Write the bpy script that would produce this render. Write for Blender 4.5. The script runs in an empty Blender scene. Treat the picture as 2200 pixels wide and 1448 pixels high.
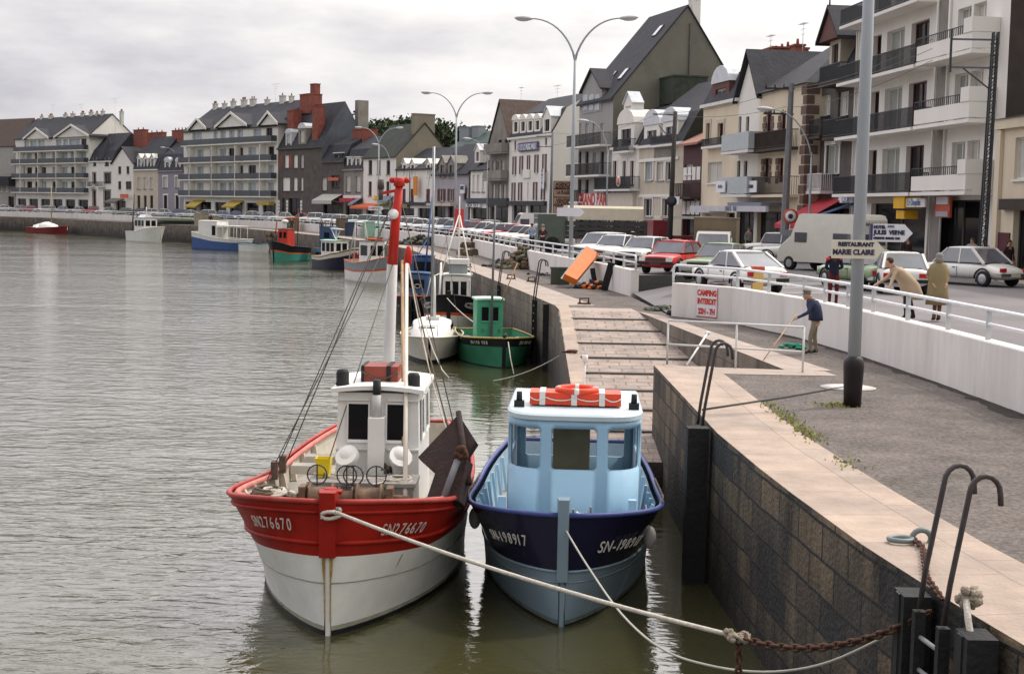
import bpy, math, random
from mathutils import Matrix, Vector
from mathutils.geometry import tessellate_polygon
R = random.Random(7)
SC = bpy.context.scene
COL = SC.collection
rad = math.radians

# ---------------------------------------------------------------- camera
EYE = 6.0
FOC = 3055.0
PITCH, ROLL = rad(5.16), 0.019
cam = bpy.data.objects.new("camera", bpy.data.cameras.new("camera"))
COL.objects.link(cam)
cam.data.sensor_width = 36
cam.data.lens = 50.0
cam.data.clip_end = 6000
cam.matrix_world = (Matrix.Translation((0, 0, EYE)) @ Matrix.Rotation(rad(90) - PITCH, 4, 'X')
                    @ Matrix.Rotation(ROLL, 4, 'Z'))
SC.camera = cam

# ---------------------------------------------------------------- sky, sun, exposure
SUN_AZ = math.atan2(0.86, 0.50)      # clockwise from +Y
SUN_EL = rad(54)
W = bpy.data.worlds.new("World")
SC.world = W
W.use_nodes = True
nt = W.node_tree
nt.nodes.clear()


def N(t, typ, **kw):
    n = t.nodes.new(typ)
    for k, v in kw.items():
        if k.startswith('i_'):
            n.inputs[k[2:].replace('_', ' ')].default_value = v
        else:
            setattr(n, k, v)
    return n


sky = N(nt, 'ShaderNodeTexSky', sky_type='NISHITA', sun_disc=False, sun_elevation=SUN_EL,
        sun_rotation=SUN_AZ, dust_density=2.0)
skyb = N(nt, 'ShaderNodeBackground')
skyb.inputs['Strength'].default_value = 0.10
nt.links.new(sky.outputs[0], skyb.inputs['Color'])
tc = N(nt, 'ShaderNodeTexCoord')
mp = N(nt, 'ShaderNodeMapping')
mp.inputs['Scale'].default_value = (1.0, 1.0, 3.2)
mp.inputs['Location'].default_value = (0.35, 0.1, 0.0)
nt.links.new(tc.outputs['Generated'], mp.inputs['Vector'])
nz = N(nt, 'ShaderNodeTexNoise')
nz.inputs['Scale'].default_value = 4.2
nz.inputs['Detail'].default_value = 7
nz.inputs['Roughness'].default_value = 0.58
nt.links.new(mp.outputs[0], nz.inputs['Vector'])
sx = N(nt, 'ShaderNodeSeparateXYZ')
nt.links.new(tc.outputs['Generated'], sx.inputs[0])
mr = N(nt, 'ShaderNodeMapRange')            # the cloud thins towards the sun side
mr.inputs['From Min'].default_value = -0.30
mr.inputs['From Max'].default_value = 0.30
mr.inputs['To Min'].default_value = -0.10
mr.inputs['To Max'].default_value = 0.34
nt.links.new(sx.outputs['X'], mr.inputs['Value'])
ad = N(nt, 'ShaderNodeMath', operation='ADD')
nt.links.new(nz.outputs['Fac'], ad.inputs[0])
nt.links.new(mr.outputs[0], ad.inputs[1])
cr = N(nt, 'ShaderNodeValToRGB')
cr.color_ramp.elements[0].position = 0.30
cr.color_ramp.elements[0].color = (0.46, 0.45, 0.50, 1)
cr.color_ramp.elements[1].position = 0.68
cr.color_ramp.elements[1].color = (0.93, 0.90, 0.87, 1)
e = cr.color_ramp.elements.new(0.5)
e.color = (0.70, 0.675, 0.69, 1)
nt.links.new(ad.outputs[0], cr.inputs['Fac'])
clb = N(nt, 'ShaderNodeBackground')
clb.inputs['Strength'].default_value = 1.0
mb = N(nt, 'ShaderNodeMapRange')             # the sky is brighter on the side where the sun stands
mb.inputs['From Min'].default_value = -0.6
mb.inputs['From Max'].default_value = 0.35
mb.inputs['To Min'].default_value = 0.45
mb.inputs['To Max'].default_value = 1.04
nt.links.new(sx.outputs['Y'], mb.inputs['Value'])
mz = N(nt, 'ShaderNodeMapRange')             # thin bright cloud high up, greyer towards the horizon
mz.inputs['From Min'].default_value = 0.135
mz.inputs['From Max'].default_value = 0.27
mz.inputs['To Min'].default_value = 1.0
mz.inputs['To Max'].default_value = 2.5
nt.links.new(sx.outputs['Z'], mz.inputs['Value'])
mk = N(nt, 'ShaderNodeMath', operation='MULTIPLY')
nt.links.new(mb.outputs[0], mk.inputs[0])
nt.links.new(mz.outputs[0], mk.inputs[1])
nt.links.new(mk.outputs[0], clb.inputs['Strength'])
nt.links.new(cr.outputs['Color'], clb.inputs['Color'])
mx = N(nt, 'ShaderNodeMixShader')
mx.inputs['Fac'].default_value = 0.95
nt.links.new(skyb.outputs[0], mx.inputs[1])
nt.links.new(clb.outputs[0], mx.inputs[2])
wo = N(nt, 'ShaderNodeOutputWorld')
nt.links.new(mx.outputs[0], wo.inputs['Surface'])

sl = bpy.data.lights.new("sun", 'SUN')
sl.energy = 1.9
sl.angle = rad(4)
sl.color = (1.0, 0.93, 0.83)
sun = bpy.data.objects.new("sun", sl)
COL.objects.link(sun)
sd = Vector((math.sin(SUN_AZ) * math.cos(SUN_EL), math.cos(SUN_AZ) * math.cos(SUN_EL), math.sin(SUN_EL)))
sun.rotation_euler = sd.to_track_quat('Z', 'Y').to_euler()
sun.location = sd * 300
SC.view_settings.view_transform = 'Standard'
SC.view_settings.look = 'None'
SC.view_settings.exposure = 0.20
SC.view_settings.gamma = 1.0


# ---------------------------------------------------------------- measuring helpers: photo pixel -> metres
def ray(px, py):
    x, y = px - 1100, -(py - 724)
    c, s = math.cos(ROLL), math.sin(ROLL)
    xr, yr = x * c - y * s, x * s + y * c
    cp, sp = math.cos(PITCH), math.sin(PITCH)
    return (xr / FOC, cp + yr / FOC * sp, -sp + yr / FOC * cp)


def G(px, py, z=0.0):
    r = ray(px, py)
    t = (z - EYE) / r[2]
    return Vector((r[0] * t, r[1] * t, z))


def D(px, py, Y):
    r = ray(px, py)
    t = Y / r[1]
    return Vector((r[0] * t, Y, EYE + r[2] * t))


# ---------------------------------------------------------------- materials
MATS = {}


def mat(key, rgb=(0.5, 0.5, 0.5), rough=0.6, var=0.10, scale=2.5, metal=0.0, bump=0.0, bscale=20.0, dirt=0.0,
        dcol=(0.10, 0.085, 0.07), spec=0.25, streak=False, alpha=1.0, coat=0.0):
    """painted / stone / metal surface: colour with soft uneven tone, dirt blotches and a fine bump"""
    if key in MATS:
        return MATS[key]
    m = bpy.data.materials.new(key)
    MATS[key] = m
    m.use_nodes = True
    t = m.node_tree
    b = t.nodes['Principled BSDF']
    b.inputs['Roughness'].default_value = rough
    b.inputs['Metallic'].default_value = metal
    b.inputs['Specular IOR Level'].default_value = spec
    if coat:
        b.inputs['Coat Weight'].default_value = coat
    c4 = (*rgb, 1)
    tcn = N(t, 'ShaderNodeTexCoord')
    mpn = N(t, 'ShaderNodeMapping')
    if streak:
        mpn.inputs['Scale'].default_value = (1, 1, 0.18)
    t.links.new(tcn.outputs['Object'], mpn.inputs['Vector'])
    n1 = N(t, 'ShaderNodeTexNoise')
    n1.inputs['Scale'].default_value = scale
    n1.inputs['Detail'].default_value = 5
    t.links.new(mpn.outputs[0], n1.inputs['Vector'])
    mr = N(t, 'ShaderNodeMapRange')
    mr.inputs['From Min'].default_value = 0.25
    mr.inputs['From Max'].default_value = 0.75
    mr.inputs['To Min'].default_value = 1 - var
    mr.inputs['To Max'].default_value = 1 + var
    t.links.new(n1.outputs['Fac'], mr.inputs['Value'])
    mul = N(t, 'ShaderNodeMix', data_type='RGBA', blend_type='MULTIPLY')
    mul.inputs['Factor'].default_value = 1
    mul.inputs['A'].default_value = c4
    t.links.new(mr.outputs[0], mul.inputs['B'])
    col = mul.outputs['Result']
    if dirt > 0:
        n2 = N(t, 'ShaderNodeTexNoise')
        n2.inputs['Scale'].default_value = scale * 0.7
        n2.inputs['Detail'].default_value = 8
        n2.inputs['Roughness'].default_value = 0.65
        t.links.new(mpn.outputs[0], n2.inputs['Vector'])
        r2 = N(t, 'ShaderNodeMapRange')
        r2.inputs['From Min'].default_value = 0.50
        r2.inputs['From Max'].default_value = 0.72
        r2.inputs['To Max'].default_value = dirt
        t.links.new(n2.outputs['Fac'], r2.inputs['Value'])
        mm = N(t, 'ShaderNodeMix', data_type='RGBA')
        t.links.new(r2.outputs[0], mm.inputs['Factor'])
        t.links.new(col, mm.inputs['A'])
        mm.inputs['B'].default_value = (*dcol, 1)
        col = mm.outputs['Result']
    t.links.new(col, b.inputs['Base Color'])
    if bump > 0:
        n3 = N(t, 'ShaderNodeTexNoise')
        n3.inputs['Scale'].default_value = bscale
        n3.inputs['Detail'].default_value = 4
        t.links.new(mpn.outputs[0], n3.inputs['Vector'])
        bp = N(t, 'ShaderNodeBump')
        bp.inputs['Strength'].default_value = bump
        bp.inputs['Distance'].default_value = 0.05
        t.links.new(n3.outputs['Fac'], bp.inputs['Height'])
        t.links.new(bp.outputs[0], b.inputs['Normal'])
    if alpha < 1:
        b.inputs['Alpha'].default_value = alpha
    return m


def brickmat(key, c1, c2, mortar, bw, bh, msize=0.02, rough=0.8, bump=0.6, dark=None, stain=0.5, offset=0.5, iso=False):
    """masonry laid along the UV of the surface (u = metres along, v = metres up), every stone its own tone, stained"""
    if key in MATS:
        return MATS[key]
    m = bpy.data.materials.new(key)
    MATS[key] = m
    m.use_nodes = True
    t = m.node_tree
    b = t.nodes['Principled BSDF']
    b.inputs['Roughness'].default_value = rough
    uv = N(t, 'ShaderNodeUVMap')
    nzw = N(t, 'ShaderNodeTexNoise')
    nzw.inputs['Scale'].default_value = 0.9
    nzw.inputs['Detail'].default_value = 3
    t.links.new(uv.outputs[0], nzw.inputs['Vector'])
    off = N(t, 'ShaderNodeVectorMath', operation='MULTIPLY_ADD')   # uneven joints
    off.inputs[1].default_value = (0.16, 0.10, 0)
    t.links.new(nzw.outputs['Color'], off.inputs[0])
    t.links.new(uv.outputs[0], off.inputs[2])
    br = N(t, 'ShaderNodeTexBrick', offset=offset)
    br.inputs['Color1'].default_value = (*c1, 1)
    br.inputs['Color2'].default_value = (*c2, 1)
    br.inputs['Mortar'].default_value = (*mortar, 1)
    br.inputs['Scale'].default_value = 1
    br.inputs['Mortar Size'].default_value = msize
    br.inputs['Mortar Smooth'].default_value = 0.25
    br.inputs['Bias'].default_value = 0.0
    br.inputs['Brick Width'].default_value = bw
    br.inputs['Row Height'].default_value = bh
    t.links.new(off.outputs[0], br.inputs['Vector'])
    n2 = N(t, 'ShaderNodeTexNoise')
    n2.inputs['Scale'].default_value = 1.1
    n2.inputs['Detail'].default_value = 8
    n2.inputs['Roughness'].default_value = 0.62
    mp2 = N(t, 'ShaderNodeMapping')
    mp2.inputs['Scale'].default_value = (1.2, 1.2, 1) if iso else (1.6, 0.5, 1)
    t.links.new(uv.outputs[0], mp2.inputs['Vector'])
    t.links.new(mp2.outputs[0], n2.inputs['Vector'])
    mr = N(t, 'ShaderNodeMapRange')
    mr.inputs['From Min'].default_value = 0.3
    mr.inputs['From Max'].default_value = 0.7
    mr.inputs['To Min'].default_value = 1 - stain
    mr.inputs['To Max'].default_value = 1 + stain * 0.6
    t.links.new(n2.outputs['Fac'], mr.inputs['Value'])
    mu = N(t, 'ShaderNodeMix', data_type='RGBA', blend_type='MULTIPLY')
    mu.inputs['Factor'].default_value = 1
    t.links.new(br.outputs['Color'], mu.inputs['A'])
    t.links.new(mr.outputs[0], mu.inputs['B'])
    col = mu.outputs['Result']
    if dark:      # tide-stained band: weed and silt below the high-water line (v is height above low water)
        lo, hi, dc = dark
        sp = N(t, 'ShaderNodeSeparateXYZ')
        t.links.new(uv.outputs[0], sp.inputs[0])
        n4 = N(t, 'ShaderNodeTexNoise')
        n4.inputs['Scale'].default_value = 1.3
        n4.inputs['Detail'].default_value = 6
        t.links.new(mp2.outputs[0], n4.inputs['Vector'])
        a2 = N(t, 'ShaderNodeMath', operation='MULTIPLY_ADD')
        a2.inputs[1].default_value = 2.4
        t.links.new(n4.outputs['Fac'], a2.inputs[0])
        t.links.new(sp.outputs['Y'], a2.inputs[2])
        m4 = N(t, 'ShaderNodeMapRange')
        m4.inputs['From Min'].default_value = lo + 1.2
        m4.inputs['From Max'].default_value = hi + 1.2
        m4.inputs['To Min'].default_value = 0.88
        m4.inputs['To Max'].default_value = 0
        t.links.new(a2.outputs[0], m4.inputs['Value'])
        mm = N(t, 'ShaderNodeMix', data_type='RGBA')
        t.links.new(m4.outputs[0], mm.inputs['Factor'])
        t.links.new(col, mm.inputs['A'])
        mm.inputs['B'].default_value = (*dc, 1)
        col = mm.outputs['Result']
    t.links.new(col, b.inputs['Base Color'])
    n3 = N(t, 'ShaderNodeTexNoise')
    n3.inputs['Scale'].default_value = 14
    n3.inputs['Detail'].default_value = 5
    t.links.new(uv.outputs[0], n3.inputs['Vector'])
    ma = N(t, 'ShaderNodeMath', operation='MULTIPLY_ADD')
    ma.inputs[1].default_value = -1.2
    t.links.new(br.outputs['Fac'], ma.inputs[0])
    t.links.new(n3.outputs['Fac'], ma.inputs[2])
    bp = N(t, 'ShaderNodeBump')
    bp.inputs['Strength'].default_value = bump
    bp.inputs['Distance'].default_value = 0.04
    t.links.new(ma.outputs[0], bp.inputs['Height'])
    t.links.new(bp.outputs[0], b.inputs['Normal'])
    return m


def glassmat(key, rgb=(0.02, 0.025, 0.03), rough=0.06):
    return mat(key, rgb, rough, var=0.25, scale=0.8, spec=0.35)


# ---------------------------------------------------------------- mesh builder
class MB:
    def __init__(s):
        s.v, s.f, s.m, s.uv, s.sm = [], [], [], {}, []
        s.T = None

    def p(s, co):
        co = Vector(co)
        if s.T is not None:
            co = s.T @ co
        s.v.append(co)
        return len(s.v) - 1

    def fi(s, idx, mi=0, uv=None, sm=False):
        s.f.append(list(idx))
        s.m.append(mi)
        s.sm.append(sm)
        if uv:
            s.uv[len(s.f) - 1] = uv

    def face(s, pts, mi=0, uv=None, sm=False):
        s.fi([s.p(q) for q in pts], mi, uv, sm)

    def box(s, x0, x1, y0, y1, z0, z1, mi=0):
        i = [s.p((x, y, z)) for z in (z0, z1) for y in (y0, y1) for x in (x0, x1)]
        for q in ((0, 2, 3, 1), (4, 5, 7, 6), (0, 1, 5, 4), (2, 6, 7, 3), (0, 4, 6, 2), (1, 3, 7, 5)):
            s.fi([i[k] for k in q], mi)

    def cbox(s, c, size, mi=0, rot=None):
        """box about a centre, optionally turned by a 3x3/4x4 matrix"""
        Rm = rot.to_3x3() if rot is not None else Matrix.Identity(3)
        c = Vector(c)
        i = []
        for z in (-.5, .5):
            for y in (-.5, .5):
                for x in (-.5, .5):
                    i.append(s.p(c + Rm @ Vector((x * size[0], y * size[1], z * size[2]))))
        for q in ((0, 2, 3, 1), (4, 5, 7, 6), (0, 1, 5, 4), (2, 6, 7, 3), (0, 4, 6, 2), (1, 3, 7, 5)):
            s.fi([i[k] for k in q], mi)

    def bar(s, a, b, w, h, mi=0):
        """square bar from a to b"""
        a, b = Vector(a), Vector(b)
        d = b - a
        q = d.to_track_quat('Y', 'Z').to_matrix()
        s.cbox((a + b) / 2, (w, d.length, h), mi, q)

    def rings(s, rings, mi=0, closed=True, cap0=False, cap1=False, sm=True, mis=None):
        idx = [[s.p(q) for q in r] for r in rings]
        n = len(idx[0])
        for a in range(len(idx) - 1):
            for k in range(n if closed else n - 1):
                k2 = (k + 1) % n
                s.fi([idx[a][k], idx[a][k2], idx[a + 1][k2], idx[a + 1][k]], mis[k] if mis else mi, None, sm)
        if cap0:
            s.fi(idx[0][::-1], mi)
        if cap1:
            s.fi(idx[-1], mi)
        return idx

    def tube(s, pts, r, n=8, mi=0, cap=True, sm=True):
        pts = [Vector(q) for q in pts]
        rs = r if isinstance(r, (list, tuple)) else [r] * len(pts)
        up = Vector((0, 0, 1))
        t0 = (pts[1] - pts[0]).normalized()
        if abs(t0.dot(up)) > 0.95:
            up = Vector((0, 1, 0))
        nrm = (up - t0 * up.dot(t0)).normalized()
        out = []
        for k, q in enumerate(pts):
            if k == 0:
                t = t0
            elif k == len(pts) - 1:
                t = (pts[k] - pts[k - 1]).normalized()
            else:
                t = ((pts[k + 1] - pts[k]).normalized() + (pts[k] - pts[k - 1]).normalized())
                t = t.normalized() if t.length > 1e-6 else t0
            nrm = (nrm - t * nrm.dot(t))
            nrm = nrm.normalized() if nrm.length > 1e-6 else t.orthogonal().normalized()
            bi = t.cross(nrm)
            out.append([q + (nrm * math.cos(2 * math.pi * j / n) + bi * math.sin(2 * math.pi * j / n)) * rs[k] for j in range(n)])
        s.rings(out, mi, True, cap, cap, sm)

    def cyl(s, a, b, r0, r1=None, n=12, mi=0, sm=True):
        s.tube([a, b], [r0, r0 if r1 is None else r1], n, mi, True, sm)

    def lathe(s, prof, c=(0, 0, 0), n=16, mi=0, axis='Z', sm=True, cap=True):
        c = Vector(c)
        rr = []
        for r, h in prof:
            ring = []
            for j in range(n):
                a = 2 * math.pi * j / n
                x, y = r * math.cos(a), r * math.sin(a)
                ring.append(c + (Vector((x, y, h)) if axis == 'Z' else Vector((h, x, y)) if axis == 'X' else Vector((y, h, x))))
            rr.append(ring)
        s.rings(rr, mi, True, cap, cap, sm)

    def prism(s, poly, d, mi=0, mi2=None):
        """poly (3-D points, planar) pushed along d"""
        d = Vector(d)
        a = [s.p(q) for q in poly]
        b = [s.p(Vector(q) + d) for q in poly]
        s.fi(a[::-1], mi)
        s.fi(b, mi)
        n = len(a)
        for k in range(n):
            s.fi([a[k], a[(k + 1) % n], b[(k + 1) % n], b[k]], mi if mi2 is None else mi2)

    def blob(s, c, r, mi=0, n=8, m=6, jit=0.0, rot=None):
        c = Vector(c)
        r = r if isinstance(r, (tuple, list)) else (r, r, r)
        rr = []
        for i in range(1, m):
            th = math.pi * i / m
            ring = []
            for j in range(n):
                a = 2 * math.pi * j / n
                k = 1 + R.uniform(-jit, jit)
                q = Vector((math.sin(th) * math.cos(a) * r[0] * k, math.sin(th) * math.sin(a) * r[1] * k, -math.cos(th) * r[2] * k))
                ring.append(c + (rot @ q if rot else q))
            rr.append(ring)
        idx = s.rings(rr, mi)
        for ring, zz in ((idx[0], -1), (idx[-1], 1)):
            q = Vector((0, 0, zz * r[2]))
            t = s.p(c + (rot @ q if rot else q))
            for j in range(n):
                a, b = ring[j], ring[(j + 1) % n]
                s.fi([b, a, t] if zz < 0 else [a, b, t], mi, None, True)

    def build(s, name, mats, parent=None, loc=None):
        me = bpy.data.meshes.new(name)
        me.from_pydata([tuple(q) for q in s.v], [], s.f)
        if not isinstance(mats, (list, tuple)):
            mats = [mats]
        for m in mats:
            me.materials.append(m)
        me.polygons.foreach_set('material_index', s.m)
        me.polygons.foreach_set('use_smooth', s.sm)
        if s.uv:
            ul = me.uv_layers.new(name='UVMap')
            for k, uv in s.uv.items():
                for li, q in zip(me.polygons[k].loop_indices, uv):
                    ul.data[li].uv = q
        me.update()
        o = bpy.data.objects.new(name, me)
        COL.objects.link(o)
        if parent is not None:
            o.parent = parent
        if loc is not None:
            o.location = loc
        return o


def tag(o, label=None, cat=None, group=None, kind=None):
    if label:
        o['label'] = label
    if cat:
        o['category'] = cat
    if group:
        o['group'] = group
    if kind:
        o['kind'] = kind
    return o


def thing(name, label, cat, loc=(0, 0, 0), rz=0.0, group=None):
    o = bpy.data.objects.new(name, None)
    o.empty_display_size = 0.2
    COL.objects.link(o)
    o.location = loc
    o.rotation_euler = (0, 0, rz)
    return tag(o, label, cat, group)


def structure(o):
    o['kind'] = 'structure'
    return o


KIDS = {}


def dup(root, loc, rz=None, label=None, recolor=None):
    """copy of a thing with copies of its parts and sub-parts; recolor swaps materials on the copies"""
    def cp(o, par):
        c = o.copy()
        COL.objects.link(c)
        if par is not None:
            c.parent = par
        if recolor and c.type == 'MESH':
            for sl_ in c.material_slots:
                if sl_.material and sl_.material.name in recolor:
                    new = recolor[sl_.material.name]
                    sl_.link = 'OBJECT'
                    sl_.material = new
        for ch in list(o.children):
            cp(ch, c)
        return c
    r = cp(root, None)
    r.location = loc
    if rz is not None:
        r.rotation_euler = (0, 0, rz)
    if label:
        r['label'] = label
    return r


def text_mesh(body, size, m, parent, loc, rot, depth=0.004, name='lettering', ax=1.0, shear=0.0, align='CENTER', bold=0.0, space=1.0):
    c = bpy.data.curves.new(name, 'FONT')
    c.body = body
    c.size = size
    c.extrude = depth
    c.offset = bold
    c.align_x = align
    c.align_y = 'CENTER'
    c.shear = shear
    c.space_character = space
    o = bpy.data.objects.new(name, c)
    COL.objects.link(o)
    me = bpy.data.meshes.new_from_object(o)
    COL.objects.unlink(o)
    bpy.data.objects.remove(o)
    bpy.data.curves.remove(c)
    me.materials.clear()
    me.materials.append(m)
    if ax != 1.0:
        for v in me.vertices:
            v.co.x *= ax
    t = bpy.data.objects.new(name, me)
    COL.objects.link(t)
    if parent is not None:
        t.parent = parent
    t.location = loc
    t.rotation_euler = rot
    return t


UP = (rad(90), 0, 0)     # lettering standing upright, read from -Y

# ================================================================ the setting
ZQ, ZR = 2.55, 3.40          # lower quay, road (water is 0)
QA = [(5.2, 2), (4.4, 10), (4.0, 12.5), (3.72, 14.7), (3.5, 17.4), (3.39, 19.1), (3.25, 22.1), (3.23, 26.3), (3.2, 31.8)]
QB = [(1.5, 51.3), (0.0, 62.2), (-2.7, 80.3), (-8.6, 116), (-13.5, 136), (-20, 156), (-28, 176), (-37.4, 197),
      (-47, 211), (-66, 237), (-86.5, 265), (-112, 283), (-170, 306), (-400, 380)]
NOTCH = [(3.2, 31.8), (6.07, 31.16), (4.3, 48.7)]
W1 = [(9.35, 2), (9.25, 16), (9.07, 25), (8.9, 29.5), (8.6, 34.5), (8.0, 39.8), (6.9, 44.6), (5.25, 46.9)]
W2 = [(4.75, 57.5), (3.9, 64), (2.75, 70), (1.05, 80), (-0.4, 90), (-4.6, 117), (-10, 139), (-16.5, 159), (-24.5, 179.5),
      (-34, 200.5), (-43.5, 215), (-62.5, 241), (-83, 269), (-108, 287.5), (-166, 310.5), (-396, 385)]


def fill(pts, z, uvs=1.0):
    """flat ngon -> triangles; z a number or per-point list"""
    P = [Vector((p[0], p[1], z if not isinstance(z, list) else z[k])) for k, p in enumerate(pts)]
    b = MB()
    for q in P:
        b.p(q)
    for tri in tessellate_polygon([P]):
        a, c, d = [P[k] for k in tri]
        tri = list(tri)
        if (c - a).cross(d - a).z < 0:
            tri = tri[::-1]
        b.fi(tri, 0, [(P[k].x * uvs, P[k].y * uvs) for k in tri])
    return b


def strip(b, path, z0, z1, u0=0.0, mi=0):
    """vertical masonry face along a path, UV in metres"""
    u = u0
    for k in range(len(path) - 1):
        a, c = path[k], path[k + 1]
        L = math.dist(a[:2], c[:2])
        za0, za1 = (z0[k], z0[k + 1]) if isinstance(z0, list) else (z0, z0)
        zb0, zb1 = (z1[k], z1[k + 1]) if isinstance(z1, list) else (z1, z1)
        b.face([(a[0], a[1], za0), (c[0], c[1], za1), (c[0], c[1], zb1), (a[0], a[1], zb0)], mi,
               [(u, za0), (u + L, za1), (u + L, zb1), (u, zb0)])
        u += L
    return u


def offs(path, d):
    """path moved d metres to its right"""
    out = []
    for k, p in enumerate(path):
        a = Vector(path[max(k - 1, 0)][:2])
        c = Vector(path[min(k + 1, len(path) - 1)][:2])
        t = (c - a).normalized()
        out.append((p[0] + t.y * d, p[1] - t.x * d))
    return out


def ribbon(b, pa, pb, z, uflip=False):
    u = 0
    for k in range(len(pa) - 1):
        L = math.dist(pa[k], pa[k + 1])
        w = math.dist(pa[k], pb[k])
        w2 = math.dist(pa[k + 1], pb[k + 1])
        b.face([(*pa[k], z), (*pb[k], z), (*pb[k + 1], z), (*pa[k + 1], z)], 0, [(u, 0), (u, w), (u + L, w2), (u + L, 0)])
        u += L


# ---- water
wm = bpy.data.materials.new('harbour water')
wm.use_nodes = True
t = wm.node_tree
b_ = t.nodes['Principled BSDF']
b_.inputs['Base Color'].default_value = (0.050, 0.048, 0.022, 1)
b_.inputs['Roughness'].default_value = 0.05
b_.inputs['IOR'].default_value = 1.72
tcw = N(t, 'ShaderNodeTexCoord')
hs = []
for scl, sc3, det, amp in ((1.0, (0.75, 1.45, 1), 3, 0.70), (1.0, (2.3, 4.4, 1), 4, 0.34), (1.0, (0.05, 0.11, 1), 2, 1.0)):
    m_ = N(t, 'ShaderNodeMapping')
    m_.inputs['Scale'].default_value = sc3
    m_.inputs['Rotation'].default_value = (0, 0, 0.12)
    t.links.new(tcw.outputs['Object'], m_.inputs['Vector'])
    n_ = N(t, 'ShaderNodeTexNoise')
    n_.inputs['Scale'].default_value = scl
    n_.inputs['Detail'].default_value = det
    n_.inputs['Distortion'].default_value = 0.6
    t.links.new(m_.outputs[0], n_.inputs['Vector'])
    hs.append((n_, amp))
# gusts: the third noise scales how rough the ripples are
gm = N(t, 'ShaderNodeMapRange')
gm.inputs['From Min'].default_value = 0.35
gm.inputs['From Max'].default_value = 0.65
gm.inputs['To Min'].default_value = 0.45
gm.inputs['To Max'].default_value = 1.0
t.links.new(hs[2][0].outputs['Fac'], gm.inputs['Value'])
# calm water in the lee of the quay and between the moored boats
cpos = N(t, 'ShaderNodeVectorMath', operation='DISTANCE')
cpos.inputs[1].default_value = (0.4, 0, 0)
mpx = N(t, 'ShaderNodeMapping')
mpx.inputs['Scale'].default_value = (1, 0, 0)
t.links.new(tcw.outputs['Object'], mpx.inputs['Vector'])
t.links.new(mpx.outputs[0], cpos.inputs[0])
cm = N(t, 'ShaderNodeMapRange')
cm.inputs['From Min'].default_value = 2.2
cm.inputs['From Max'].default_value = 5.5
cm.inputs['To Min'].default_value = 0.22
cm.inputs['To Max'].default_value = 1.0
t.links.new(cpos.outputs['Value'], cm.inputs['Value'])
gx = N(t, 'ShaderNodeMath', operation='MULTIPLY')
t.links.new(gm.outputs[0], gx.inputs[0])
t.links.new(cm.outputs[0], gx.inputs[1])
a1 = N(t, 'ShaderNodeMath', operation='MULTIPLY')
a1.inputs[1].default_value = hs[0][1]
t.links.new(hs[0][0].outputs['Fac'], a1.inputs[0])
a2 = N(t, 'ShaderNodeMath', operation='MULTIPLY_ADD')
a2.inputs[1].default_value = hs[1][1]
t.links.new(hs[1][0].outputs['Fac'], a2.inputs[0])
t.links.new(a1.outputs[0], a2.inputs[2])
a3 = N(t, 'ShaderNodeMath', operation='MULTIPLY')
t.links.new(a2.outputs[0], a3.inputs[0])
t.links.new(gx.outputs[0], a3.inputs[1])
bw_ = N(t, 'ShaderNodeBump')
bw_.inputs['Strength'].default_value = 1.0
bw_.inputs['Distance'].default_value = 0.15
t.links.new(a3.outputs[0], bw_.inputs['Height'])
t.links.new(bw_.outputs[0], b_.inputs['Normal'])
b = MB()
b.face([(-900, -60, 0), (60, -60, 0), (60, 520, 0), (-900, 520, 0)])
structure(b.build('water', wm))

# ---- quay walls, coping, pavement
stoneA = brickmat('quay stone near', (0.185, 0.135, 0.078), (0.026, 0.025, 0.024), (0.016, 0.015, 0.014), 0.95, 0.42, 0.022,
                  dark=(0.1, 2.5, (0.010, 0.010, 0.011)), stain=0.95, bump=1.0)
stoneB = brickmat('quay stone far', (0.19, 0.155, 0.115), (0.12, 0.10, 0.08), (0.07, 0.06, 0.055), 0.9, 0.45, 0.016,
                  dark=(0.3, 2.2, (0.012, 0.012, 0.012)), stain=0.6)
coping = brickmat('granite coping', (0.385, 0.29, 0.225), (0.31, 0.24, 0.195), (0.24, 0.185, 0.15), 1.35, 0.98, 0.011, rough=0.75, bump=0.5, stain=0.30, offset=0.4, iso=True)
slabs = brickmat('granite slabs', (0.38, 0.305, 0.255), (0.31, 0.255, 0.22), (0.26, 0.21, 0.18), 0.85, 0.6, 0.012, rough=0.8, bump=0.3, stain=0.25, iso=True)
asph = mat('quay asphalt', (0.135, 0.115, 0.104), 0.9, var=0.30, scale=1.1, bump=0.9, bscale=26, dirt=0.35, dcol=(0.21, 0.17, 0.145))
# coarse gravel grain on top of the broad tone
t = asph.node_tree
pb = t.nodes['Principled BSDF']
src = pb.inputs['Base Color'].links[0].from_socket
ng = N(t, 'ShaderNodeTexNoise')
ng.inputs['Scale'].default_value = 17
ng.inputs['Detail'].default_value = 3
tco = N(t, 'ShaderNodeTexCoord')
t.links.new(tco.outputs['Object'], ng.inputs['Vector'])
mg = N(t, 'ShaderNodeMapRange')
mg.inputs['From Min'].default_value = 0.3
mg.inputs['From Max'].default_value = 0.7
mg.inputs['To Min'].default_value = 0.62
mg.inputs['To Max'].default_value = 1.38
t.links.new(ng.outputs['Fac'], mg.inputs['Value'])
mm = N(t, 'ShaderNodeMix', data_type='RGBA', blend_type='MULTIPLY')
mm.inputs['Factor'].default_value = 1
t.links.new(src, mm.inputs['A'])
t.links.new(mg.outputs[0], mm.inputs['B'])
t.links.new(mm.outputs['Result'], pb.inputs['Base Color'])

b = MB()
u = strip(b, QA, -2.0, ZQ)
strip(b, [NOTCH[0], NOTCH[1]], -0.3, ZQ, u)
tag(b.build('quay_wall', stoneA), 'tall near quay wall of large dark weed-stained granite blocks beside the blue boat', 'quay wall')
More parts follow.
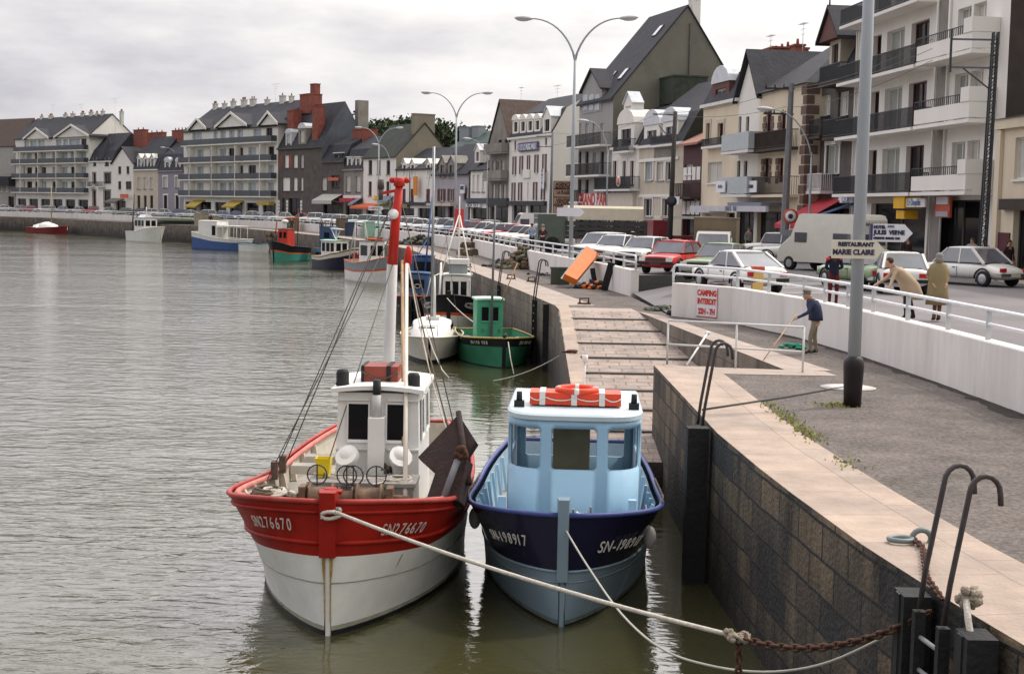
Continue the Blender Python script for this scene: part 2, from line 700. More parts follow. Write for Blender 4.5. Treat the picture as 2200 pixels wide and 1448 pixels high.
# slipway: 1 in 10, from the lower quay down into the water
SLZ = lambda y: ZQ - (48.5 - y) / 10.6
b = MB()
ZS = [ZQ, SLZ(48.3), SLZ(36), SLZ(29.5)]
strip(b, [(1.58, 29.5), (1.55, 36), (1.60, 48.3), (1.5, 51.3)], -2.0, [SLZ(29.5), SLZ(36), SLZ(48.3), ZQ], 3)
strip(b, [(1.58, 29.5), (3.2, 29.5)], -2.0, SLZ(29.5), 0)
strip(b, QB, -2.0, ZQ, 20)
tag(b.build('quay_wall', stoneB), 'long harbour wall running on from the slipway to the far boats', 'quay wall')
b = MB()
strip(b, [NOTCH[1], NOTCH[2]], -0.2, ZQ, 2)
tag(b.build('slipway_wall', stoneB), 'dark stone side wall between the slipway and the raised footway', 'wall')
b = MB()
ys = [29.5 + k * (48.6 - 29.5) / 16 for k in range(17)]
for k in range(16):
    y0, y1 = ys[k], ys[k + 1]
    xr = lambda y: 3.2 if y < 31.6 else 6.07 - (y - 31.16) / 17.54 * 1.77
    x0, x1 = max(3.18, xr(y0)), max(3.18, xr(y1))
    if y0 < 31.6:
        x0 = 3.2
    b.face([(1.55, y0, SLZ(y0)), (x0, y0, SLZ(y0)), (x1, y1, SLZ(y1)), (1.58, y1, SLZ(y1))], 0,
           [(0, y0), (x0 - 1.55, y0), (x1 - 1.55, y1), (0, y1)])
setts = brickmat('slipway setts', (0.36, 0.275, 0.225), (0.27, 0.215, 0.185), (0.19, 0.15, 0.13), 0.62, 0.42, 0.022, rough=0.75, bump=0.8, stain=0.4, iso=True)
structure(b.build('slipway', setts))
b = MB()
for k, y in enumerate((32.0, 34.1, 36.2, 38.3, 40.4, 42.6, 44.8, 46.9)):       # tie beams across the setts
    xr = 6.07 - (y - 31.16) / 17.54 * 1.77
    b.cbox(((1.95 + xr) / 2, y, SLZ(y) + 0.012), (xr - 1.96, 0.11, 0.06), 0, Matrix.Rotation(math.atan(1 / 10.6), 4, 'X'))
structure(b.build('slipway_ribs', mat('wet rib stone', (0.075, 0.065, 0.06), 0.7)))
b = MB()
ribbon(b, [(1.50, 51.3), (1.60, 48.5), (1.56, 40), (1.55, 33)], [(2.0, 51.4), (2.0, 48.5), (1.98, 40), (1.93, 33)], 0)
for k in range(len(b.v)):
    v = b.v[k]
    b.v[k] = Vector((v.x, v.y, min(ZQ, SLZ(v.y)) + 0.03))
structure(b.build('slipway_kerb', coping))

low = QA + NOTCH[1:] + [(1.6, 48.5)] + QB + W2[::-1] + [(9.0, 60), (8.4, 47)] + W1[::-1]
quay_poly = QA + NOTCH[1:] + [(1.6, 48.5)] + QB + W2[::-1] + W1[::-1]
b = fill(quay_poly, ZQ)
structure(b.build('quay_pavement', asph))
QAc = QA[:-1] + [(3.2, 31.72)]
b = MB()
inn = offs(QAc, 1.35)
ribbon(b, QAc, inn, ZQ + 0.006)
structure(b.build('quay_coping', coping))
b = MB()
ribbon(b, QB[:8], offs(QB, 1.5)[:8], ZQ + 0.006)
b.face([(1.6, 48.5, ZQ + .006), (4.3, 48.7, ZQ + .006), (4.2, 50.2, ZQ + .006), (1.55, 50.2, ZQ + .006)], 0, [(0, 0), (2.7, 0), (2.7, 1.4), (0, 1.4)])
sw = [(6.07, 31.16), (4.3, 48.7)]
ribbon(b, sw, [(7.1, 31.3), (5.0, 46.8)], ZQ + 0.010)
b.face([(4.6, 30.3, ZQ + .009), (7.0, 30.3, ZQ + .009), (6.9, 31.2, ZQ + .009), (3.3, 31.72, ZQ + .009)], 0, [(0, 0), (2.4, 0), (2.4, .9), (0, .9)])
structure(b.build('quay_coping', slabs))

# ---- road and car park behind the parapet, up to and past the houses
roadm = mat('road asphalt', (0.18, 0.166, 0.17), 0.85, var=0.16, scale=0.35, bump=0.3, bscale=30, dirt=0.25, dcol=(0.15, 0.14, 0.14))
W1i, W2i = offs(W1, 0.15), offs(W2, 0.15)
rp = W1i + [(8.2, 47.2), (8.9, 59.0)] + W2i + [(-396, 900), (900, 900), (900, 2)]
b = fill(rp, ZR)
structure(b.build('road', roadm))
b = MB()
b.face([(5.3, 46.95, ZQ + .01), (8.2, 47.2, ZR), (8.9, 59.0, ZR), (4.85, 57.5, ZQ + .14)])
structure(b.build('access_ramp', roadm))
b = MB()                                                     # bay lines of the car park
paint = mat('road paint', (0.62, 0.60, 0.58), 0.7, var=0.2, scale=3)
for k in range(6):
    y = 47 + k * 3.0
    b.cbox((9.3 + k * 0.1, y, ZR + 0.004), (4.6, 0.12, 0.002), 0, Matrix.Rotation(0.35, 4, 'Z'))
structure(b.build('road_markings', paint))
# far ground out to the horizon and the wooded rise behind the town
b = MB()
g0 = []
for iy in range(9):
    row = []
    for ix in range(17):
        x = -60 + ix * 6
        y = 222 + iy * 8
        h = 11.5 * math.exp(-((x + 12) / 24) ** 2) * min(1, iy / 2.0) if 0 < ix < 16 else 0
        row.append((x, y, ZR - 0.3 + h))
    g0.append(row)
b.rings(g0, 0, False)
structure(b.build('hill', mat('hill grass', (0.06, 0.085, 0.035), 0.95, var=0.3, scale=0.1)))

# ---- white parapet walls with their tube railings
wallm = mat('white rendered wall', (0.70, 0.67, 0.635), 0.85, var=0.08, scale=1.3, bump=0.35, bscale=9, dirt=0.5, dcol=(0.44, 0.40, 0.35), streak=True)
railm = mat('white rail paint', (0.74, 0.75, 0.77), 0.45, var=0.08, scale=4, dirt=0.25, dcol=(0.45, 0.40, 0.36))
galvm = mat('galvanised post', (0.50, 0.52, 0.53), 0.5, var=0.1, scale=5)


def resample(path, step):
    out = [Vector(path[0])]
    acc = 0
    for k in range(len(path) - 1):
        a, c = Vector(path[k]), Vector(path[k + 1])
        L = (c - a).length
        n = max(1, int(round(L / step)))
        for j in range(1, n + 1):
            out.append(a.lerp(c, j / n))
    return out


def parapet(path, ztop, zb, label, rlabel, post_step, ends):
    b = MB()
    inn = offs(path, 0.34)
    prof = []
    for a, c in zip(path, inn):
        prof.append([(a[0], a[1], zb), (a[0], a[1], ztop - .02), (a[0] * .94 + c[0] * .06, a[1] * .94 + c[1] * .06, ztop), (c[0] * .94 + a[0] * .06, c[1] * .94 + a[1] * .06, ztop), (c[0], c[1], ztop - .02), (c[0], c[1], zb)])
    b.rings(prof, 0, True, True, True, sm=False)
    w = tag(b.build('parapet_wall', wallm), label, 'wall')
    root = thing('railing', rlabel, 'railing', (0, 0, 0))
    mid = [Vector((p[0], p[1], 0)) for p in offs(path, 0.17)]
    tops, mids = [], []
    for q in mid:
        tops.append(q + Vector((0, 0, ztop + 0.58)))
        mids.append(q + Vector((0, 0, ztop + 0.30)))

    def endcap(pts, at_end, drop):
        q = pts[-1] if at_end else pts[0]
        r = pts[-2] if at_end else pts[1]
        d = (q - r).normalized()
        ex = [q + d * 0.0, q + d * 0.10 - Vector((0, 0, 0.05)), q + d * 0.14 - Vector((0, 0, 0.16)), q + d * 0.14 - Vector((0, 0, drop))]
        return pts[:-1] + ex if at_end else ex[::-1] + pts[1:]
    if ends[0]:
        tops = endcap(tops, False, 0.58)
        mids = endcap(mids, False, 0.20)
    if ends[1]:
        tops = endcap(tops, True, 0.58)
        mids = endcap(mids, True, 0.20)
    c = MB()
    c.tube(tops, 0.042, 8)
    c.build('top_rail', railm, root)
    c = MB()
    c.tube(mids, 0.036, 8)
    c.build('middle_rail', railm, root)
    ps = resample([tuple(q) for q in mid], post_step)
    pm = None
    for q in ps[1:-1][:60]:
        if pm is None:
            c = MB()
            c.box(-0.05, 0.05, -0.022, 0.022, 0, 0.57)
            pm = c.build('post', galvm, root)
            o = pm
        else:
            o = pm.copy()
            COL.objects.link(o)
            o.parent = root
        o.location = (q.x, q.y, ztop - 0.002)
    return w


parapet(W1, 3.66, ZQ - .1, 'white rendered parapet wall behind the man with the stick', 'white tube railing along the parapet beside the near lamp post', 2.05, (False, True))
parapet(W2[:6], 3.62, ZQ - .1, 'white parapet wall behind the fishing gear on the far side of the ramp', 'white tube railing ending beside the red car at the ramp', 2.6, (True, False))
parapet(W2[5:], 3.55, ZQ - .1, 'distant white parapet wall below the rows of parked cars', 'thin distant railing along the far car park', 4.5, (False, False))

b = MB()                                                     # soil along the near wall's foot, with the wall's shadow band painted in
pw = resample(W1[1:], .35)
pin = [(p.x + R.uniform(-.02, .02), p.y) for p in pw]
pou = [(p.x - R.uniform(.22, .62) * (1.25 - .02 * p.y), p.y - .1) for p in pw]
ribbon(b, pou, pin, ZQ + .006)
structure(b.build('soil_shade_strip', mat('dirt along wall', (.045, .037, .032), .95, var=.4, scale=3, bump=.8, bscale=20)))  # dark colour holds soil and the wall's shadow band

# ---- grass and moss in the joint behind the coping
gb = MB()
for k in range(520):
    if R.random() < 0.72:
        yy = R.choice((22.2, 22.9, 23.6, 24.4, 25.2, 21.6, 19.6)) + R.gauss(0, 0.35)
        xx = 3.24 + 1.38 + R.gauss(0.06, 0.10)
    else:
        yy = 25.6 + R.gauss(0, 0.18)
        xx = 5.95 + R.gauss(0, 0.22)
    a = R.uniform(0, 6.28)
    s_ = R.uniform(0.012, 0.032)
    dx, dy = math.cos(a) * s_, math.sin(a) * s_
    gb.face([(xx - dx, yy - dy, ZQ + .008), (xx + dx, yy + dy, ZQ + .008), (xx + dy * .7, yy - dx * .7, ZQ + .03 + s_ * 0.7)])
tag(gb.build('grass', mat('moss green', (0.24, 0.25, 0.06), 0.9, var=0.4, scale=4)), kind='stuff')
b = MB()
b.lathe([(0.0, 0.0), (0.55, 0.0), (0.56, 0.01), (0.0, 0.014)], (0, 0, 0), 24, cap=False)
o = b.build('manhole_cover', mat('pale cement', (0.60, 0.57, 0.54), 0.8, var=0.15), None, (6.75, 28.3, ZQ + .004))
tag(o, 'pale round manhole cover set in the asphalt behind the lamp post', 'manhole cover')

# ---- trees on the rise
leafm = [mat('foliage %d' % k, c, 0.8, var=0.35, scale=1.2) for k, c in enumerate(((0.035, 0.055, 0.022), (0.055, 0.080, 0.030), (0.022, 0.042, 0.022)))]
barkm = mat('bark', (0.09, 0.07, 0.055), 0.9)


def tree(loc, h, w, seed, label, mi):
    rr = random.Random(seed)
    root = thing('tree', label, 'tree', loc, 0, 'trees on the rise behind the roofs')
    t_ = MB()
    t_.tube([(0, 0, -1), (0.1, 0, h * .3), (0.0, 0.1, h * .75)], [h * .035, h * .025, h * .01], 7)
    for k in range(5):
        a = k * 1.3
        t_.tube([(0, 0, h * (.3 + .07 * k)), (math.cos(a) * w * .3, math.sin(a) * w * .3, h * (.5 + .07 * k))], [h * .014, h * .005], 5)
    t_.build('trunk', barkm, root)
    c = MB()
    lob = [(rr.uniform(-.34, .34) * w, rr.uniform(-.34, .34) * w, h * rr.uniform(.42, .86), rr.uniform(.16, .27) * w) for _ in range(11)]
    for (lx, ly, lz, lr) in lob:
        for _ in range(75):
            d = Vector((rr.gauss(0, 1), rr.gauss(0, 1), rr.gauss(0, 1))).normalized() * lr * rr.uniform(.6, 1.1)
            q = Vector((lx, ly, lz)) + d
            s_ = rr.uniform(.18, .42)
            n = Vector((rr.gauss(0, 1), rr.gauss(0, 1), rr.gauss(0, 1))).normalized()
            e1 = n.orthogonal().normalized() * s_
            e2 = n.cross(e1).normalized() * s_ * .7
            c.face([q - e1, q + e2, q + e1, q - e2], rr.choice((0, 0, 1)))
    c.build('crown', [leafm[mi], leafm[(mi + 1) % 3]], root)


for k, (px, Y, ytop, w, mi, lab) in enumerate((
        (792, 232, 243, 7, 2, 'tall dark tree just right of the slate gable'),
        (822, 240, 262, 9, 0, 'broad tree above the red brick chimney'),
        (855, 246, 258, 9, 1, 'pale green tree behind the tall grey roof'),
        (888, 240, 254, 8, 0, 'tree rising behind the ochre chimney, left side'),
        (925, 246, 262, 8, 2, 'dark tree right of the ochre chimney'),
        (952, 238, 258, 6, 0, 'narrow tree above the green lead roof'),
        (978, 244, 268, 7, 1, 'tree directly behind the tall lamp post'),
        (1005, 240, 264, 6, 2, 'pointed dark tree near the two grey vents'),
        (1030, 240, 268, 8, 0, 'bushy tree near the grey gabled house'),
        (1050, 236, 278, 6, 2, 'tree half hidden by the grey gabled house'),
        (806, 238, 250, 8, 0, 'thick tree between the slate gable and the brick chimney'),
        (838, 240, 256, 8, 2, 'dark tree above the left end of the mossy roof'),
        (872, 246, 254, 8, 0, 'rounded tree above the middle of the mossy roof'),
        (906, 244, 257, 8, 2, 'dark tree straight behind the ochre chimney'),
        (965, 246, 262, 8, 0, 'tree between green roof ridge and tall lamp post'))):
    q = D(px, ytop, Y)
    h = 9.5
    tree((q.x, Y, q.z - h * .97), h, w, 31 + k, lab, mi)

# ================================================================ houses along the quay street
slate = mat('slate roof', (0.036, 0.036, 0.043), 0.75, var=0.25, scale=1.2, bump=0.5, bscale=5, dirt=0.4, dcol=(0.024, 0.026, 0.024), spec=.2)
slateg = mat('mossy slate roof', (0.036, 0.041, 0.033), 0.8, var=0.3, scale=0.8, bump=0.5, bscale=5, dirt=0.4, dcol=(0.06, 0.075, 0.055))
brick = mat('red chimney brick', (0.24, 0.075, 0.055), 0.85, var=0.25, scale=2, bump=0.4, bscale=12, dirt=0.3)
whitem = mat('white house paint', (0.75, 0.72, 0.67), 0.8, var=0.06, scale=0.6, dirt=0.22, dcol=(0.50, 0.47, 0.43), streak=True)
creamm = mat('cream house render', (0.66, 0.57, 0.43), 0.85, var=0.08, scale=0.5, dirt=0.25, dcol=(0.46, 0.38, 0.28), streak=True)
apartm = mat('ivory apartment render', (0.72, 0.70, 0.65), 0.8, var=0.07, scale=0.4, dirt=0.2, dcol=(0.5, 0.46, 0.38), streak=True)
greym = mat('grey house render', (0.33, 0.32, 0.315), 0.85, var=0.1, scale=0.5, dirt=0.3, dcol=(0.26, 0.25, 0.24), streak=True)
stonem = mat('grey town stone', (0.25, 0.23, 0.205), 0.9, var=0.18, scale=0.9, bump=0.4, bscale=6, dirt=0.35, dcol=(0.15, 0.14, 0.13))
darkst = mat('soot dark stone', (0.105, 0.092, 0.083), 0.9, var=0.25, scale=1.0, bump=0.4, bscale=6, dirt=0.3, dcol=(0.045, 0.04, 0.04))
gablem = mat('weathered cement gable', (0.175, 0.168, 0.138), 0.95, var=0.16, scale=0.35, bump=0.4, bscale=4, dirt=0.55, dcol=(0.09, 0.088, 0.07))
beigem = mat('beige house stone', (0.52, 0.46, 0.37), 0.9, var=0.1, scale=0.7, dirt=0.25, dcol=(0.33, 0.28, 0.22))
lilacm = mat('lilac grey render', (0.36, 0.335, 0.37), 0.85, var=0.08, scale=0.6, dirt=0.2, dcol=(0.25, 0.23, 0.25))
mauvem = mat('mauve grey stone', (0.27, 0.25, 0.285), 0.85, var=0.1, scale=0.8)
brownw = mat('brown gable cladding', (0.055, 0.042, 0.037), 0.8, var=0.2, scale=1.2)
ironm = mat('balcony iron', (0.045, 0.046, 0.05), 0.5)
frw = mat('white window frame', (0.68, 0.67, 0.64), 0.6)
frb = mat('dark red woodwork', (0.11, 0.030, 0.028), 0.6, var=0.2)
frk = mat('dark window frame', (0.09, 0.075, 0.07), 0.6)
gd = mat('dark pane', (0.010, 0.010, 0.012), .12, var=.3, scale=.8, spec=.16)
gb_ = glassmat('curtain and sky pane', (0.34, 0.40, 0.44), 0.15)  # pale blue: curtains with the sky's reflection painted into the colour
gc = mat('drawn blind', (0.50, 0.48, 0.43), 0.7, var=0.1)
gg = mat('grey roller shutter', (0.30, 0.31, 0.28), 0.6, var=0.1)
shm = mat('maroon shutter', (0.115, 0.035, 0.055), 0.6, var=0.15)
zinc = mat('zinc flashing', (0.55, 0.57, 0.60), 0.4, var=0.15)
STY = {'d': (frw, gd), 'b': (frw, gb_), 'c': (frw, gc), 'g': (frw, gg), 'r': (frb, gd), 'k': (frk, gd), 'w': (frw, whitem), 'm': (frb, shm)}
c1 = lambda x, y: (x / 4, 180 + y / 4)
c2 = lambda x, y: (380 + x / 4, 180 + y / 4)
c3 = lambda x, y: (750 + x / 4, 180 + y / 4)
c4 = lambda x, y: (1040 + x / 4, y / 4)
c5 = lambda x, y: (1180 + x / 4, 200 + y / 4)
c6 = lambda x, y: (1650 + x / 4, y / 4)
c7 = lambda x, y: (1650 + x / 4, 280 + y / 4)
c0 = lambda x, y: (x, y)


class Bld:
    def __init__(s, name, label, L, Rr, depth, wall, side=None, cat='house', crop=c0, z0=ZR):
        a, c = D(L[0], 450, L[1]), D(Rr[0], 450, Rr[1])
        s.A, s.w, s.z0 = Vector((a.x, a.y, 0)), math.hypot(c.x - a.x, c.y - a.y), z0
        s.u = Vector((c.x - a.x, c.y - a.y, 0)).normalized()
        s.n = Vector((-s.u.y, s.u.x, 0))
        s.rz = math.atan2(s.u.y, s.u.x)
        s.root = thing(name, label, cat, (a.x, a.y, z0), s.rz)
        s.depth, s.wall, s.side, s.crop = depth, wall, side or wall, crop
        s.op, s.wins = [], []

    def l(s, px, py, d=0.0, crop=None):
        px, py = (crop or s.crop)(px, py)
        r = Vector(ray(px, py))
        P0 = s.A + s.n * d
        t = (P0 - Vector((0, 0, 0))).dot(s.n) / r.dot(s.n)
        q = r * t
        return (q - Vector((s.A.x, s.A.y, 0))).dot(s.u), EYE + q.z - s.z0

    def rect(s, x0, y0, x1, y1, d=0.0):
        xm, ym = (x0 + x1) / 2, (y0 + y1) / 2
        u0, u1 = s.l(x0, ym, d)[0], s.l(x1, ym, d)[0]
        return u0, u1, s.l(xm, y1, d)[1], s.l(xm, y0, d)[1]

    def win(s, x0, y0, x1, y1, st='d', **k):
        u0, u1, z0, z1 = s.rect(x0, y0, x1, y1)
        s.winz(u0, u1, z0, z1, st, **k)

    def winz(s, u0, u1, z0, z1, st='d', shutters=None, rec=0.18, sill=True, split=True, surround=None):
        u0, u1, z0, z1 = max(.05, u0), min(s.w - .05, u1), max(0.02, z0), z1
        if u1 - u0 < .15:
            return
        s.op.append((u0, u1, z0, z1))
        s.wins.append((u0, u1, z0, z1, st, shutters, rec, sill, split, surround))

    def row(s, y0, y1, xs, st='d', **k):
        for i, (x0, x1) in enumerate(xs):
            s.win(x0, y0, x1, y1, st if len(st) == 1 else st[i % len(st)], **k)

    def rowz(s, z0, z1, us, st='d', **k):
        for i, (u0, u1) in enumerate(us):
            s.winz(u0, u1, z0, z1, st if len(st) == 1 else st[i % len(st)], **k)

    def walls(s, eave, ridge=None, rfrac=0.5, backeave=None, front_gable=None):
        """front with real openings, two sides (gabled when ridge is given) and a back"""
        b = MB()
        us = sorted({0.0, s.w, *[round(q, 4) for o in s.op for q in o[:2]]})
        zs = sorted({0.0, eave, *[round(q, 4) for o in s.op for q in o[2:]]})
        zs = [z for z in zs if z <= eave + 1e-6]
        for i in range(len(us) - 1):
            for j in range(len(zs) - 1):
                uc, zc = (us[i] + us[i + 1]) / 2, (zs[j] + zs[j + 1]) / 2
                if any(o[0] < uc < o[1] and o[2] < zc < o[3] for o in s.op):
                    continue
                b.face([(us[i], 0, zs[j]), (us[i + 1], 0, zs[j]), (us[i + 1], 0, zs[j + 1]), (us[i], 0, zs[j + 1])], 0)
        for (u0, u1, z0, z1) in s.op:
            q = 0.34
            for f in (((u0, 0, z0), (u0, q, z0), (u0, q, z1), (u0, 0, z1)), ((u1, q, z0), (u1, 0, z0), (u1, 0, z1), (u1, q, z1)),
                      ((u0, 0, z1), (u0, q, z1), (u1, q, z1), (u1, 0, z1)), ((u0, q, z0), (u0, 0, z0), (u1, 0, z0), (u1, q, z0))):
                b.face(f, 0)
        d, be = s.depth, eave if backeave is None else backeave
        for x in (0, s.w):
            pts = [(x, 0, 0), (x, d, 0), (x, d, be)] + ([(x, d * rfrac, ridge)] if ridge else []) + [(x, 0, eave)]
            b.face(pts if x else pts[::-1], 1)
        b.face([(s.w, d, 0), (0, d, 0), (0, d, be), (s.w, d, be)], 0)
        if front_gable:
            b.face([(0, 0, eave), (s.w, 0, eave), (s.w / 2, 0, front_gable)], 0)
            b.face([(s.w, d, eave), (0, d, eave), (s.w / 2, d, front_gable)], 0)
        s.wallo = b.build('wall', [s.wall, s.side], s.root)
        for (u0, u1, z0, z1, st, shut, rec, sill, split, sur) in s.wins:
            fr, gl = STY[st]
            w = MB()
            f = min(0.07, (u1 - u0) * .09)
            for (a0, a1, h0, h1) in ((u0, u0 + f, z0, z1), (u1 - f, u1, z0, z1), (u0 + f, u1 - f, z1 - f, z1), (u0 + f, u1 - f, z0, z0 + f)):
                w.box(a0, a1, rec - .05, rec + .03, h0, h1, 0)
            if split:
                um = (u0 + u1) / 2
                w.box(um - f * .6, um + f * .6, rec - .045, rec + .03, z0 + f, z1 - f, 0)
            w.face([(u0, rec, z0), (u1, rec, z0), (u1, rec, z1), (u0, rec, z1)], 1)
            if st in 'gc' and split:      # blind let part of the way down over dark glass
                pass
            o = w.build('window', [fr, gl], s.root)
            if sill and z0 > .5:
                k = MB()
                k.box(u0 - .08, u1 + .08, -.10, .02, z0 - .10, z0 - .003)
                k.build('sill', s.side if s.wall is not s.side else frw, o)
            if sur:
                k = MB()
                for (a0, a1, h0, h1) in ((u0 - .22, u0, z0, z1), (u1, u1 + .22, z0, z1), (u0 - .30, u1 + .30, z1, z1 + .26)):
                    k.box(a0, a1, -.05, .02, h0, h1)
                k.build('surround', sur, o)
            if shut:
                sw = (u1 - u0) * .5
                for q0, q1 in ((u0 - sw, u0), (u1, u1 + sw)):
                    k = MB()
                    k.box(q0 + .01, q1 - .01, -.05, -.01, z0, z1)
                    for n in range(int((z1 - z0) / .22)):
                        k.box(q0 + .05, q1 - .05, -.062, -.05, z0 + .06 + n * .22, z0 + .2 + n * .22)
                    k.build('shutter', shut, s.root)

    def gable_roof(s, eave, ridge, rfrac=0.5, over=0.25, m=None, backeave=None, ends=0.12, th=0.16):
        b = MB()
        d, be = s.depth, eave if backeave is None else backeave
        sl = (ridge - eave) / (d * rfrac)
        sb = (ridge - be) / (d * (1 - rfrac))
        y0, z0 = -over, eave - over * sl + .03
        y1, z1 = d + over, be - over * sb + .03
        prof = [(y0, z0), (d * rfrac, ridge + .03), (y1, z1), (y1, z1 + th), (d * rfrac, ridge + th + .05), (y0, z0 + th)]
        b.prism([(-ends, y, z) for y, z in prof], (s.w + 2 * ends, 0, 0))
        s.roof = b.build('roof', m or slate, s.root)
        return s.roof

    def mansard(s, eave, knee, ridge, inset=1.1, m=None, m2=None, rfrac=.5):
        b = MB()
        d = s.depth
        prof = [(-.12, eave), (inset, knee), (d * rfrac, ridge), (d - inset, knee), (d + .12, eave)]
        for a, c in zip(prof, prof[1:]):
            b.face([(-.02, a[0], a[1]), (s.w + .02, a[0], a[1]), (s.w + .02, c[0], c[1]), (-.02, c[0], c[1])], 0)
        for x in (-.02, s.w + .02):
            b.face([(x, y, z) for y, z in prof], 1)
        s.roof = b.build('roof', [m or slate, m2 or s.side], s.root)
        k = MB()
        k.box(-.08, s.w + .08, -.28, .02, eave - .22, eave - .004)
        k.build('cornice', frw if s.wall in (whitem, creamm, beigem) else s.wall, s.root)
        return s.roof

    def hip_roof(s, eave, ridge, m=None, over=.3, cut=None):
        b = MB()
        d, w = s.depth, s.w
        c = cut if cut is not None else min(w * .45, d * .5)
        o = over
        A, Bq, C, Dq = (-o, -o, eave), (w + o, -o, eave), (w + o, d + o, eave), (-o, d + o, eave)
        E, F = (c * .4, d / 2, ridge), (w - c, d / 2, ridge)
        b.face([A, Bq, F, E])
        b.face([Bq, C, F])
        b.face([C, Dq, E, F])
        b.face([Dq, A, E])
        b.face([A, Dq, C, Bq])
        s.roof = b.build('roof', m or slate, s.root)
        return s.roof

    def flat(s, eave, m=None, par=.35):
        b = MB()
        b.box(-.12, s.w + .12, -.22, s.depth, eave + .002, eave + par)
        s.roof = b.build('roof', m or zinc, s.root)

    def chimney(s, u, y, z0, z1, w=.7, d=.5, m=None, pots=2, cap=True):
        b = MB()
        b.box(u - w / 2, u + w / 2, y - d / 2, y + d / 2, z0, z1)
        if cap:
            b.box(u - w / 2 - .07, u + w / 2 + .07, y - d / 2 - .07, y + d / 2 + .07, z1 + .002, z1 + .14)
        o = b.build('chimney', m or brick, s.root)
        if pots:
            k = MB()
            for i in range(pots):
                x = u - w / 2 + (i + .5) * w / pots
                k.cyl((x, y, z1 + .14), (x, y, z1 + .55), .12, .09, 8)
            k.build('chimney_pot', brick, o)

    def chim(s, x0, y0, x1, y1, yl, m=None, pots=2, crop=None, thick=None, sink=1.2):
        """chimney measured in the photo, standing yl metres behind the front"""
        u0, zt = s.l(x0, y0, yl)
        u1, zb = s.l(x1, y1, yl)
        s.chimney((u0 + u1) / 2, yl, zb - sink, zt, max(.35, u1 - u0), thick or max(.4, (u1 - u0) * .7), m, pots)

    def dormer(s, x0, y0, x1, y1, st='d', m=None, roof='gable', d=0.05, deep=2.0, rm=None, h=None):
        u0, u1, z0, z1 = s.rect(x0, y0, x1, y1, d)
        m = m or whitem
        wd = u1 - u0
        f = wd * .2
        b = MB()
        b.box(u0, u0 + f, d, d + deep, z0, z1)
        b.box(u1 - f, u1, d, d + deep, z0, z1)
        b.box(u0 + f, u1 - f, d, d + deep, z1 - f * .6, z1)
        b.box(u0 + f, u1 - f, d, d + deep, z0, z0 + .18)
        if roof == 'gable':
            hh = h or wd * .42
            b.prism([(u0, d, z1), (u1, d, z1), ((u0 + u1) / 2, d, z1 + hh)], (0, deep, 0))
        o = b.build('dormer', m, s.root)
        k = MB()
        if roof == 'gable':
            c = (u0 + u1) / 2
            for a, e in (((u0 - .12, z1 - .06), (c, z1 + hh + .05)), ((c, z1 + hh + .05), (u1 + .12, z1 - .06))):
                k.prism([(a[0], d - .12, a[1]), (e[0], d - .12, e[1]), (e[0], d - .12, e[1] + .10), (a[0], d - .12, a[1] + .10)], (0, deep + .12, 0))
        elif roof == 'arch':
            pts = [(u0 - .08, d - .1, z1)] + [((u0 + u1) / 2 - math.cos(t * math.pi / 8) * (wd / 2 + .08), d - .1, z1 + .02 + math.sin(t * math.pi / 8) * wd * .32) for t in range(9)] + [(u1 + .08, d - .1, z1)]
            k.prism(pts, (0, deep, 0))
        else:
            k.box(u0 - .1, u1 + .1, d - .15, d + deep, z1 + .002, z1 + .14)
        k.build('roof', rm or zinc, o)
        fr, gl = STY[st]
        w = MB()
        w.face([(u0 + f, d + .15, z0 + .18), (u1 - f, d + .15, z0 + .18), (u1 - f, d + .15, z1 - f * .6), (u0 + f, d + .15, z1 - f * .6)], 1)
        um = (u0 + u1) / 2
        w.box(um - .04, um + .04, d + .09, d + .16, z0 + .18, z1 - f * .6, 0)
        w.build('window', [fr, gl], o)

    def balcony(s, u0, u1, z, proj=1.0, h=1.0, m=None, slabm=None, step=.13, panel=None, th=.16):
        b = MB()
        b.box(u0, u1, -proj, -.004, z - th, z)
        o = b.build('balcony', slabm or frw, s.root)
        k = MB()
        y = -proj + .06
        if panel:
            k.box(u0 + .02, u1 - .02, y - .03, y + .03, z + .06, z + h)
            k.box(u0 + .02, u0 + .08, y + .03, -.02, z + .06, z + h)
            k.box(u1 - .08, u1 - .02, y + .03, -.02, z + .06, z + h)
            k.build('balustrade', panel, o)
            return o
        k.box(u0, u1, y - .025, y + .025, z + h - .05, z + h)
        k.box(u0, u1, y - .02, y + .02, z + .08, z + .12)
        n = max(2, int((u1 - u0) / step))
        for i in range(n + 1):
            x = u0 + (u1 - u0) * i / n
            k.box(x - .012, x + .012, y - .012, y + .012, z + .003, z + h - .05)
        for x in (u0 + .02, u1 - .02):
            k.box(x - .02, x + .02, y + .025, -.01, z + h - .05, z + h)
            for i in range(1, int(proj / step)):
                k.box(x - .012, x + .012, y + i * step - .012, y + i * step + .012, z + .003, z + h - .05)
        k.build('railing', m or ironm, o)
        return o

    def awning(s, x0, y0, x1, y1, proj, m, val=.25):
        u0, u1, z0, z1 = s.rect(x0, y0, x1, y1)
        u0, u1 = max(0, u0), min(s.w, u1)
        b = MB()
        th = .03
        b.prism([(u0, -.01, z1), (u0, -proj, z0), (u0, -proj, z0 - val), (u0, -proj + th, z0 - val), (u0, -proj + th, z0 - .02), (u0, -.01, z1 - .05)], (u1 - u0, 0, 0))
        for u in (u0 + .03, u1 - .03):
            b.bar((u, -.02, z0 - .3), (u, -proj + .02, z0 - .03), .04, .04)
        return b.build('awning', m, s.root)

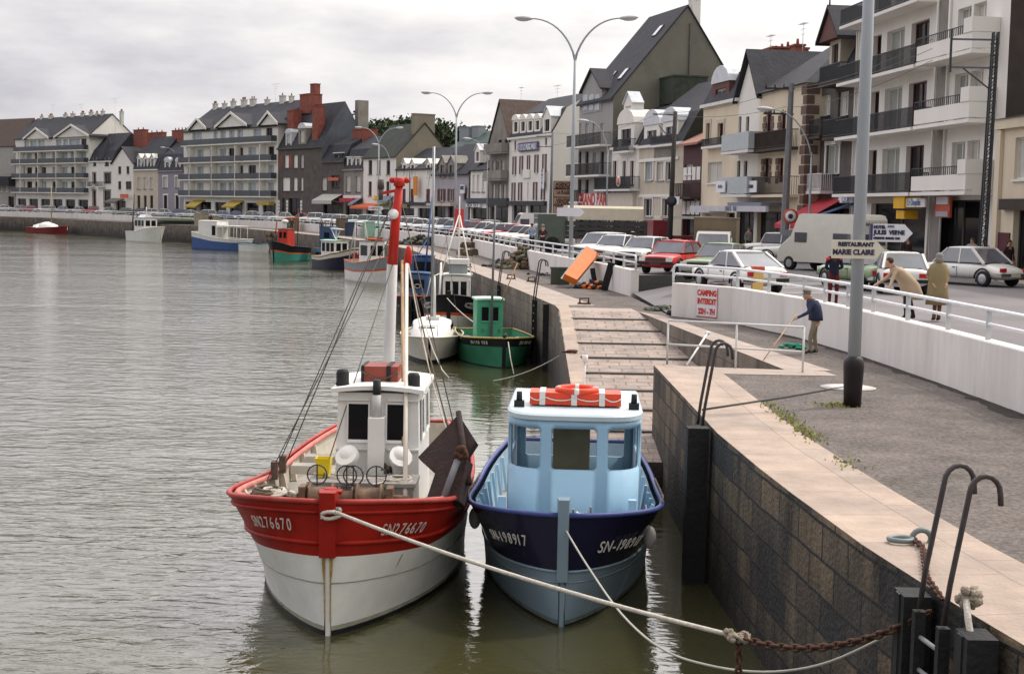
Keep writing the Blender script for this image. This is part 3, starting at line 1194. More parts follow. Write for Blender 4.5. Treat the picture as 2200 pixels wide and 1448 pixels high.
    def board(s, x0, y0, x1, y1, m, name='fascia', d=.10, off=0.0, txt=None, tm=None, size=None, ax=1.0, bold=.012, tz=0.0):
        u0, u1, z0, z1 = s.rect(x0, y0, x1, y1)
        b = MB()
        b.box(u0, u1, -d - off, -.006 - off, z0, z1)
        o = b.build(name, m, s.root)
        if txt:
            text_mesh(txt, size or (z1 - z0) * .62, tm, o, ((u0 + u1) / 2, -d - off - .012, (z0 + z1) / 2 + tz), UP, ax=ax, bold=bold)
        return o

    def shop(s, x0, y0, x1, st='k', **k):
        u0, u1 = s.l(x0, y0)[0], s.l(x1, y0)[0]
        z = s.l((x0 + x1) / 2, y0)[1]
        u0, u1 = max(.1, u0), min(s.w - .1, u1)
        s.winz(u0, u1, .12, z, st, rec=.30, sill=False, **k)

    def aerial(s, px, py, Yoff, h, w=1.1):
        u, z = s.l(px, py, Yoff)
        b = MB()
        b.cyl((u, Yoff, z - h), (u, Yoff, z), .03, .02, 5)
        for k in range(3):
            b.bar((u - w / 2 * (1 - .2 * k), Yoff, z - .1 - .35 * k), (u + w / 2 * (1 - .2 * k), Yoff, z - .1 - .35 * k), .025, .025)
        for k in range(7):
            x = u - w / 2 + k * w / 6
            b.bar((x, Yoff - .22, z - .1), (x, Yoff + .22, z - .1), .018, .018)
        b.build('aerial', galvm, s.root)


txtk = mat('black lettering', (0.02, 0.02, 0.025), 0.6)
txtr = mat('red lettering', (0.55, 0.05, 0.03), 0.5)
txtw = mat('white lettering', (0.75, 0.75, 0.74), 0.6)
txtb = mat('blue grey lettering', (0.16, 0.19, 0.30), 0.6)
darkf = mat('black shop front', (0.03, 0.03, 0.035), 0.5)
yel = mat('yellow canvas', (0.42, 0.30, 0.06), 0.8, var=.15)
redc = mat('red canvas', (0.40, 0.035, 0.05), 0.7, var=.15)
bluec = mat('blue canvas', (0.045, 0.075, 0.17), 0.7, var=.15)
orc = mat('orange canvas', (0.60, 0.13, 0.05), 0.7, var=.1)
greyc = mat('grey canvas', (0.20, 0.22, 0.26), 0.8, var=.1)
orsign = mat('orange sign paint', (0.62, 0.22, 0.03), 0.5)
ysign = mat('yellow sign paint', (0.72, 0.40, 0.02), 0.5)
rsign = mat('red sign paint', (0.55, 0.11, 0.06), 0.5)
wsign = mat('white sign paint', (0.72, 0.71, 0.73), 0.5, var=.04)

# --- far right: low cream house, then the tall white apartment house
B = Bld('cream_house', 'low cream house at the right edge beside the tall white apartments', (2139, 59.3), (2440, 48), 9, creamm)
B.win(2180, 295, 2215, 385, 'c')
B.shop(2178, 450, 2330, 'k')
B.walls(6.6)
B.hip_roof(6.6, 7.6, slate)
k = MB()
k.box(-.1, B.w, -.22, -.004, 6.2, 6.6)
k.build('cornice', creamm, B.root)
k = MB()
k.box(.05, .5, -.16, -.006, 0, 6.15)
k.build('pilaster', creamm, B.root)
B.board(2158, 427, 2330, 452, brownw, 'shop_sign', .25)
B.board(2140, 500, 2170, 540, mat('dark red board', (.09, .02, .03), .6), 'menu_board', .06)

B = Bld('apartment_house', 'tall white apartment house with iron and box balconies behind the near lamp post', (1829, 78.3), (2150, 60), 11, whitem, brownw, 'apartment house')
fl = [3.7, 6.75, 9.65]
for z in fl:
    for (x0, x1), st in zip(((1843, 1858), (1868, 1885), (1897, 1934), (1948, 1986)), 'rrgr'):
        y = 300
        B.winz(B.l(x0, y)[0], B.l(x1, y)[0], z + .03, z + 2.3, st, sill=False, rec=.28)
    for (x0, x1), st in zip(((2046, 2074), (2079, 2106)), 'gc'):
        B.winz(B.l(x0, y)[0], B.l(x1, y)[0], z + .03, z + 2.25, st, sill=False, rec=.25)
for (x0, x1), st in zip(((2050, 2079), (2084, 2112)), 'gc'):
    B.winz(B.l(x0, 60)[0], B.l(x1, 60)[0], 12.75, 14.9, st, sill=False, rec=.25)
B.shop(1872, 437, 1990, 'k')
B.shop(2012, 430, 2112, 'k')
B.walls(12.7)
ua, ub = B.l(1829, 300)[0], B.l(2006, 300)[0]
for z in fl:
    B.balcony(.05, ub, z, 1.15, .95, m=galvm if False else ironm, slabm=whitem, step=.10)
    o = B.balcony(B.l(2016, 280)[0], B.l(2139, 280)[0], z, 1.25, .72, slabm=whitem, panel=whitem)
    k = MB()
    u0, u1 = B.l(2016, 280)[0], B.l(2139, 280)[0]
    k.box(u0 + .05, u1 - .8, -1.24, -1.20, z + 1.05, z + 1.09)
    for i in range(24):
        x = u0 + .05 + i * (u1 - u0 - .85) / 23
        k.box(x - .012, x + .012, -1.235, -1.205, z + .72, z + 1.05)
    k.build('railing', ironm, o)
    k = MB()
    k.box(u1 - .85, u1 - .003, -1.26, -.01, z + .73, z + 1.35)
    k.build('side_screen', whitem, o)
B.balcony(.05, ub, 12.7, 1.1, .9, slabm=whitem, step=.10)
k = MB()
k.box(ub + .1, ub + 1.3, -.05, -.005, .1, 12.6)
k.build('stone_strip', stonem, B.root)
for u in (.12, ub + .02, ub + 1.42):
    k = MB()
    k.cyl((u, -.09, .1), (u, -.09, 12.6), .055, None, 7)
    k.build('drain_pipe', whitem, B.root)
k = MB()
k.box(B.l(2035, 60)[0], B.w, 0.003, 11, 12.703, 16.5)
k.build('upper_storey', whitem, B.root)
k = MB()
k.prism([(0, 1.3, 12.75), (0, 2.6, 17), (0, 10, 17.2), (0, 11, 12.75)], (B.l(2035, 60)[0] - .01, 0, 0))
k.build('roof', slate, B.root)
B.dormer(1872, -40, 1925, 40, 'r', whitem, 'flat', d=1.2, deep=1.5)
B.board(1863, 424, 1975, 437, beigem, 'fascia', .12)
B.board(1962, 416, 1986, 449, ysign, 'hanging_sign', .9, .1)
B.board(1959, 453, 1977, 471, ysign, 'hanging_sign', .7, .1)
B.board(1980, 427, 2027, 446, wsign, 'shop_sign', .10, .8, txt='Le Dauphin', tm=txtb, size=.42, ax=.8)
o = B.board(2030, 422, 2062, 468, rsign, 'shop_sign', .12, .35)
B.board(2034, 424, 2060, 440, wsign, 'sign_panel', .03, .48)
B.board(2033, 455, 2059, 466, mat('grey sign panel', (.4, .38, .42), .5), 'sign_panel', .03, .48)
B.awning(1778, 436, 1842, 463, 2.0, bluec)

# --- dark narrow house with the steep timber dormer
B = Bld('dark_stone_house', 'narrow dark stone house with steep timber dormer left of the white apartments', (1755, 84.3), (1829, 78.3), 10, darkst, slate, crop=c6)
B.row(820, 1000, [(442, 534)], 'c')
B.row(790, 1000, [(604, 690)], 'c')
B.win(500, 1245, 610, 1500, 'g', surround=whitem)
B.shop(445, 1790, 700, 'k')
B.walls(10.4)
B.mansard(10.4, 13.2, 14.6, 1.3, slate, slate)
B.balcony(.05, 2.4, B.l(480, 1180)[1], .8, 1.0, step=.12, slabm=brownw)
B.balcony(2.9, 5.9, B.l(660, 1180)[1], .8, 1.0, step=.12, slabm=brownw)
B.balcony(.0, 2.9, B.l(520, 1645)[1], .8, 1.0, step=.12, m=frw)
B.balcony(2.5, 5.9, B.l(660, 720)[1], 1.0, 1.0, step=.10, slabm=brownw)
B.dormer(530, 350, 620, 590, 'k', beigem, 'none', d=-.15, deep=2.4)
u0, u1, z0, z1 = B.rect(470, 90, 640, 345, -.4)
k = MB()
k.prism([(u0, -.6, z0), (u1, -.6, z0), ((u0 + u1) / 2, -.6, z1)], (0, 3.4, 0))
k.build('dormer_gable', mat('red brown timber', (.12, .045, .04), .7, var=.2), B.root)
k = MB()
c = (u0 + u1) / 2
for a, e in (((u0 - .2, z0 - .12), (c, z1 + .1)), ((u1 + .2, z0 - .12), (c, z1 + .1))):
    k.prism([(a[0], -.75, a[1]), (e[0], -.75, e[1]), (e[0], -.75, e[1] + .18), (a[0], -.75, a[1] + .18)], (0, 3.8, 0))
k.cyl((c, -.6, z1), (c, -.6, z1 + 1.3), .06, .02, 6)
k.build('roof', slate, B.root)
B.awning(430, 1710, 640, 1935, 2.6, redc)
B.board(635, 1690, 760, 1745, wsign, 'shop_sign', .1, .1, txt='CLUB', tm=txtb, size=.5)

# --- cream house with brown quoins
B = Bld('cream_house', 'cream house with brown stone quoins and dark red shutters left of the dark narrow house', (1625, 92.6), (1725, 84), 8.5, creamm, crop=c5)
B.row(160, 465, [(1858, 1908), (1985, 2030)], 'r', sill=False)
B.row(560, 770, [(1842, 1890), (1968, 2010)], 'r', sill=False)
B.shop(1790, 1020, 2060, 'k')
B.walls(10.2)
B.hip_roof(10.2, 13.4, slate, cut=4.5)
zb = B.l(1900, 490)[1]
B.balcony(.1, 7.5, zb, .8, 1.05, step=.09, slabm=brownw, m=brownw)
zb = B.l(1850, 880)[1]
B.balcony(.1, 7.8, zb, .9, 1.1, step=.14, slabm=creamm, m=brownw)
k = MB()
for i in range(17):
    w = .55 if i % 2 else .85
    k.box(B.w - w, B.w + .05, -.05, w - .1, .3 + i * .58, .3 + i * .58 + .50)
k.build('quoins', mat('brown quoin stone', (.15, .10, .085), .9, var=.2), B.root)
for x0, x1, y0, y1 in ((1840, 1858, 150, 470), (1908, 1926, 150, 470), (1968, 1985, 150, 470), (1826, 1842, 550, 780), (1890, 1906, 550, 780), (1950, 1968, 550, 780)):
    u0, u1, z0, z1 = B.rect(x0, y0, x1, y1)
    k = MB()
    for i in range(max(3, int((z1 - z0) / .4))):
        k.box(u0 - (.12 if i % 2 else 0), u1 + (.12 if i % 2 else 0), -.04, .02, z0 + i * .4, z0 + i * .4 + .36)
    k.build('surround', mat('brown quoin stone', ()), B.root)
B.chim(45, 470, 190, 560, 4.5, brick, 4, c6) if False else None
B.crop = c6
B.chim(45, 470, 190, 570, 5.0, brick, 3)
B.chim(232, 412, 272, 480, 5.0, brick, 1)
B.aerial(25, 300, 5.0, 2.6)
B.aerial(305, 195, 4.5, 2.6)
B.crop = c5
B.board(1815, 760, 1912, 858, wsign, 'shop_sign', .06, .95, txt='VITAMIN', tm=txtk, size=.30, ax=.9)
B.board(1710, 760, 1808, 795, mat('navy sign', (.05, .055, .13), .5), 'shop_sign', .06, .95, txt='PTIT', tm=txtw, size=.3)
B.board(1500, 975, 2050, 1022, mat('pale awning band', (.50, .49, .52), .7), 'fascia', .2, 1.2)
u0, u1, z0, z1 = B.rect(1690, 985, 2040, 1015)
text_mesh('SNACK   BAR', .42, txtb, B.root, (u0 + 1.2, -1.42, (z0 + z1) / 2), UP, bold=.01)
B.board(1700, 945, 2000, 975, greyc, 'awning', 1.35)

# --- narrow white house with a pointed gable
B = Bld('white_gabled_house', 'narrow white house with pointed gable between the cream houses', (1580, 96.9), (1625, 92.6), 8.5, whitem, crop=c5)
B.row(205, 360, [(1618, 1650), (1688, 1716)], 'k')
B.row(585, 752, [(1610, 1640), (1670, 1700)], 'k')
B.shop(1610, 1020, 1760, 'k')
B.walls(10.3, front_gable=12.9)
k = MB()
for a, e in (((-.35, 9.9), (B.w / 2, 13.15)), ((B.w + .35, 9.9), (B.w / 2, 13.15))):
    k.prism([(a[0], -.35, a[1]), (e[0], -.35, e[1]), (e[0], -.35, e[1] + .16), (a[0], -.35, a[1] + .16)], (0, 9, 0))
k.build('roof', slate, B.root)
pale = mat('pale blue grey panel', (.42, .46, .47), .5)
B.balcony(.1, 5.8, B.l(1640, 515)[1], 1.2, 1.15, panel=pale)
B.balcony(.1, 5.8, B.l(1620, 880)[1], 1.2, 1.15, panel=pale)
B.board(1590, 762, 1672, 858, wsign, 'shop_sign', .06, 1.25, txt='RIVIERA', tm=txtb, size=.28)
B.chim(1745, 180, 1775, 330, 4.5, brick, 1, thick=1.0)

# --- cream flat-fronted house with the red dormer
B = Bld('cream_house', 'plain cream house with red roof dormer and wide brown window', (1505, 104.4), (1580, 96.9), 9, creamm, crop=c5)
B.row(262, 442, [(1352, 1382), (1452, 1498)], 'r', surround=beigem)
B.win(1362, 595, 1482, 775, 'c')
B.shop(1345, 1035, 1400, 'c')
B.shop(1520, 1030, 1600, 'k')
B.walls(10.3)
B.mansard(10.3, 12.3, 13.2, .9, slate, slate)
B.crop = c4
B.dormer(1962, 712, 2105, 840, 'c', mat('red brown timber', ()), 'arch', d=.15)
B.crop = c5
zb = B.l(1420, 460)[1]
B.balcony(1.2, 5.8, zb, .5, .55, step=.12)
B.board(1310, 972, 1520, 1030, mat('pale awning band', ()), 'awning', .9)
B.board(1430, 120, 1530, 200, creamm, 'panel', .03) if False else None

# --- half-timbered sliver
B = Bld('half_timbered_house', 'narrow half timbered house with red tiled roof between beige and cream houses', (1465, 108.4), (1505, 104.4), 8, mat('dark timber wall', (.075, .03, .035), .7, var=.2), crop=c5)
B.win(1165, 615, 1235, 700, 'c')
B.row(900, 950, [(1230, 1275)], 'c')
B.shop(1150, 1030, 1280, 'r')
B.walls(7.7, 9.6)
B.gable_roof(7.7, 9.6, .5, .5, mat('red clay tiles', (.33, .17, .135), .8, var=.3, scale=3))
w = B.w
for z0, z1 in ((4.95, 5.9), (2.4, 3.4)):
    for i in range(4):
        k = MB()
        k.box(.15 + i * w / 4.2, .15 + i * w / 4.2 + w / 5.5, -.03, -.004, z0, z1)
        k.build('infill_panel', whitem, B.root)
B.balcony(.1, w - .1, 3.7, .8, 1.0, m=brownw, slabm=brownw)
B.board(1127, 893, 1222, 958, wsign, 'shop_sign', .08, .9, txt='LES VOILES', tm=txtk, size=.35, ax=.75)

# --- beige house, white dormers
B = Bld('beige_stone_house', 'beige stone house with two rounded white dormers behind the dark utility pole', (1370, 118.4), (1465, 108.4), 10, beigem, greym, crop=c5)
B.row(592, 752, [(828, 890), (925, 985), (1003, 1052)], 'bcd', surround=whitem)
B.row(908, 1062, [(815, 885), (972, 1030)], 'd', surround=whitem)
B.walls(7.9)
B.mansard(7.9, 10.3, 13.2, 1.2, slate, slateg)
B.dormer(815, 275, 950, 425, 'd', whitem, 'arch', d=.2)
B.dormer(975, 245, 1105, 410, 'd', whitem, 'arch', d=.2)
B.board(905, 455, 1050, 570, stonem, 'stone_panel', .06)
B.board(775, 560, 1115, 585, whitem, 'string_course', .1)
B.board(775, 872, 1115, 895, whitem, 'string_course', .1)
B.balcony(4.0, 9.0, B.l(970, 450)[1], .5, .7, step=.12)
B.crop = c4
B.chim(1625, 700, 1775, 770, 5.5, mat('mossy brick', (.05, .06, .045), .9, var=.3), 0)
B.crop = c5

# --- white house with the ornate dormer
B = Bld('white_house', 'narrow white house with ornate pedimented dormer and dark red doors', (1312, 124.5), (1370, 118.4), 9, whitem, slate, crop=c5)
B.row(585, 790, [(550, 580), (632, 660), (698, 728)], 'r', surround=whitem)
B.shop(495, 985, 748, 'k')
B.walls(8.0)
B.mansard(8.0, 10.6, 11.8, 1.2, slate, slate)
B.dormer(590, 265, 730, 500, 'r', whitem, 'arch', d=-.15, rm=whitem)
B.dormer(640, 90, 715, 215, 'w', whitem, 'gable', d=.1, rm=zinc, deep=1.0)
B.balcony(2.0, 5.6, B.l(650, 505)[1], .7, 1.0, step=.1)
B.balcony(-2.0, 6.6, B.l(600, 830)[1], .9, 1.05, step=.09)
o = B.board(290, 862, 750, 972, mat('cream fascia', (.62, .56, .47), .7), 'fascia', .35)
u0, u1, z0, z1 = B.rect(290, 875, 515, 965)
k = MB()
k.box(u0, u1, -.40, -.353, z0, z1)
s_ = k.build('sign_panel', wsign, o)
text_mesh('GRAND BAR', 1.45, txtr, o, ((u0 + u1) / 2, -.42, (z0 + z1) / 2), UP, ax=.92, bold=.05)
k = MB()
k.lathe([(0, 0), (.45, 0), (.45, .05), (0, .05)], (4.2, -.98, B.l(605, 765)[1]), 20, axis='Y')
k.build('round_sign', wsign, B.root)
k = MB()
k.lathe([(0, 0), (.32, 0), (.32, .03), (0, .03)], (4.2, -1.01, B.l(605, 765)[1]), 20, axis='Y')
k.build('round_sign', rsign, B.root)

# --- tall grey house with the great cement gable
B = Bld('grey_gabled_house', 'tall grey house with a huge steep bare cement gable over its neighbours', (1240, 133), (1312, 124.5), 10.8, greym, gablem, 'apartment house', crop=c5)
XS = [(243, 275), (308, 338), (372, 402), (438, 470)]
B.row(262, 455, XS, 'g', sill=False)
B.row(505, 700, XS, 'kkdk', sill=False)
B.row(745, 925, XS[:1] + XS[1:2] + [(410, 470)], 'kkg', sill=False)
B.shop(235, 985, 480, 'k')
B.walls(12.4, 20.4, .62, 14.6)
B.gable_roof(12.4, 20.4, .62, .3, slate, 14.6)
u0, z = B.l(300, 462)
for yy in (462, 712):
    B.balcony(-.4, 8.6, B.l(350, yy)[1], 1.1, 1.05, step=.11, slabm=whitem)
B.balcony(.2, 2.5, B.l(250, 935)[1], .9, 1.05, step=.11, slabm=whitem)
B.crop = c4
u0, u1, z0, z1 = B.rect(842, 770, 1010, 970, -.05)
k = MB()
k.box(u0, u1, -.05, 3.2, z0, z1)
k.prism([(u0, -.05, z1 + .002), (u1, -.05, z1 + .002), ((u0 + u1) / 2, -.05, z1 + 1.7)], (0, 4.6, 0))
dm = k.build('dormer', greym, B.root)
k = MB()
c = (u0 + u1) / 2
for a, e in (((u0 - .25, z1 - .2), (c, z1 + 1.75)), ((u1 + .25, z1 - .2), (c, z1 + 1.75))):
    k.prism([(a[0], -.3, a[1]), (e[0], -.3, e[1]), (e[0], -.3, e[1] + .14), (a[0], -.3, a[1] + .14)], (0, 5.2, 0))
k.build('roof', slate, dm)
for x0, x1 in ((858, 888), (908, 940), (958, 990)):
    a0, a1, h0, h1 = B.rect(x0, 815, x1, 950, -.05)
    k = MB()
    k.box(a0, a1, -.09, -.052, h0, h1, 1)
    k.box(a0 - .08, a0, -.1, -.052, h0, h1, 0)
    k.box(a1, a1 + .08, -.1, -.052, h0, h1, 0)
    k.build('window', [frw, gb_], dm)
sl = (20.4 - 12.4) / (10.8 * .62)
for x, y in ((7.0, 1.6), (4.0, 1.6), (6.6, 4.9)):
    k = MB()
    T = Matrix.Translation((x, y, 12.4 + y * sl + .26)) @ Matrix.Rotation(math.atan(sl), 4, 'X')
    k.T = T
    k.box(-.45, .45, -.65, .65, -.05, .06, 0)
    k.face([(-.37, -.57, .064), (.37, -.57, .064), (.37, .57, .064), (-.37, .57, .064)], 1)
    k.build('skylight', [frk, mat('bright skylight glass', (.55, .57, .6), .1)], B.root)
B.chimney(B.w - .6, 7.6, 17.0, 21.2, .9, .8, whitem, 0)
k = MB()
k.cyl((B.w + .09, 7.0, 6), (B.w + .09, 7.0, 19), .09, None, 8)
k.build('flue_pipe', darkst, B.root)
B.aerial(1812, 5, 7.6, 3.4)
b2 = MB()
b2.box(.1, 3.2, -.12, -.006, .3, .9)

# --- white hotel
B = Bld('white_hotel', 'white hotel with maroon shutters, row of round topped dormers and a HOTEL sign', (1092, 156), (1185, 144), 9, whitem, whitem, 'hotel', crop=c3)
zr1 = (622, 782)
P1 = [(1404, 1440), (1463, 1498), (1528, 1558), (1592, 1630), (1660, 1700)]
for x0, x1 in P1:
    y0 = 628 - (x0 - 1404) * .085
    m_ = (x1 - x0) * .27
    B.win(x0 + m_, y0, x1 - m_, y0 + 155, 'b', shutters=shm)
for i, (x0, x1) in enumerate([(1396, 1432), (1452, 1490), (1526, 1546), (1580, 1620), (1648, 1688)]):
    y0 = 852 - (x0 - 1396) * .03
    m_ = (x1 - x0) * .27
    B.win(x0 + m_, y0, x1 - m_, y0 + 155, 'b', shutters=None if i == 2 else shm)
B.row(495, 572, [(1420, 1436)], 'm')
B.row(465, 530, [(1682, 1700)], 'm')
B.shop(1400, 1045, 1520, 'k')
B.shop(1540, 1045, 1700, 'k')
B.walls(10.2, 14.4, .5)
B.mansard(10.2, 12.8, 14.6, 1.4, slate, whitem)
for x0 in (1405, 1468, 1530, 1592):
    B.dormer(x0, 315 - (x0 - 1405) * .06, x0 + 50, 430 - (x0 - 1405) * .1, 'k', whitem, 'arch', d=.1, rm=whitem)
B.dormer(1665, 285, 1735, 425, 'k', whitem, 'gable', d=-.05, rm=zinc)
B.board(1470, 505, 1632, 582, mat('maroon sign frame', (.10, .035, .05), .5), 'hotel_sign', .12, .06)
B.board(1478, 517, 1624, 570, wsign, 'sign_panel', .02, .19, txt='GRAND HOTEL', tm=txtb, size=1.1, ax=.82, bold=.03)
zt = B.l(1685, 735)[1]
zb = B.l(1685, 905)[1]
u = B.l(1685, 800)[0]
k = MB()
k.box(u - .55, u + .55, -.34, -.30, zb, zt)
vs = k.build('hotel_sign', wsign, B.root)
for i, ch in enumerate('HOTEL'):
    text_mesh(ch, (zt - zb) / 5.2, txtk, vs, (u, -.36, zt - (i + .5) * (zt - zb) / 5), UP, ax=1.0, bold=.03)
B.board(1380, 1010, 1700, 1045, darkf, 'fascia', .3)
B.win
k = MB()
for y in (2.0, 4.6):
    for z in (4.4, 7.4):
        k.box(B.w + .004, B.w + .05, y, y + 1.1, z, z + 1.5)
k.build('shutter', mat('pale roller shutter', (.5, .5, .5), .6), B.root)
B.aerial(1480, 30, 5, 4.0)
B.aerial(1790, 12, 6, 4.0, 1.8)
B.board(1500, 740, 1560, 812, whitem, 'crest', .15)

# --- advertising board on the corner
root = thing('notice_board', 'tall tan notice board with four painted panels beside the hotel corner', 'notice board', (0, 0, 0))
y = 140.0
a, c = D(1189, 389, y), D(1230, 460, y)
k = MB()
k.box(a.x, c.x, y, y + .12, c.z, a.z)
for x in (a.x + .1, c.x - .1):
    k.box(x - .06, x + .06, y + .121, y + .24, ZR, a.z)
k.build('frame', mat('dark board frame', (.10, .06, .05), .7), root)
n = 4
for i in range(n):
    z1 = a.z - .05 - i * (a.z - c.z) / n
    z0 = a.z - (i + 1) * (a.z - c.z) / n + .06
    k = MB()
    k.box(a.x + .06, c.x - .06, y - .04, y - .003, z0, z1)
    o = k.build('panel', mat('tan painted board', (.42, .30, .22), .7, var=.08), root)
    for j, s_ in enumerate((('AGENCE', 'MARION'), ('LA PLAGE', ''), ('VENTES', 'LOCATIONS'), ('TERRAINS', ''))[i]):
        if s_:
            text_mesh(s_, .46, mat('brown lettering', (.08, .03, .025), .6), o, ((a.x + c.x) / 2, y - .055, z1 - .28 - j * .36), UP, ax=.62 if len(s_) > 7 else .85, bold=.02)

# --- grey stone house with pointed gable
B = Bld('grey_stone_house', 'grey stone house with pointed front gable left of the white hotel', (1050, 161.6), (1092, 156), 9, stonem, crop=c3)
B.row(455, 525, [(1284, 1312), (1338, 1366)], 'k')
B.row(665, 760, [(1228, 1252), (1265, 1290), (1305, 1335)], 'cdc')
B.row(868, 1000, [(1230, 1252), (1282, 1304), (1322, 1344)], 'w')
B.shop(1215, 1060, 1375, 'k')
B.walls(10.1, front_gable=14.2)
k = MB()
w = B.w
for a, e in (((-.3, 9.7), (w / 2, 14.45)), ((w + .3, 9.7), (w / 2, 14.45))):
    k.prism([(a[0], -.15, a[1]), (e[0], -.15, e[1]), (e[0], -.15, e[1] + .16), (a[0], -.15, a[1] + .16)], (0, 9.3, 0))
k.build('roof', mat('brown tiled roof', (.085, .06, .05), .8, var=.25), B.root)
B.balcony(.3, w - .2, B.l(1300, 595)[1], .9, 1.0, panel=stonem, slabm=stonem)
B.balcony(.3, w - .2, B.l(1290, 825)[1], .9, 1.0, panel=stonem, slabm=stonem)
B.board(1200, 985, 1375, 1050, darkf, 'fascia', .3)

# --- small white house with slate roof
B = Bld('white_house', 'small white house with closed shutters and slate roof behind the red kerb sign', (1010, 166.7), (1048, 162), 8, whitem, darkst, crop=c3)
B.row(785, 930, [(1060, 1082), (1098, 1124), (1142, 1166)], 'w', split=False)
B.shop(1050, 1070, 1180, 'k')
B.walls(6.9)
B.gable_roof(6.9, 9.5, .5, .25, slate)
B.dormer(1080, 575, 1125, 680, 'd', whitem, 'gable', d=.4)
B.board(1020, 985, 1190, 1028, mat('slate blue fascia', (.07, .075, .10), .6), 'fascia', .2)
B.board(1022, 1035, 1142, 1062, wsign, 'shop_sign', .3, .0, txt='HI-FI TELE', tm=txtk, size=.95, ax=.8)
B.chim(1085, 380, 1145, 480, 5, zinc, 0) if False else None

# --- lilac-grey house
B = Bld('lilac_house', 'lilac grey house with dark shutters and two heavy dormers behind the white tripod mast', (930, 176.6), (1006, 167.3), 8.5, lilacm, stonem, crop=c3)
for x0, x1 in ((778, 812), (862, 892)):
    B.win(x0, 905, x1, 1010, 'd', shutters=frb)
B.row(895, 1000, [(985, 1010)], 'r')
B.shop(720, 1055, 830, 'k')
B.shop(850, 1055, 915, 'r')
B.walls(6.6)
B.gable_roof(6.6, 10.2, .5, .3, slate)
B.dormer(772, 685, 828, 815, 'd', stonem, 'gable', d=-.1, rm=stonem)
B.dormer(850, 685, 908, 815, 'd', stonem, 'gable', d=-.1, rm=stonem)
B.board(720, 1030, 930, 1052, beigem, 'fascia', .9)
B.board(975, 870, 1012, 945, wsign, 'hanging_sign', .15, .2)
B.board(980, 880, 1008, 912, mat('navy sign', ()), 'sign_panel', .03, .36)

# --- white house with orange sign
B = Bld('white_house', 'white house with closed maroon shutters, three dormers and a long orange sign', (852, 186.3), (930, 176.6), 8.5, whitem, slate, crop=c3)
B.row(905, 1010, [(454, 486), (526, 556), (660, 694)], 'm', split=False)
B.shop(440, 1070, 560, 'k')
B.shop(590, 1070, 700, 'k')
B.walls(7.3)
B.gable_roof(7.3, 10.0, .5, .25, slate)
for x in (455, 525, 662):
    B.dormer(x, 690, x + 38, 805, 'k', whitem, 'gable', d=-.1, rm=whitem)
B.board(588, 800, 620, 962, orsign, 'shop_sign', .12, .5)
B.board(440, 1020, 720, 1048, darkf, 'fascia', .3)
k = MB()
k.cyl((4.2, -.08, 0), (4.2, -.08, 7), .06, None, 6)
k.build('drain_pipe', frk, B.root)

# --- tall white house with the ochre gable
B = Bld('white_house', 'tall white house with a big slate roof and ochre grey gable with a wide chimney', (780, 195.2), (850, 186.3), 8.2, whitem, mat('ochre grey gable', (.24, .215, .165), .95, var=.15, scale=.4, dirt=.4, dcol=(.15, .135, .11)), crop=c3)
B.row(660, 782, [(166, 198), (240, 270), (320, 352)], 'kkk')
B.row(842, 965, [(166, 194), (240, 268), (318, 345)], 'kkk')
B.shop(150, 1080, 220, 'k')
B.shop(260, 1080, 390, 'k')
B.walls(9.1, 13.4)
B.gable_roof(9.1, 13.4, .5, .25, slateg)
B.chimney(B.w - .5, 4.1, 8, 14.6, .9, 3.0, mat('ochre grey gable', ()), 0)
B.awning(110, 1030, 290, 1062, 2.0, orc)
B.board(280, 1035, 520, 1060, mat('olive fascia', (.22, .22, .07), .6), 'fascia', .4)
B.board(262, 965, 290, 1010, ysign, 'hanging_sign', .2, .6)
B.awning(300, 965, 385, 1010, 1.0, greyc)

# --- dark stone house with two dormers
B = Bld('dark_stone_house', 'dark stone house with slate mansard and grey awning beside the tall white house', (738, 200.9), (780, 195.2), 8, stonem, slate, crop=c2)
B.row(795, 930, [(1455, 1492), (1540, 1578)], 'c', split=False)
B.shop(1450, 1040, 1585, 'k')
B.walls(7.6)
B.mansard(7.6, 10.4, 12.3, 1.0, slate, slate)
for x in (1462, 1535):
    B.dormer(x, 635, x + 45, 750, 'd', whitem, 'flat', d=.1)
B.board(1440, 960, 1590, 985, whitem, 'string_course', .2)
B.board(1445, 985, 1560, 1018, redc, 'awning', .9)
B.crop = c2
B.chim(1575, 405, 1660, 510, 4, brick, 0)
B.awning(1560, 975, 1600, 1035, 1.6, greyc)

# --- dark lower wing
B = Bld('dark_stone_house', 'sooty lower house with a pale scalloped awning and small red sign', (691, 206.4), (738, 200.9), 8, darkst, slate, crop=c2)
B.win(1225, 812, 1288, 918, 'c')
B.win(1330, 790, 1395, 890, 'k')
B.shop(1260, 1040, 1390, 'k')
B.walls(8.8)
B.mansard(8.8, 11.2, 12.6, 1.2, slate, slate)
B.dormer(1350, 600, 1420, 700, 'd', slate, 'flat', d=.1)
B.awning(1255, 950, 1425, 1005, 1.8, mat('stone white canvas', (.45, .44, .40), .8, var=.1), .5)
B.board(1318, 808, 1408, 835, rsign, 'shop_sign', .1, .3)

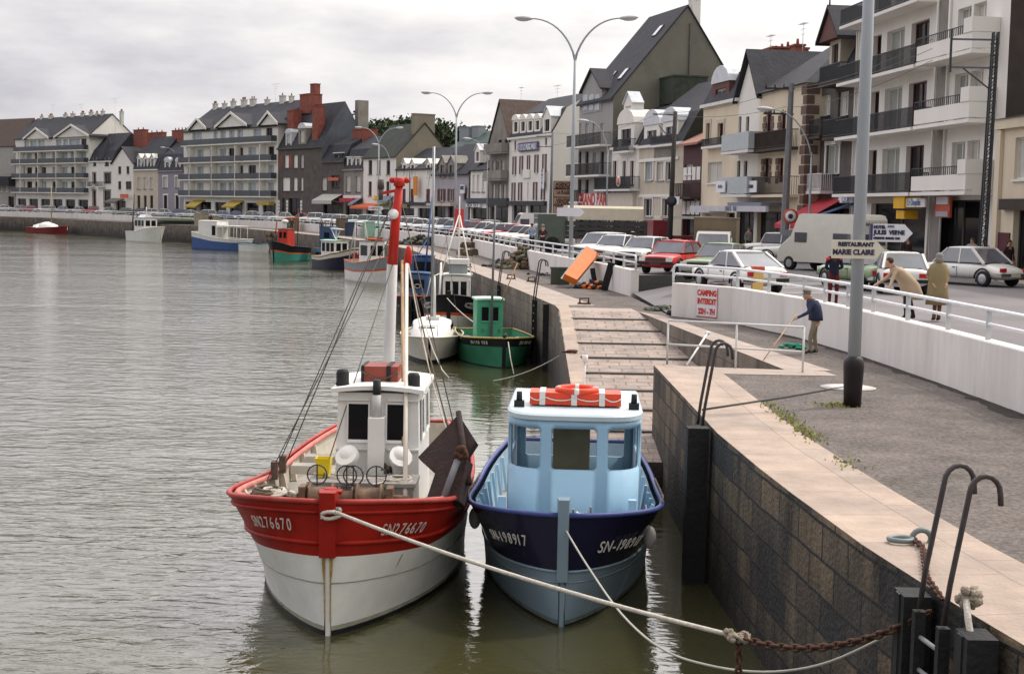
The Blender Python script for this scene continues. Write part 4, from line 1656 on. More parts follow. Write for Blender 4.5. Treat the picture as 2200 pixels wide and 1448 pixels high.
# --- big dark mansarded house
B = Bld('brick_trimmed_house', 'big sooty house with red brick trim, tall red chimney and slate hung gable', (597, 218.3), (691, 206.4), 7.4, darkst, mat('slate hung gable', (.085, .093, .112), .65, var=.3, scale=.6, dirt=.35, dcol=(.05, .053, .06)), crop=c2)
B.row(615, 725, [(925, 962), (1002, 1038), (1064, 1090)], 'wwc', split=False)
B.row(808, 922, [(908, 972), (1002, 1036), (1064, 1086)], 'w', split=False)
B.shop(905, 985, 925, 'k')
B.shop(960, 985, 1060, 'k')
B.walls(11.0)
B.mansard(11.0, 14.2, 17.6, 1.6, slate, B.side)
for x0, x1, y0, y1 in ((885, 910, 620, 720), (970, 992, 610, 720)):
    B.board(x0, y0, x1, y1, brick, 'brick_pier', .05)
B.dormer(935, 425, 985, 545, 'c', zinc, 'arch', d=.1)
B.dormer(1045, 385, 1110, 520, 'c', stonem, 'arch', d=.1)
B.chim(1195, 200, 1240, 520, 1.0, brick, 0, thick=1.2, sink=0)
B.chim(1112, 105, 1192, 190, 3.7, brick, 0)
B.chim(985, 240, 1035, 325, 1.4, brick, 2)
k = MB()
for u in (.2, 3.1, 7.8):
    for i in range(6):
        k.box(u, u + .55, -.09, -.005, .15 + i * .52, .58 + i * .52)
k.build('quoins', whitem, B.root)
k = MB()
k.box(B.w - .9, B.w + .12, 5.8, 7.5, 11, 17.9)
k.build('side_chimney', stonem, B.root)

# --- the two ivory apartment blocks
smoke = mat('smoked balcony panel', (.055, .065, .075), .3, spec=.3, alpha=.82)


def apartments(B, floors, h, xs, xtop, ztop, eave, sty, gables, ridge, chs, chy, rz_px):
    ref = 700
    for fi, z in enumerate(floors):
        for i, (x0, x1) in enumerate(xs):
            B.winz(B.l(x0, ref)[0], B.l(x1, ref)[0], z + .05, z + 2.15, sty[fi][i % len(sty[fi])], sill=False, rec=.25)
    for i, (x0, x1) in enumerate(xtop):
        B.winz(B.l(x0, ref)[0], B.l(x1, ref)[0], ztop + .05, ztop + 2.15, 'b' if i < len(xtop) - 1 else 'r', sill=False, rec=.25)
    for i in range(6):
        B.winz(B.w * (i + .12) / 6, B.w * (i + .88) / 6, .12, 2.7, 'k', rec=.3, sill=False)
    B.walls(eave, ridge)
    B.gable_roof(eave, ridge, .5, .3, slate)
    for z in floors:
        B.balcony(-.2, B.w - .4, z, 1.0, .92, panel=smoke, slabm=apartm)
        for i in range(4):
            k = MB()
            u = B.w * (i + .5) / 4
            k.box(u - .08, u + .08, -1.0, -.004, z + .003, z + 2.5)
            k.build('partition', apartm, B.root)
    B.balcony(1.0, B.w - .4, ztop, 1.0, .92, panel=smoke, slabm=apartm)
    for (x0, y0, x1, ya) in gables:
        u0, zb = B.l(x0, y0, -.5)
        u1, _ = B.l(x1, y0, -.5)
        _, za = B.l((x0 + x1) / 2, ya, -.5)
        k = MB()
        k.prism([(u0, -.5, zb), (u1, -.5, zb), ((u0 + u1) / 2, -.5, za)], (0, 4.2, 0))
        o = k.build('gable', apartm, B.root)
        k = MB()
        c = (u0 + u1) / 2
        for a, e in (((u0 - .35, zb - .15), (c, za + .1)), ((u1 + .35, zb - .15), (c, za + .1))):
            k.prism([(a[0], -.75, a[1]), (e[0], -.75, e[1]), (e[0], -.75, e[1] + .3), (a[0], -.75, a[1] + .3)], (0, 4.8, 0))
        k.build('roof', [slate], o)
        k = MB()
        for a, e in (((u0 - .36, zb - .16), (c, za + .11)), ((u1 + .36, zb - .16), (c, za + .11))):
            k.prism([(a[0], -.85, a[1]), (e[0], -.85, e[1]), (e[0], -.85, e[1] + .42), (a[0], -.85, a[1] + .42)], (0, .09, 0))
        k.build('bargeboard', whitem, o)
    for (x0, y0, x1, y1) in chs:
        e_ = (x1 - x0) * .24
        B.chim(x0 + e_, y0 + R.uniform(-4, 8), x1 - e_, y1, chy, chm, R.choice((1, 2, 2, 3)), thick=.55)


chm = mat('pale chimney render', (.56, .54, .50), .9, var=.15, dirt=.2)
B = Bld('apartment_block', 'wide ivory apartment block with three white gables and yellow shop blinds', (395, 243.8), (597, 218.3), 11, apartm, None, 'apartment block', crop=c2)
apartments(B, [3.7, 6.4, 9.2], 2.7, [(95, 150), (175, 230), (285, 345), (370, 425), (445, 495), (520, 570), (615, 680), (710, 755), (785, 835)],
           [(135, 215), (315, 350), (375, 420), (450, 495), (520, 570), (655, 725), (765, 820)], 12.05, 14.5,
           ['bbrbbbbrb', 'rbrbbrrrb', 'bbbbrrbbr'], [(112, 400, 255, 320), (345, 380, 605, 270), (715, 360, 870, 265)], 18.6,
           [(310, 175, 352, 265), (390, 172, 432, 262), (462, 160, 510, 250), (548, 142, 608, 270), (622, 132, 690, 280), (755, 140, 800, 235), (878, 106, 940, 252), (966, 108, 1006, 212)], 5.2, 0)
B.awning(150, 1000, 245, 1055, 1.8, yel)
B.awning(470, 1005, 580, 1055, 1.8, yel)
B.board(735, 1015, 840, 1045, yel, 'awning', 1.0)
B.aerial(850, 0, 5.5, 5.5, 2.4)
B.chimney(B.w + .4, 6.2, 17.2, 21.0, 1.5, .9, brick, 0)

B = Bld('mauve_house', 'mauve grey house with cream window surrounds left of the wide apartment block', (340, 251.8), (395, 243.8), 8, mauvem, slate, crop=c1)
B.row(800, 895, [(1405, 1440), (1508, 1540)], 'c', surround=frw)
B.row(960, 1075, [(1408, 1440), (1510, 1540)], 'k', surround=frw)
B.walls(8.0)
B.mansard(8.0, 10.9, 13.5, 1.0, slate, slate)
B.dormer(1415, 665, 1460, 740, 'd', frw, 'arch', d=.1)
B.dormer(1510, 665, 1550, 740, 'd', frw, 'arch', d=.1)
B.chim(1495, 410, 1610, 560, 4.0, brick, 4, thick=.8)

B = Bld('beige_stone_house', 'pale beige house with three slim dormers between mauve and white houses', (287, 259.2), (340, 251.8), 8, beigem, slate, crop=c1)
B.row(808, 905, [(1182, 1206), (1236, 1260), (1290, 1314)], 'c')
B.row(962, 1080, [(1180, 1206), (1236, 1260), (1290, 1316)], 'k')
B.walls(8.3)
B.mansard(8.3, 10.9, 14.3, 1.0, slate, slate)
for x in (1180, 1235, 1292):
    B.dormer(x, 640, x + 34, 738, 'd', frw, 'gable', d=.1, rm=frw)
B.chim(1168, 405, 1255, 545, 4.5, brick, 2, thick=1.0)
B.chim(1285, 430, 1415, 540, 4.5, brick, 3, thick=.8)
B.board(1072, 950, 1138, 985, rsign, 'shop_sign', .1, .8)

B = Bld('white_gabled_house', 'small plain white house with grey hipped gable in the far row', (242, 265.9), (287, 259.2), 8, whitem, crop=c1)
B.row(712, 778, [(1015, 1042), (1086, 1112)], 'k')
B.row(840, 910, [(1015, 1042), (1080, 1130)], 'k')
B.shop(1000, 1010, 1080, 'k')
B.walls(9.6, front_gable=12.2)
k = MB()
for a, e in (((-.3, 9.3), (B.w / 2, 12.4)), ((B.w + .3, 9.3), (B.w / 2, 12.4))):
    k.prism([(a[0], -.3, a[1]), (e[0], -.3, e[1]), (e[0], -.3, e[1] + .16), (a[0], -.3, a[1] + .16)], (0, 8.5, 0))
k.build('roof', slate, B.root)
B.awning(960, 985, 1070, 1015, 1.8, mat('brown canvas', (.16, .13, .11), .8), .3)

B = Bld('turret_house', 'white and grey house with pointed slate turret beside the far apartment block', (193, 272.9), (242, 265.9), 8, whitem, slate, crop=c1)
B.row(640, 705, [(802, 826), (902, 935)], 'k')
B.row(770, 855, [(800, 824), (898, 952)], 'k', surround=stonem)
B.row(920, 1060, [(798, 824), (895, 950)], 'k', surround=stonem)
B.walls(10.0)
B.mansard(10.0, 12.0, 15.4, .9, slate, slate)
B.balcony(.3, 2.4, B.l(805, 885)[1], .7, .9)
B.balcony(3.6, 6.6, B.l(910, 885)[1], .7, .9)
k = MB()
u = B.l(865, 600)[0]
zt = B.l(865, 445)[1]
k.lathe([(2.3, 10.2), (2.1, 10.6), (.05, zt)], (u, 1.6, 0), 6, sm=False)
k.build('turret_roof', slate, B.root)

B = Bld('apartment_block', 'farthest ivory apartment block with two white gables and many chimneys', (35, 294.5), (193, 272.9), 9.8, apartm, whitem, 'apartment block', crop=c1)
apartments(B, [4.0, 6.85, 9.75], 2.7, [(165, 215), (230, 275), (300, 335), (350, 395), (450, 500), (525, 580), (610, 665), (690, 740)],
           [(210, 250), (262, 320), (330, 385), (485, 530), (545, 585), (595, 690), (700, 745)], 12.2, 14.9,
           ['rrrbrbrb', 'rrrrbbrb', 'bbrbbbbb'], [(215, 480, 420, 400), (480, 465, 765, 372)], 19.1,
           [(350, 285, 372, 350), (415, 278, 465, 335), (545, 268, 585, 330), (605, 262, 650, 315), (692, 258, 735, 320), (765, 248, 805, 310), (825, 262, 845, 300), (868, 242, 902, 300), (1030, 245, 1062, 300)], 4.8, 0)
B.aerial(990, 125, 5, 8, 3)
B.aerial(700, 175, 5, 5, 2)
B.aerial(455, 175, 5, 5, 2)

B = Bld('old_gabled_house', 'old grey gabled house with brown roof at the far left edge', (-60, 305), (34, 294.5), 9, mat('pale old render', (.36, .345, .32), .9, var=.15, dirt=.3), None, crop=c1)
B.row(880, 930, [(0, 20), (40, 70)], 'c')
B.shop(70, 970, 120, 'r')
B.walls(13.5, 19.2)
B.gable_roof(13.5, 19.2, .5, .2, mat('brown tiled roof', ()))
B.chim(290, 330, 312, 380, 4.5, brick, 1)
B.board(-20, 800, 130, 880, slate, 'pent_roof', 1.5)

# --- rooftops showing behind: green leaded roof with vents, long slate roofs
B = Bld('green_roofed_hall', 'hall with green leaded roof and two grey vents showing behind the small houses', (930, 208), (1048, 196), 12, stonem, None, 'hall', crop=c3)
B.walls(9.6)
B.hip_roof(9.6, 13.7, mat('green lead roof', (.055, .085, .075), .6, var=.3, scale=.5), cut=5)
B.chim(992, 385, 1070, 500, 5, mat('grey vent', (.26, .29, .31), .6), 0)
B.chim(1085, 375, 1140, 500, 5, mat('grey vent', ()), 0)

# ================================================================ boats
def text_into(b, body, size, M, mi=0, ax=1.0, shear=0.0, depth=.004, bold=0.0):
    c = bpy.data.curves.new('lettering', 'FONT')
    c.body, c.size, c.extrude, c.align_x, c.align_y, c.shear, c.offset = body, size, depth, 'CENTER', 'CENTER', shear, bold
    o = bpy.data.objects.new('lettering', c)
    COL.objects.link(o)
    me = bpy.data.meshes.new_from_object(o)
    COL.objects.unlink(o)
    bpy.data.objects.remove(o)
    bpy.data.curves.remove(c)
    base = len(b.v)
    for v in me.vertices:
        q = Vector((v.co.x * ax, v.co.y, v.co.z))
        b.v.append(M @ q)
    for p in me.polygons:
        b.fi([base + i for i in p.vertices], mi)
    bpy.data.meshes.remove(me)


ropek = mat('knotted old rope', (.33, .28, .22), .9, var=.3, scale=20, bump=.6, bscale=60)
ropem = mat('pale rope', (.55, .51, .44), .85, var=.2, scale=15, bump=.5, bscale=60)
tarm = mat('tarred rope', (.13, .10, .075), .9, var=.3, scale=15)
wirem = mat('rigging wire', (.10, .085, .075), .6)
rustm = mat('rusty chain', (.085, .042, .028), .85, var=.4, scale=20, bump=.5, bscale=60)
blackm = mat('black tarred timber', (.018, .017, .018), .7, var=.3, scale=3, bump=.4, bscale=14)
redp = mat('red hull paint', (.29, .013, .007), .5, var=.2, scale=1.6, dirt=.4, dcol=(.13, .016, .012), streak=False, bump=.2, bscale=7, spec=.18)
redg = mat('weathered red gunwale', (.33, .035, .028), .5, var=.2, scale=3, dirt=.3, dcol=(.50, .24, .20))
whul = mat('grey white hull paint', (.70, .70, .655), .45, var=.08, scale=2.2, dirt=.35, dcol=(.48, .46, .38), bump=.12, bscale=7)
wcab = mat('white cabin paint', (.76, .75, .72), .45, var=.06, scale=2, dirt=.16, dcol=(.5, .47, .42))
navy = mat('navy hull paint', (.012, .012, .034), .25, var=.15, scale=1.5, coat=.3)
lblue = mat('light blue cabin paint', (.36, .58, .76), .4, var=.05, scale=2, dirt=.12, dcol=(.18, .33, .45))
lblue2 = mat('pale blue hull paint', (.20, .275, .33), .4, var=.1, scale=1.2, dirt=.3, dcol=(.15, .19, .22))
mblue = mat('mid blue gunwale', (.05, .07, .22), .45, var=.15, scale=3, dirt=.2, dcol=(.2, .22, .35))
bootm = mat('black boot topping', (.015, .015, .017), .5)
deckm = mat('worn grey deck', (.30, .28, .25), .8, var=.25, scale=3, dirt=.4)
inner = mat('stained cream bulwark', (.55, .50, .42), .7, var=.15, scale=3, dirt=.45, dcol=(.25, .19, .13))
greenp = mat('green hull paint', (.045, .22, .125), .45, var=.15, scale=1.5, dirt=.25, dcol=(.02, .09, .05))
tealp = mat('teal hull paint', (.06, .27, .21), .5, var=.1)
orangep = mat('orange paint', (.62, .16, .04), .5, var=.12)
rubber = mat('black rubber', (.02, .02, .022), .6)
steel = mat('dull steel', (.32, .33, .35), .45, metal=.6, var=.15, scale=6)
seeglass = mat('cabin glass', (.05, .055, .06), .04, spec=.5, alpha=.2)


class Hull:
    def __init__(s, root, L, Bm, zg, mats, bands, a=2.2, p=2.4, wa=4.2, sw=.75, rake=.25, deck=.8, wl=.92, under=-.5, rows=10, fl=1.3, gun=None, gunr=.06, innerm=None, bul=True, keelx=.05):
        s.L, s.B, s.zgp, s.a, s.p, s.wa, s.sw, s.rake, s.wl, s.fl, s.kx = L, Bm, zg, a, p, wa, sw, rake, wl, fl, keelx
        s.root = root
        S = [0, .06, .15, .3, .5, .75, 1.05, 1.4, 1.8, 2.3, 2.9] + [2.9 + (L - 2.9) * k / 8 for k in range(1, 9)]
        s.S = [q for q in S if q <= L]
        ts = sorted({-.3, 0.0, 1.0, *[i / rows for i in range(rows + 1)], *[q for q, _ in bands if q < 1]})
        b = MB()
        for sd in (-1, 1):
            g = [[b.p(s.pt(q, t, sd)) for t in ts] for q in s.S]
            for i in range(len(g) - 1):
                for j in range(len(ts) - 1):
                    tm = (ts[j] + ts[j + 1]) / 2
                    mi = next((m for q, m in bands if tm < q), bands[-1][1])
                    f = [g[i][j], g[i + 1][j], g[i + 1][j + 1], g[i][j + 1]]
                    b.fi(f if sd > 0 else f[::-1], mi, None, True)
        for j in range(len(ts) - 1):      # transom
            tm = (ts[j] + ts[j + 1]) / 2
            mi = next((m for q, m in bands if tm < q), bands[-1][1])
            b.face([s.pt(L, ts[j], -1), s.pt(L, ts[j], 1), s.pt(L, ts[j + 1], 1), s.pt(L, ts[j + 1], -1)], mi)
        s.hull = b.build('hull', mats, root)
        k = MB()
        pr = []
        for q in s.S:
            if q < .3:
                continue
            x = max(.02, s.half(q, 1) - .10)
            xb = max(.01, min(x, s.half(q, min(1, deck / s.zg(q))) - .08))
            pr.append((x, q, deck, s.zg(q), xb))
        for sd in (-1, 1):
            for m, n in zip(pr, pr[1:]):
                if bul:
                    k.face([(sd * m[4], m[1], m[2]), (sd * n[4], n[1], n[2]), (sd * n[0], n[1], n[3]), (sd * m[0], m[1], m[3])], 1)
        for m, n in zip(pr, pr[1:]):
            za, zb = (m[2], n[2]) if bul else (m[3] - .05, n[3] - .05)
            mx_, nx_ = (m[4], n[4]) if bul else (m[0], n[0])
            k.face([(-mx_, m[1], za), (mx_, m[1], za), (nx_, n[1], zb), (-nx_, n[1], zb)], 0)
        m = pr[-1]
        k.face([(-m[0], L - .1, m[2]), (m[0], L - .1, m[2]), (m[0], L - .1, m[3]), (-m[0], L - .1, m[3])], 1)
        k.build('deck', [deckm, innerm or inner], root)
        if gun:
            k = MB()
            for sd in (-1, 1):
                k.tube([s.pt(q, 1, sd) + Vector((0, 0, .02)) for q in s.S], gunr, 7)
            k.tube([s.pt(L, 1, -1) + Vector((0, 0, .02)), s.pt(L, 1, 1) + Vector((0, 0, .02))], gunr, 7)
            k.build('gunwale', gun, root)

    def zg(s, q):
        z = s.zgp
        for (a, za), (c, zc) in zip(z, z[1:]):
            if q <= c:
                t = (q - a) / (c - a)
                t = t * t * (3 - 2 * t) * .3 + t * .7
                return za + (zc - za) * t
        return z[-1][1]

    def half(s, q, t):
        def bow(x, a, p):
            x = min(1, x / a)
            return max(0.0, 1 - (1 - x) ** p) ** .62
        st = max(0, (q / s.L - .45) / .55)
        tail = 1 - (1 - s.sw) * st * st
        g = s.B / 2 * bow(q, s.a, s.p) * tail
        w = s.B / 2 * s.wl * (max(0.0, 1 - (1 - min(1, q / s.wa)) ** 1.9) ** .85) * tail
        t2 = max(0, t)
        h = w + (g - w) * t2 ** s.fl
        if t < 0:
            h = w * (1 + t)
        return h + s.kx

    def pt(s, q, t, sd):
        z = t * s.zg(q) if t >= 0 else t * 1.6
        return Vector((sd * s.half(q, t), q - s.rake * max(0, t) * max(0, 1 - q / 2.5), z))

    def letters(s, body, sd, q0, t, size, m, dq=None, ax=.8, name='registration', shear=.15, slope=0.0):
        """registration letters laid on the curved bow plate by plate; sd -1 is the side on the photo's left"""
        b = MB()
        q = q0
        chars = body if sd > 0 else body[::-1]
        for ch in chars:
            p0, p1 = s.pt(q, t, sd), s.pt(q + .03, t, sd)
            tan = (p1 - p0).normalized() * (1 if sd > 0 else -1)
            upv = (s.pt(q, t + .05, sd) - s.pt(q, t - .05, sd)).normalized()
            nrm = tan.cross(upv).normalized()
            upv = nrm.cross(tan).normalized()
            M = Matrix((tan, upv, nrm)).transposed().to_4x4()
            M.translation = p0 + nrm * .05
            if ch != ' ':
                text_into(b, ch, size, M, 0, ax, shear, .004, 0.0)
            adv = size * (.62 if ch not in '1- ' else .42) * ax
            # advance along the surface
            acc = 0
            while acc < adv:
                n = q + .01
                acc += (s.pt(n, t, sd) - s.pt(q, t, sd)).length
                q = n
        return b.build(name, m, s.root)

    def stem(s, m, w=.12, d=.16, t0=-.3, t1=1.0, top=0.0, upto=None):
        k = MB()
        rr = []
        for i in range(9):
            t = t0 + (t1 - t0) * i / 8
            p = s.pt(0, t, 1)
            rr.append([(-w / 2, p.y - d * .55, p.z), (w / 2, p.y - d * .55, p.z), (w / 2 + .02, p.y + d, p.z), (-w / 2 - .02, p.y + d, p.z)])
        if top:
            l_ = rr[-1]
            rr.append([(x, y, z + top) for x, y, z in l_])
        k.rings(rr, 0, True, True, True, sm=False)
        return k.build('stem_post', m, s.root)


def cabin(root, x0, x1, y0, y1, z0, z1, m, roofm, win=(), over=.10, name='wheelhouse', tap=.0, glass=None, fr=None, rth=.07, camber=.06):
    """box cabin; win: (face, a0, a1, h0, h1) with face f(ront) l r b and fractions of the wall"""
    b = MB()
    tx = tap
    P = lambda x, y, z: (x + (tx if x == x0 else -tx) * (z - z0) / (z1 - z0), y + (tx * 1.5 if y == y0 else 0) * (z - z0) / (z1 - z0), z)
    c = [P(x, y, z) for z in (z0, z1) for y in (y0, y1) for x in (x0, x1)]
    i = [b.p(q) for q in c]
    for q in ((4, 5, 7, 6), (0, 1, 5, 4), (2, 6, 7, 3), (0, 4, 6, 2), (1, 3, 7, 5)):
        b.fi([i[k] for k in q])
    o = b.build(name, m, root)
    k = MB()
    n = 6
    rr = []
    for j in range(n + 1):
        x = x0 - over + (x1 - x0 + 2 * over) * j / n
        h = z1 + .004 + camber * (1 - (2 * j / n - 1) ** 2)
        rr.append([(x, y0 - over, h), (x, y1 + over, h), (x, y1 + over, h + rth), (x, y0 - over, h + rth)])
    k.rings(rr, 0, True, True, True, sm=False)
    k.build('roof', roofm, o)
    for (f, a0, a1, h0, h1) in win:
        w = MB()
        zz0, zz1 = z0 + (z1 - z0) * h0, z0 + (z1 - z0) * h1
        if f in 'fb':
            y = y0 if f == 'f' else y1
            s_ = -1 if f == 'f' else 1
            ya = lambda z: y + (tx * 1.5 * (z - z0) / (z1 - z0) if f == 'f' else 0)
            xa, xb = x0 + (x1 - x0) * a0, x0 + (x1 - x0) * a1
            q = [(xa, ya(zz0), zz0), (xb, ya(zz0), zz0), (xb, ya(zz1), zz1), (xa, ya(zz1), zz1)]
            n_ = Vector((0, s_, 0))
        else:
            x = x0 if f == 'l' else x1
            s_ = -1 if f == 'l' else 1
            ya, yb = y0 + (y1 - y0) * a0, y0 + (y1 - y0) * a1
            q = [(x, ya, zz0), (x, yb, zz0), (x, yb, zz1), (x, ya, zz1)]
            n_ = Vector((s_, 0, 0))
            xt = lambda z: x - s_ * tx * (z - z0) / (z1 - z0)
            q = [(xt(p[2]), p[1], p[2]) for p in q]
        q = [Vector(p) for p in q]
        cc = sum(q, Vector()) / 4
        out = [p + n_ * .02 + (p - cc) * .16 for p in q]
        w.rings([[p + n_ * .002 for p in out], [p + n_ * .02 for p in out], [p + n_ * .022 for p in q], [p + n_ * .008 for p in q]], 0, True, False, False, sm=False)
        w.face([p + n_ * .009 for p in q], 1)
        w.build('window', [fr or m, glass or gd], o)
    return o


def pole(root, name, a, c, r0, r1, m, n=8):
    k = MB()
    k.cyl(a, c, r0, r1, n)
    return k.build(name, m, root)


def line(root, name, pts, r, m, n=5):
    k = MB()
    k.tube(pts, r, n)
    return k.build(name, m, root)


def sag(a, c, d, n=14):
    a, c = Vector(a), Vector(c)
    return [a.lerp(c, i / n) - Vector((0, 0, d * 4 * (i / n) * (1 - i / n))) for i in range(n + 1)]


# ---- the red and white trawler in front
rb = thing('fishing_boat', 'red and white wooden trawler with white wheelhouse and tall mast, moored in front', 'fishing boat', (-2.50, 19.45, 0), -.02)
H = Hull(rb, 10.2, 3.42, [(0, 1.90), (1.4, 1.70), (5, 1.34), (10.2, 1.5)], [redp, whul, bootm, mat('grimy waterline', (.33, .33, .25), .6, var=.3, scale=6, dirt=.6, dcol=(.12, .13, .07))], [(.04, 2), (.075, 3), (.60, 1), (2, 0)], a=2.3, p=3.0, wa=4.4, sw=.62, rake=.10, deck=1.0, gun=redg, gunr=.04)
H.stem(redp, .22, .14, .6, 1.0, .16)
H.stem(whul, .05, .03, -.3, .6)
k = MB()
k.tube([H.pt(q, .70, -1) - Vector((.01, 0, 0)) for q in H.S], .035, 6)
k.tube([H.pt(q, .70, 1) + Vector((.01, 0, 0)) for q in H.S], .035, 6)
k.tube([H.pt(q, .93, -1) - Vector((.01, 0, 0)) for q in H.S], .03, 6)
k.tube([H.pt(q, .93, 1) + Vector((.01, 0, 0)) for q in H.S], .03, 6)
k.build('rubbing_strake', redp, rb)
k = MB()
k.tube([H.pt(q, .40, -1) for q in H.S], .012, 5)
k.tube([H.pt(q, .40, 1) for q in H.S], .012, 5)
k.build('plank_seam', mat('seam grey', (.33, .33, .30), .7), rb)
H.letters('SN276670', -1, .14, .83, .25, mat('faded white paint', (.50, .46, .42), .7, dirt=.5, dcol=(.3, .12, .1)), ax=.62, shear=-.05)
H.letters('SN276670', 1, .26, .80, .25, mat('faded white paint', ()), ax=.62, shear=.25)
def frames(root, H, n, q0, dq, deck, w, m):
    for i in range(n):
        q = q0 + i * dq
        for sd in (-1, 1):
            k = MB()
            k.bar((sd * (H.half(q, deck / H.zg(q)) - .16), q, deck + .01), (sd * (H.half(q, 1) - .14), q, H.zg(q) - .03), w, w)
            k.build('bulwark_frame', m, root)


st_ = MB()
for sd in (-1, 1):
    w0 = [(.62, .10), (.50, .085), (.42, .05), (.3, .045), (.18, .035), (.1, .01)]
    for (ta, wa_), (tb, wb_) in zip(w0, w0[1:]):
        qa, qb = H.pt(0, ta, sd) + Vector((sd * -.02, -.036, 0)), H.pt(0, tb, sd) + Vector((sd * -.02, -.036, 0))
        st_.face([qa, qb, qb + Vector((sd * wb_ * .5, .0, 0)), qa + Vector((sd * wa_ * .5, .0, 0))])
st_.build('rust_stain', mat('ochre rust stain', (.34, .22, .08), .8, var=.4, scale=12, dirt=.5, dcol=(.5, .48, .4)), rb)
k = MB()
for q, t0, t1, sd, w in ((2.6, .55, .22, 1, .02), (3.4, .58, .36, 1, .03), (1.2, .57, .42, -1, .02), (2.2, .57, .30, -1, .015), (.7, .57, .45, 1, .015)):
    for i in range(5):
        ta, tb = t0 + (t1 - t0) * i / 5, t0 + (t1 - t0) * (i + 1) / 5
        e_ = Vector((sd * .008, -.004, 0))
        k.face([H.pt(q, ta, sd) + e_, H.pt(q + w, ta, sd) + e_, H.pt(q + w * (1 - .18 * i), tb, sd) + e_, H.pt(q, tb, sd) + e_])
k.build('rust_run', mat('ochre rust stain', ()), rb)
frames(rb, H, 9, 1.2, .8, 1.0, .09, inner)
k = MB()
k.tube([(sd_ * 0 - (H.half(q, 1) - .12), q, H.zg(q) + .0) for sd_ in (0,) for q in H.S[5:]], .05, 6)
k.tube([((H.half(q, 1) - .12), q, H.zg(q) + .0) for q in H.S[5:]], .05, 6)
k.build('capping_rail', mat('sun bleached red rail', (.48, .16, .13), .7, var=.2, scale=4, dirt=.5, dcol=(.55, .40, .33)), rb)
wh = cabin(rb, -.42, .98, 3.35, 5.5, .75, 2.98, wcab, wcab, [('f', .16, .39, .66, .92), ('f', .61, .84, .66, .92), ('l', .2, .45, .66, .92), ('l', .55, .85, .66, .92), ('r', .2, .45, .66, .92), ('r', .55, .85, .66, .92)], over=.05, tap=.05)
k = MB()
k.box(.16, .42, 3.08, 3.40, .75, 2.62)
k.build('exhaust_casing', wcab, wh)
k = MB()
k.cyl((.28, 3.24, 2.6), (.28, 3.24, 2.98), .085, .07)
k.build('exhaust_collar', mat('greasy grey paint', (.45, .44, .42), .6), wh)
k = MB()
k.cyl((.28, 3.24, 2.9), (.28, 3.24, 3.22), .065, None, 10)
k.build('exhaust_pipe', rubber, wh)
k = MB()
for (x0, x1) in ((-.40, .14), (.44, .96)):
    k.box(x0, x1, 3.33, 3.39, 2.06, 2.09)
    k.box(x0, x1, 3.36, 3.43, 2.86, 2.88)
k.build('moulding', wcab, wh)
for x, a in ((-.12, -.25), (.66, .25)):      # cowl ventilators
    k = MB()
    k.tube([(x, 3.1, 1.0), (x, 3.1, 1.80), (x, 3.07, 1.94), (x + a * .2, 2.96, 2.04)], [.10, .10, .14, .19], 12)
    k.blob((x + a * .05, 3.07, 2.0), (.17, .17, .17), 0, 12, 8)
    k.build('ventilator', wcab, rb)
for i, (x, y) in enumerate(((-.05, 4.2), (-.05, 4.75))):
    pass
k = MB()
k.box(-.05, .55, 3.9, 4.6, 3.09, 3.36)
rf = k.build('liferaft_case', mat('brown red raft case', (.26, .06, .045), .55, var=.12), wh)
k = MB()
k.box(-.06, -.01, 3.885, 4.615, 3.085, 3.372)
k.box(.36, .43, 3.885, 4.615, 3.085, 3.372)
k.build('strap', rubber, rf)
k = MB()
k.tube(sag((-.05, 3.88, 3.28), (.55, 3.88, 3.28), .12), .012, 5)
k.build('lashing', tarm, rf)
for x, y, z in ((-.33, 3.65, 3.06), (.83, 3.7, 3.02)):
    k = MB()
    k.lathe([(.09, 0), (.12, .02), (.105, .06), (.105, .22), (.08, .27), (0, .28)], (x, y, z), 12)
    k.build('lantern', rubber, wh)
# mast, gaff jaws and rigging
mt = MB()
mt.tube([(.14, 5.9, .95), (.17, 5.85, 2.5), (.24, 5.75, 4.98)], [.11, .105, .095], 12)
m0 = mt.build('mast', mat('grey white mast paint', (.50, .49, .475), .5, var=.08, dirt=.2, dcol=(.45, .40, .36)), rb)
mt = MB()
mt.tube([(.24, 5.75, 4.975), (.29, 5.7, 5.7), (.36, 5.62, 6.35)], [.095, .085, .07], 12)
mt.cyl((.36, 5.62, 6.35), (.365, 5.615, 6.50), .10, .10, 12)
for s_ in (-1, 1):
    mt.lathe([(.03, -.02), (.055, 0), (.03, .02)], (.365 + s_ * .13, 5.615, 6.45), 8, axis='Y')
mt.bar((.34, 5.62, 6.28), (.06, 5.62, 6.22), .04, .05)
mt.build('topmast', mat('bright red mast paint', (.50, .03, .02), .35, var=.1), rb)
k = MB()
k.cyl((.04, 5.62, 6.10), (.04, 5.62, 6.30), .035, .05, 8)
k.cyl((.04, 5.62, 6.30), (.04, 5.62, 6.46), .06, .05, 8, 0)
k.build('mast_lantern', frk, rb)
k = MB()
k.lathe([(0, 0), (.09, 0), (.09, .06), (0, .06)], (.27, 5.54, 5.86), 12, axis='Y')
k.build('searchlight', wcab, rb)
k = MB()
k.blob((.54, 5.6, 5.12), (.07, .06, .20), 0, 8, 6)
k.blob((.48, 5.6, 4.95), (.05, .05, .14), 0, 8, 6)
k.build('pulley_block', orangep if False else mat('bright red mast paint', ()), rb)
oak = mat('varnished spar', (.42, .28, .16), .5, var=.2, scale=6)
pole(rb, 'boom', (.92, 1.55, 1.0), (.54, 5.3, 5.0), .040, .030, mat('pale spar', (.66, .60, .52), .5, var=.15))
pole(rb, 'boom', (.80, 2.6, 1.2), (.44, 5.5, 5.05), .028, .024, oak)
lg = wirem
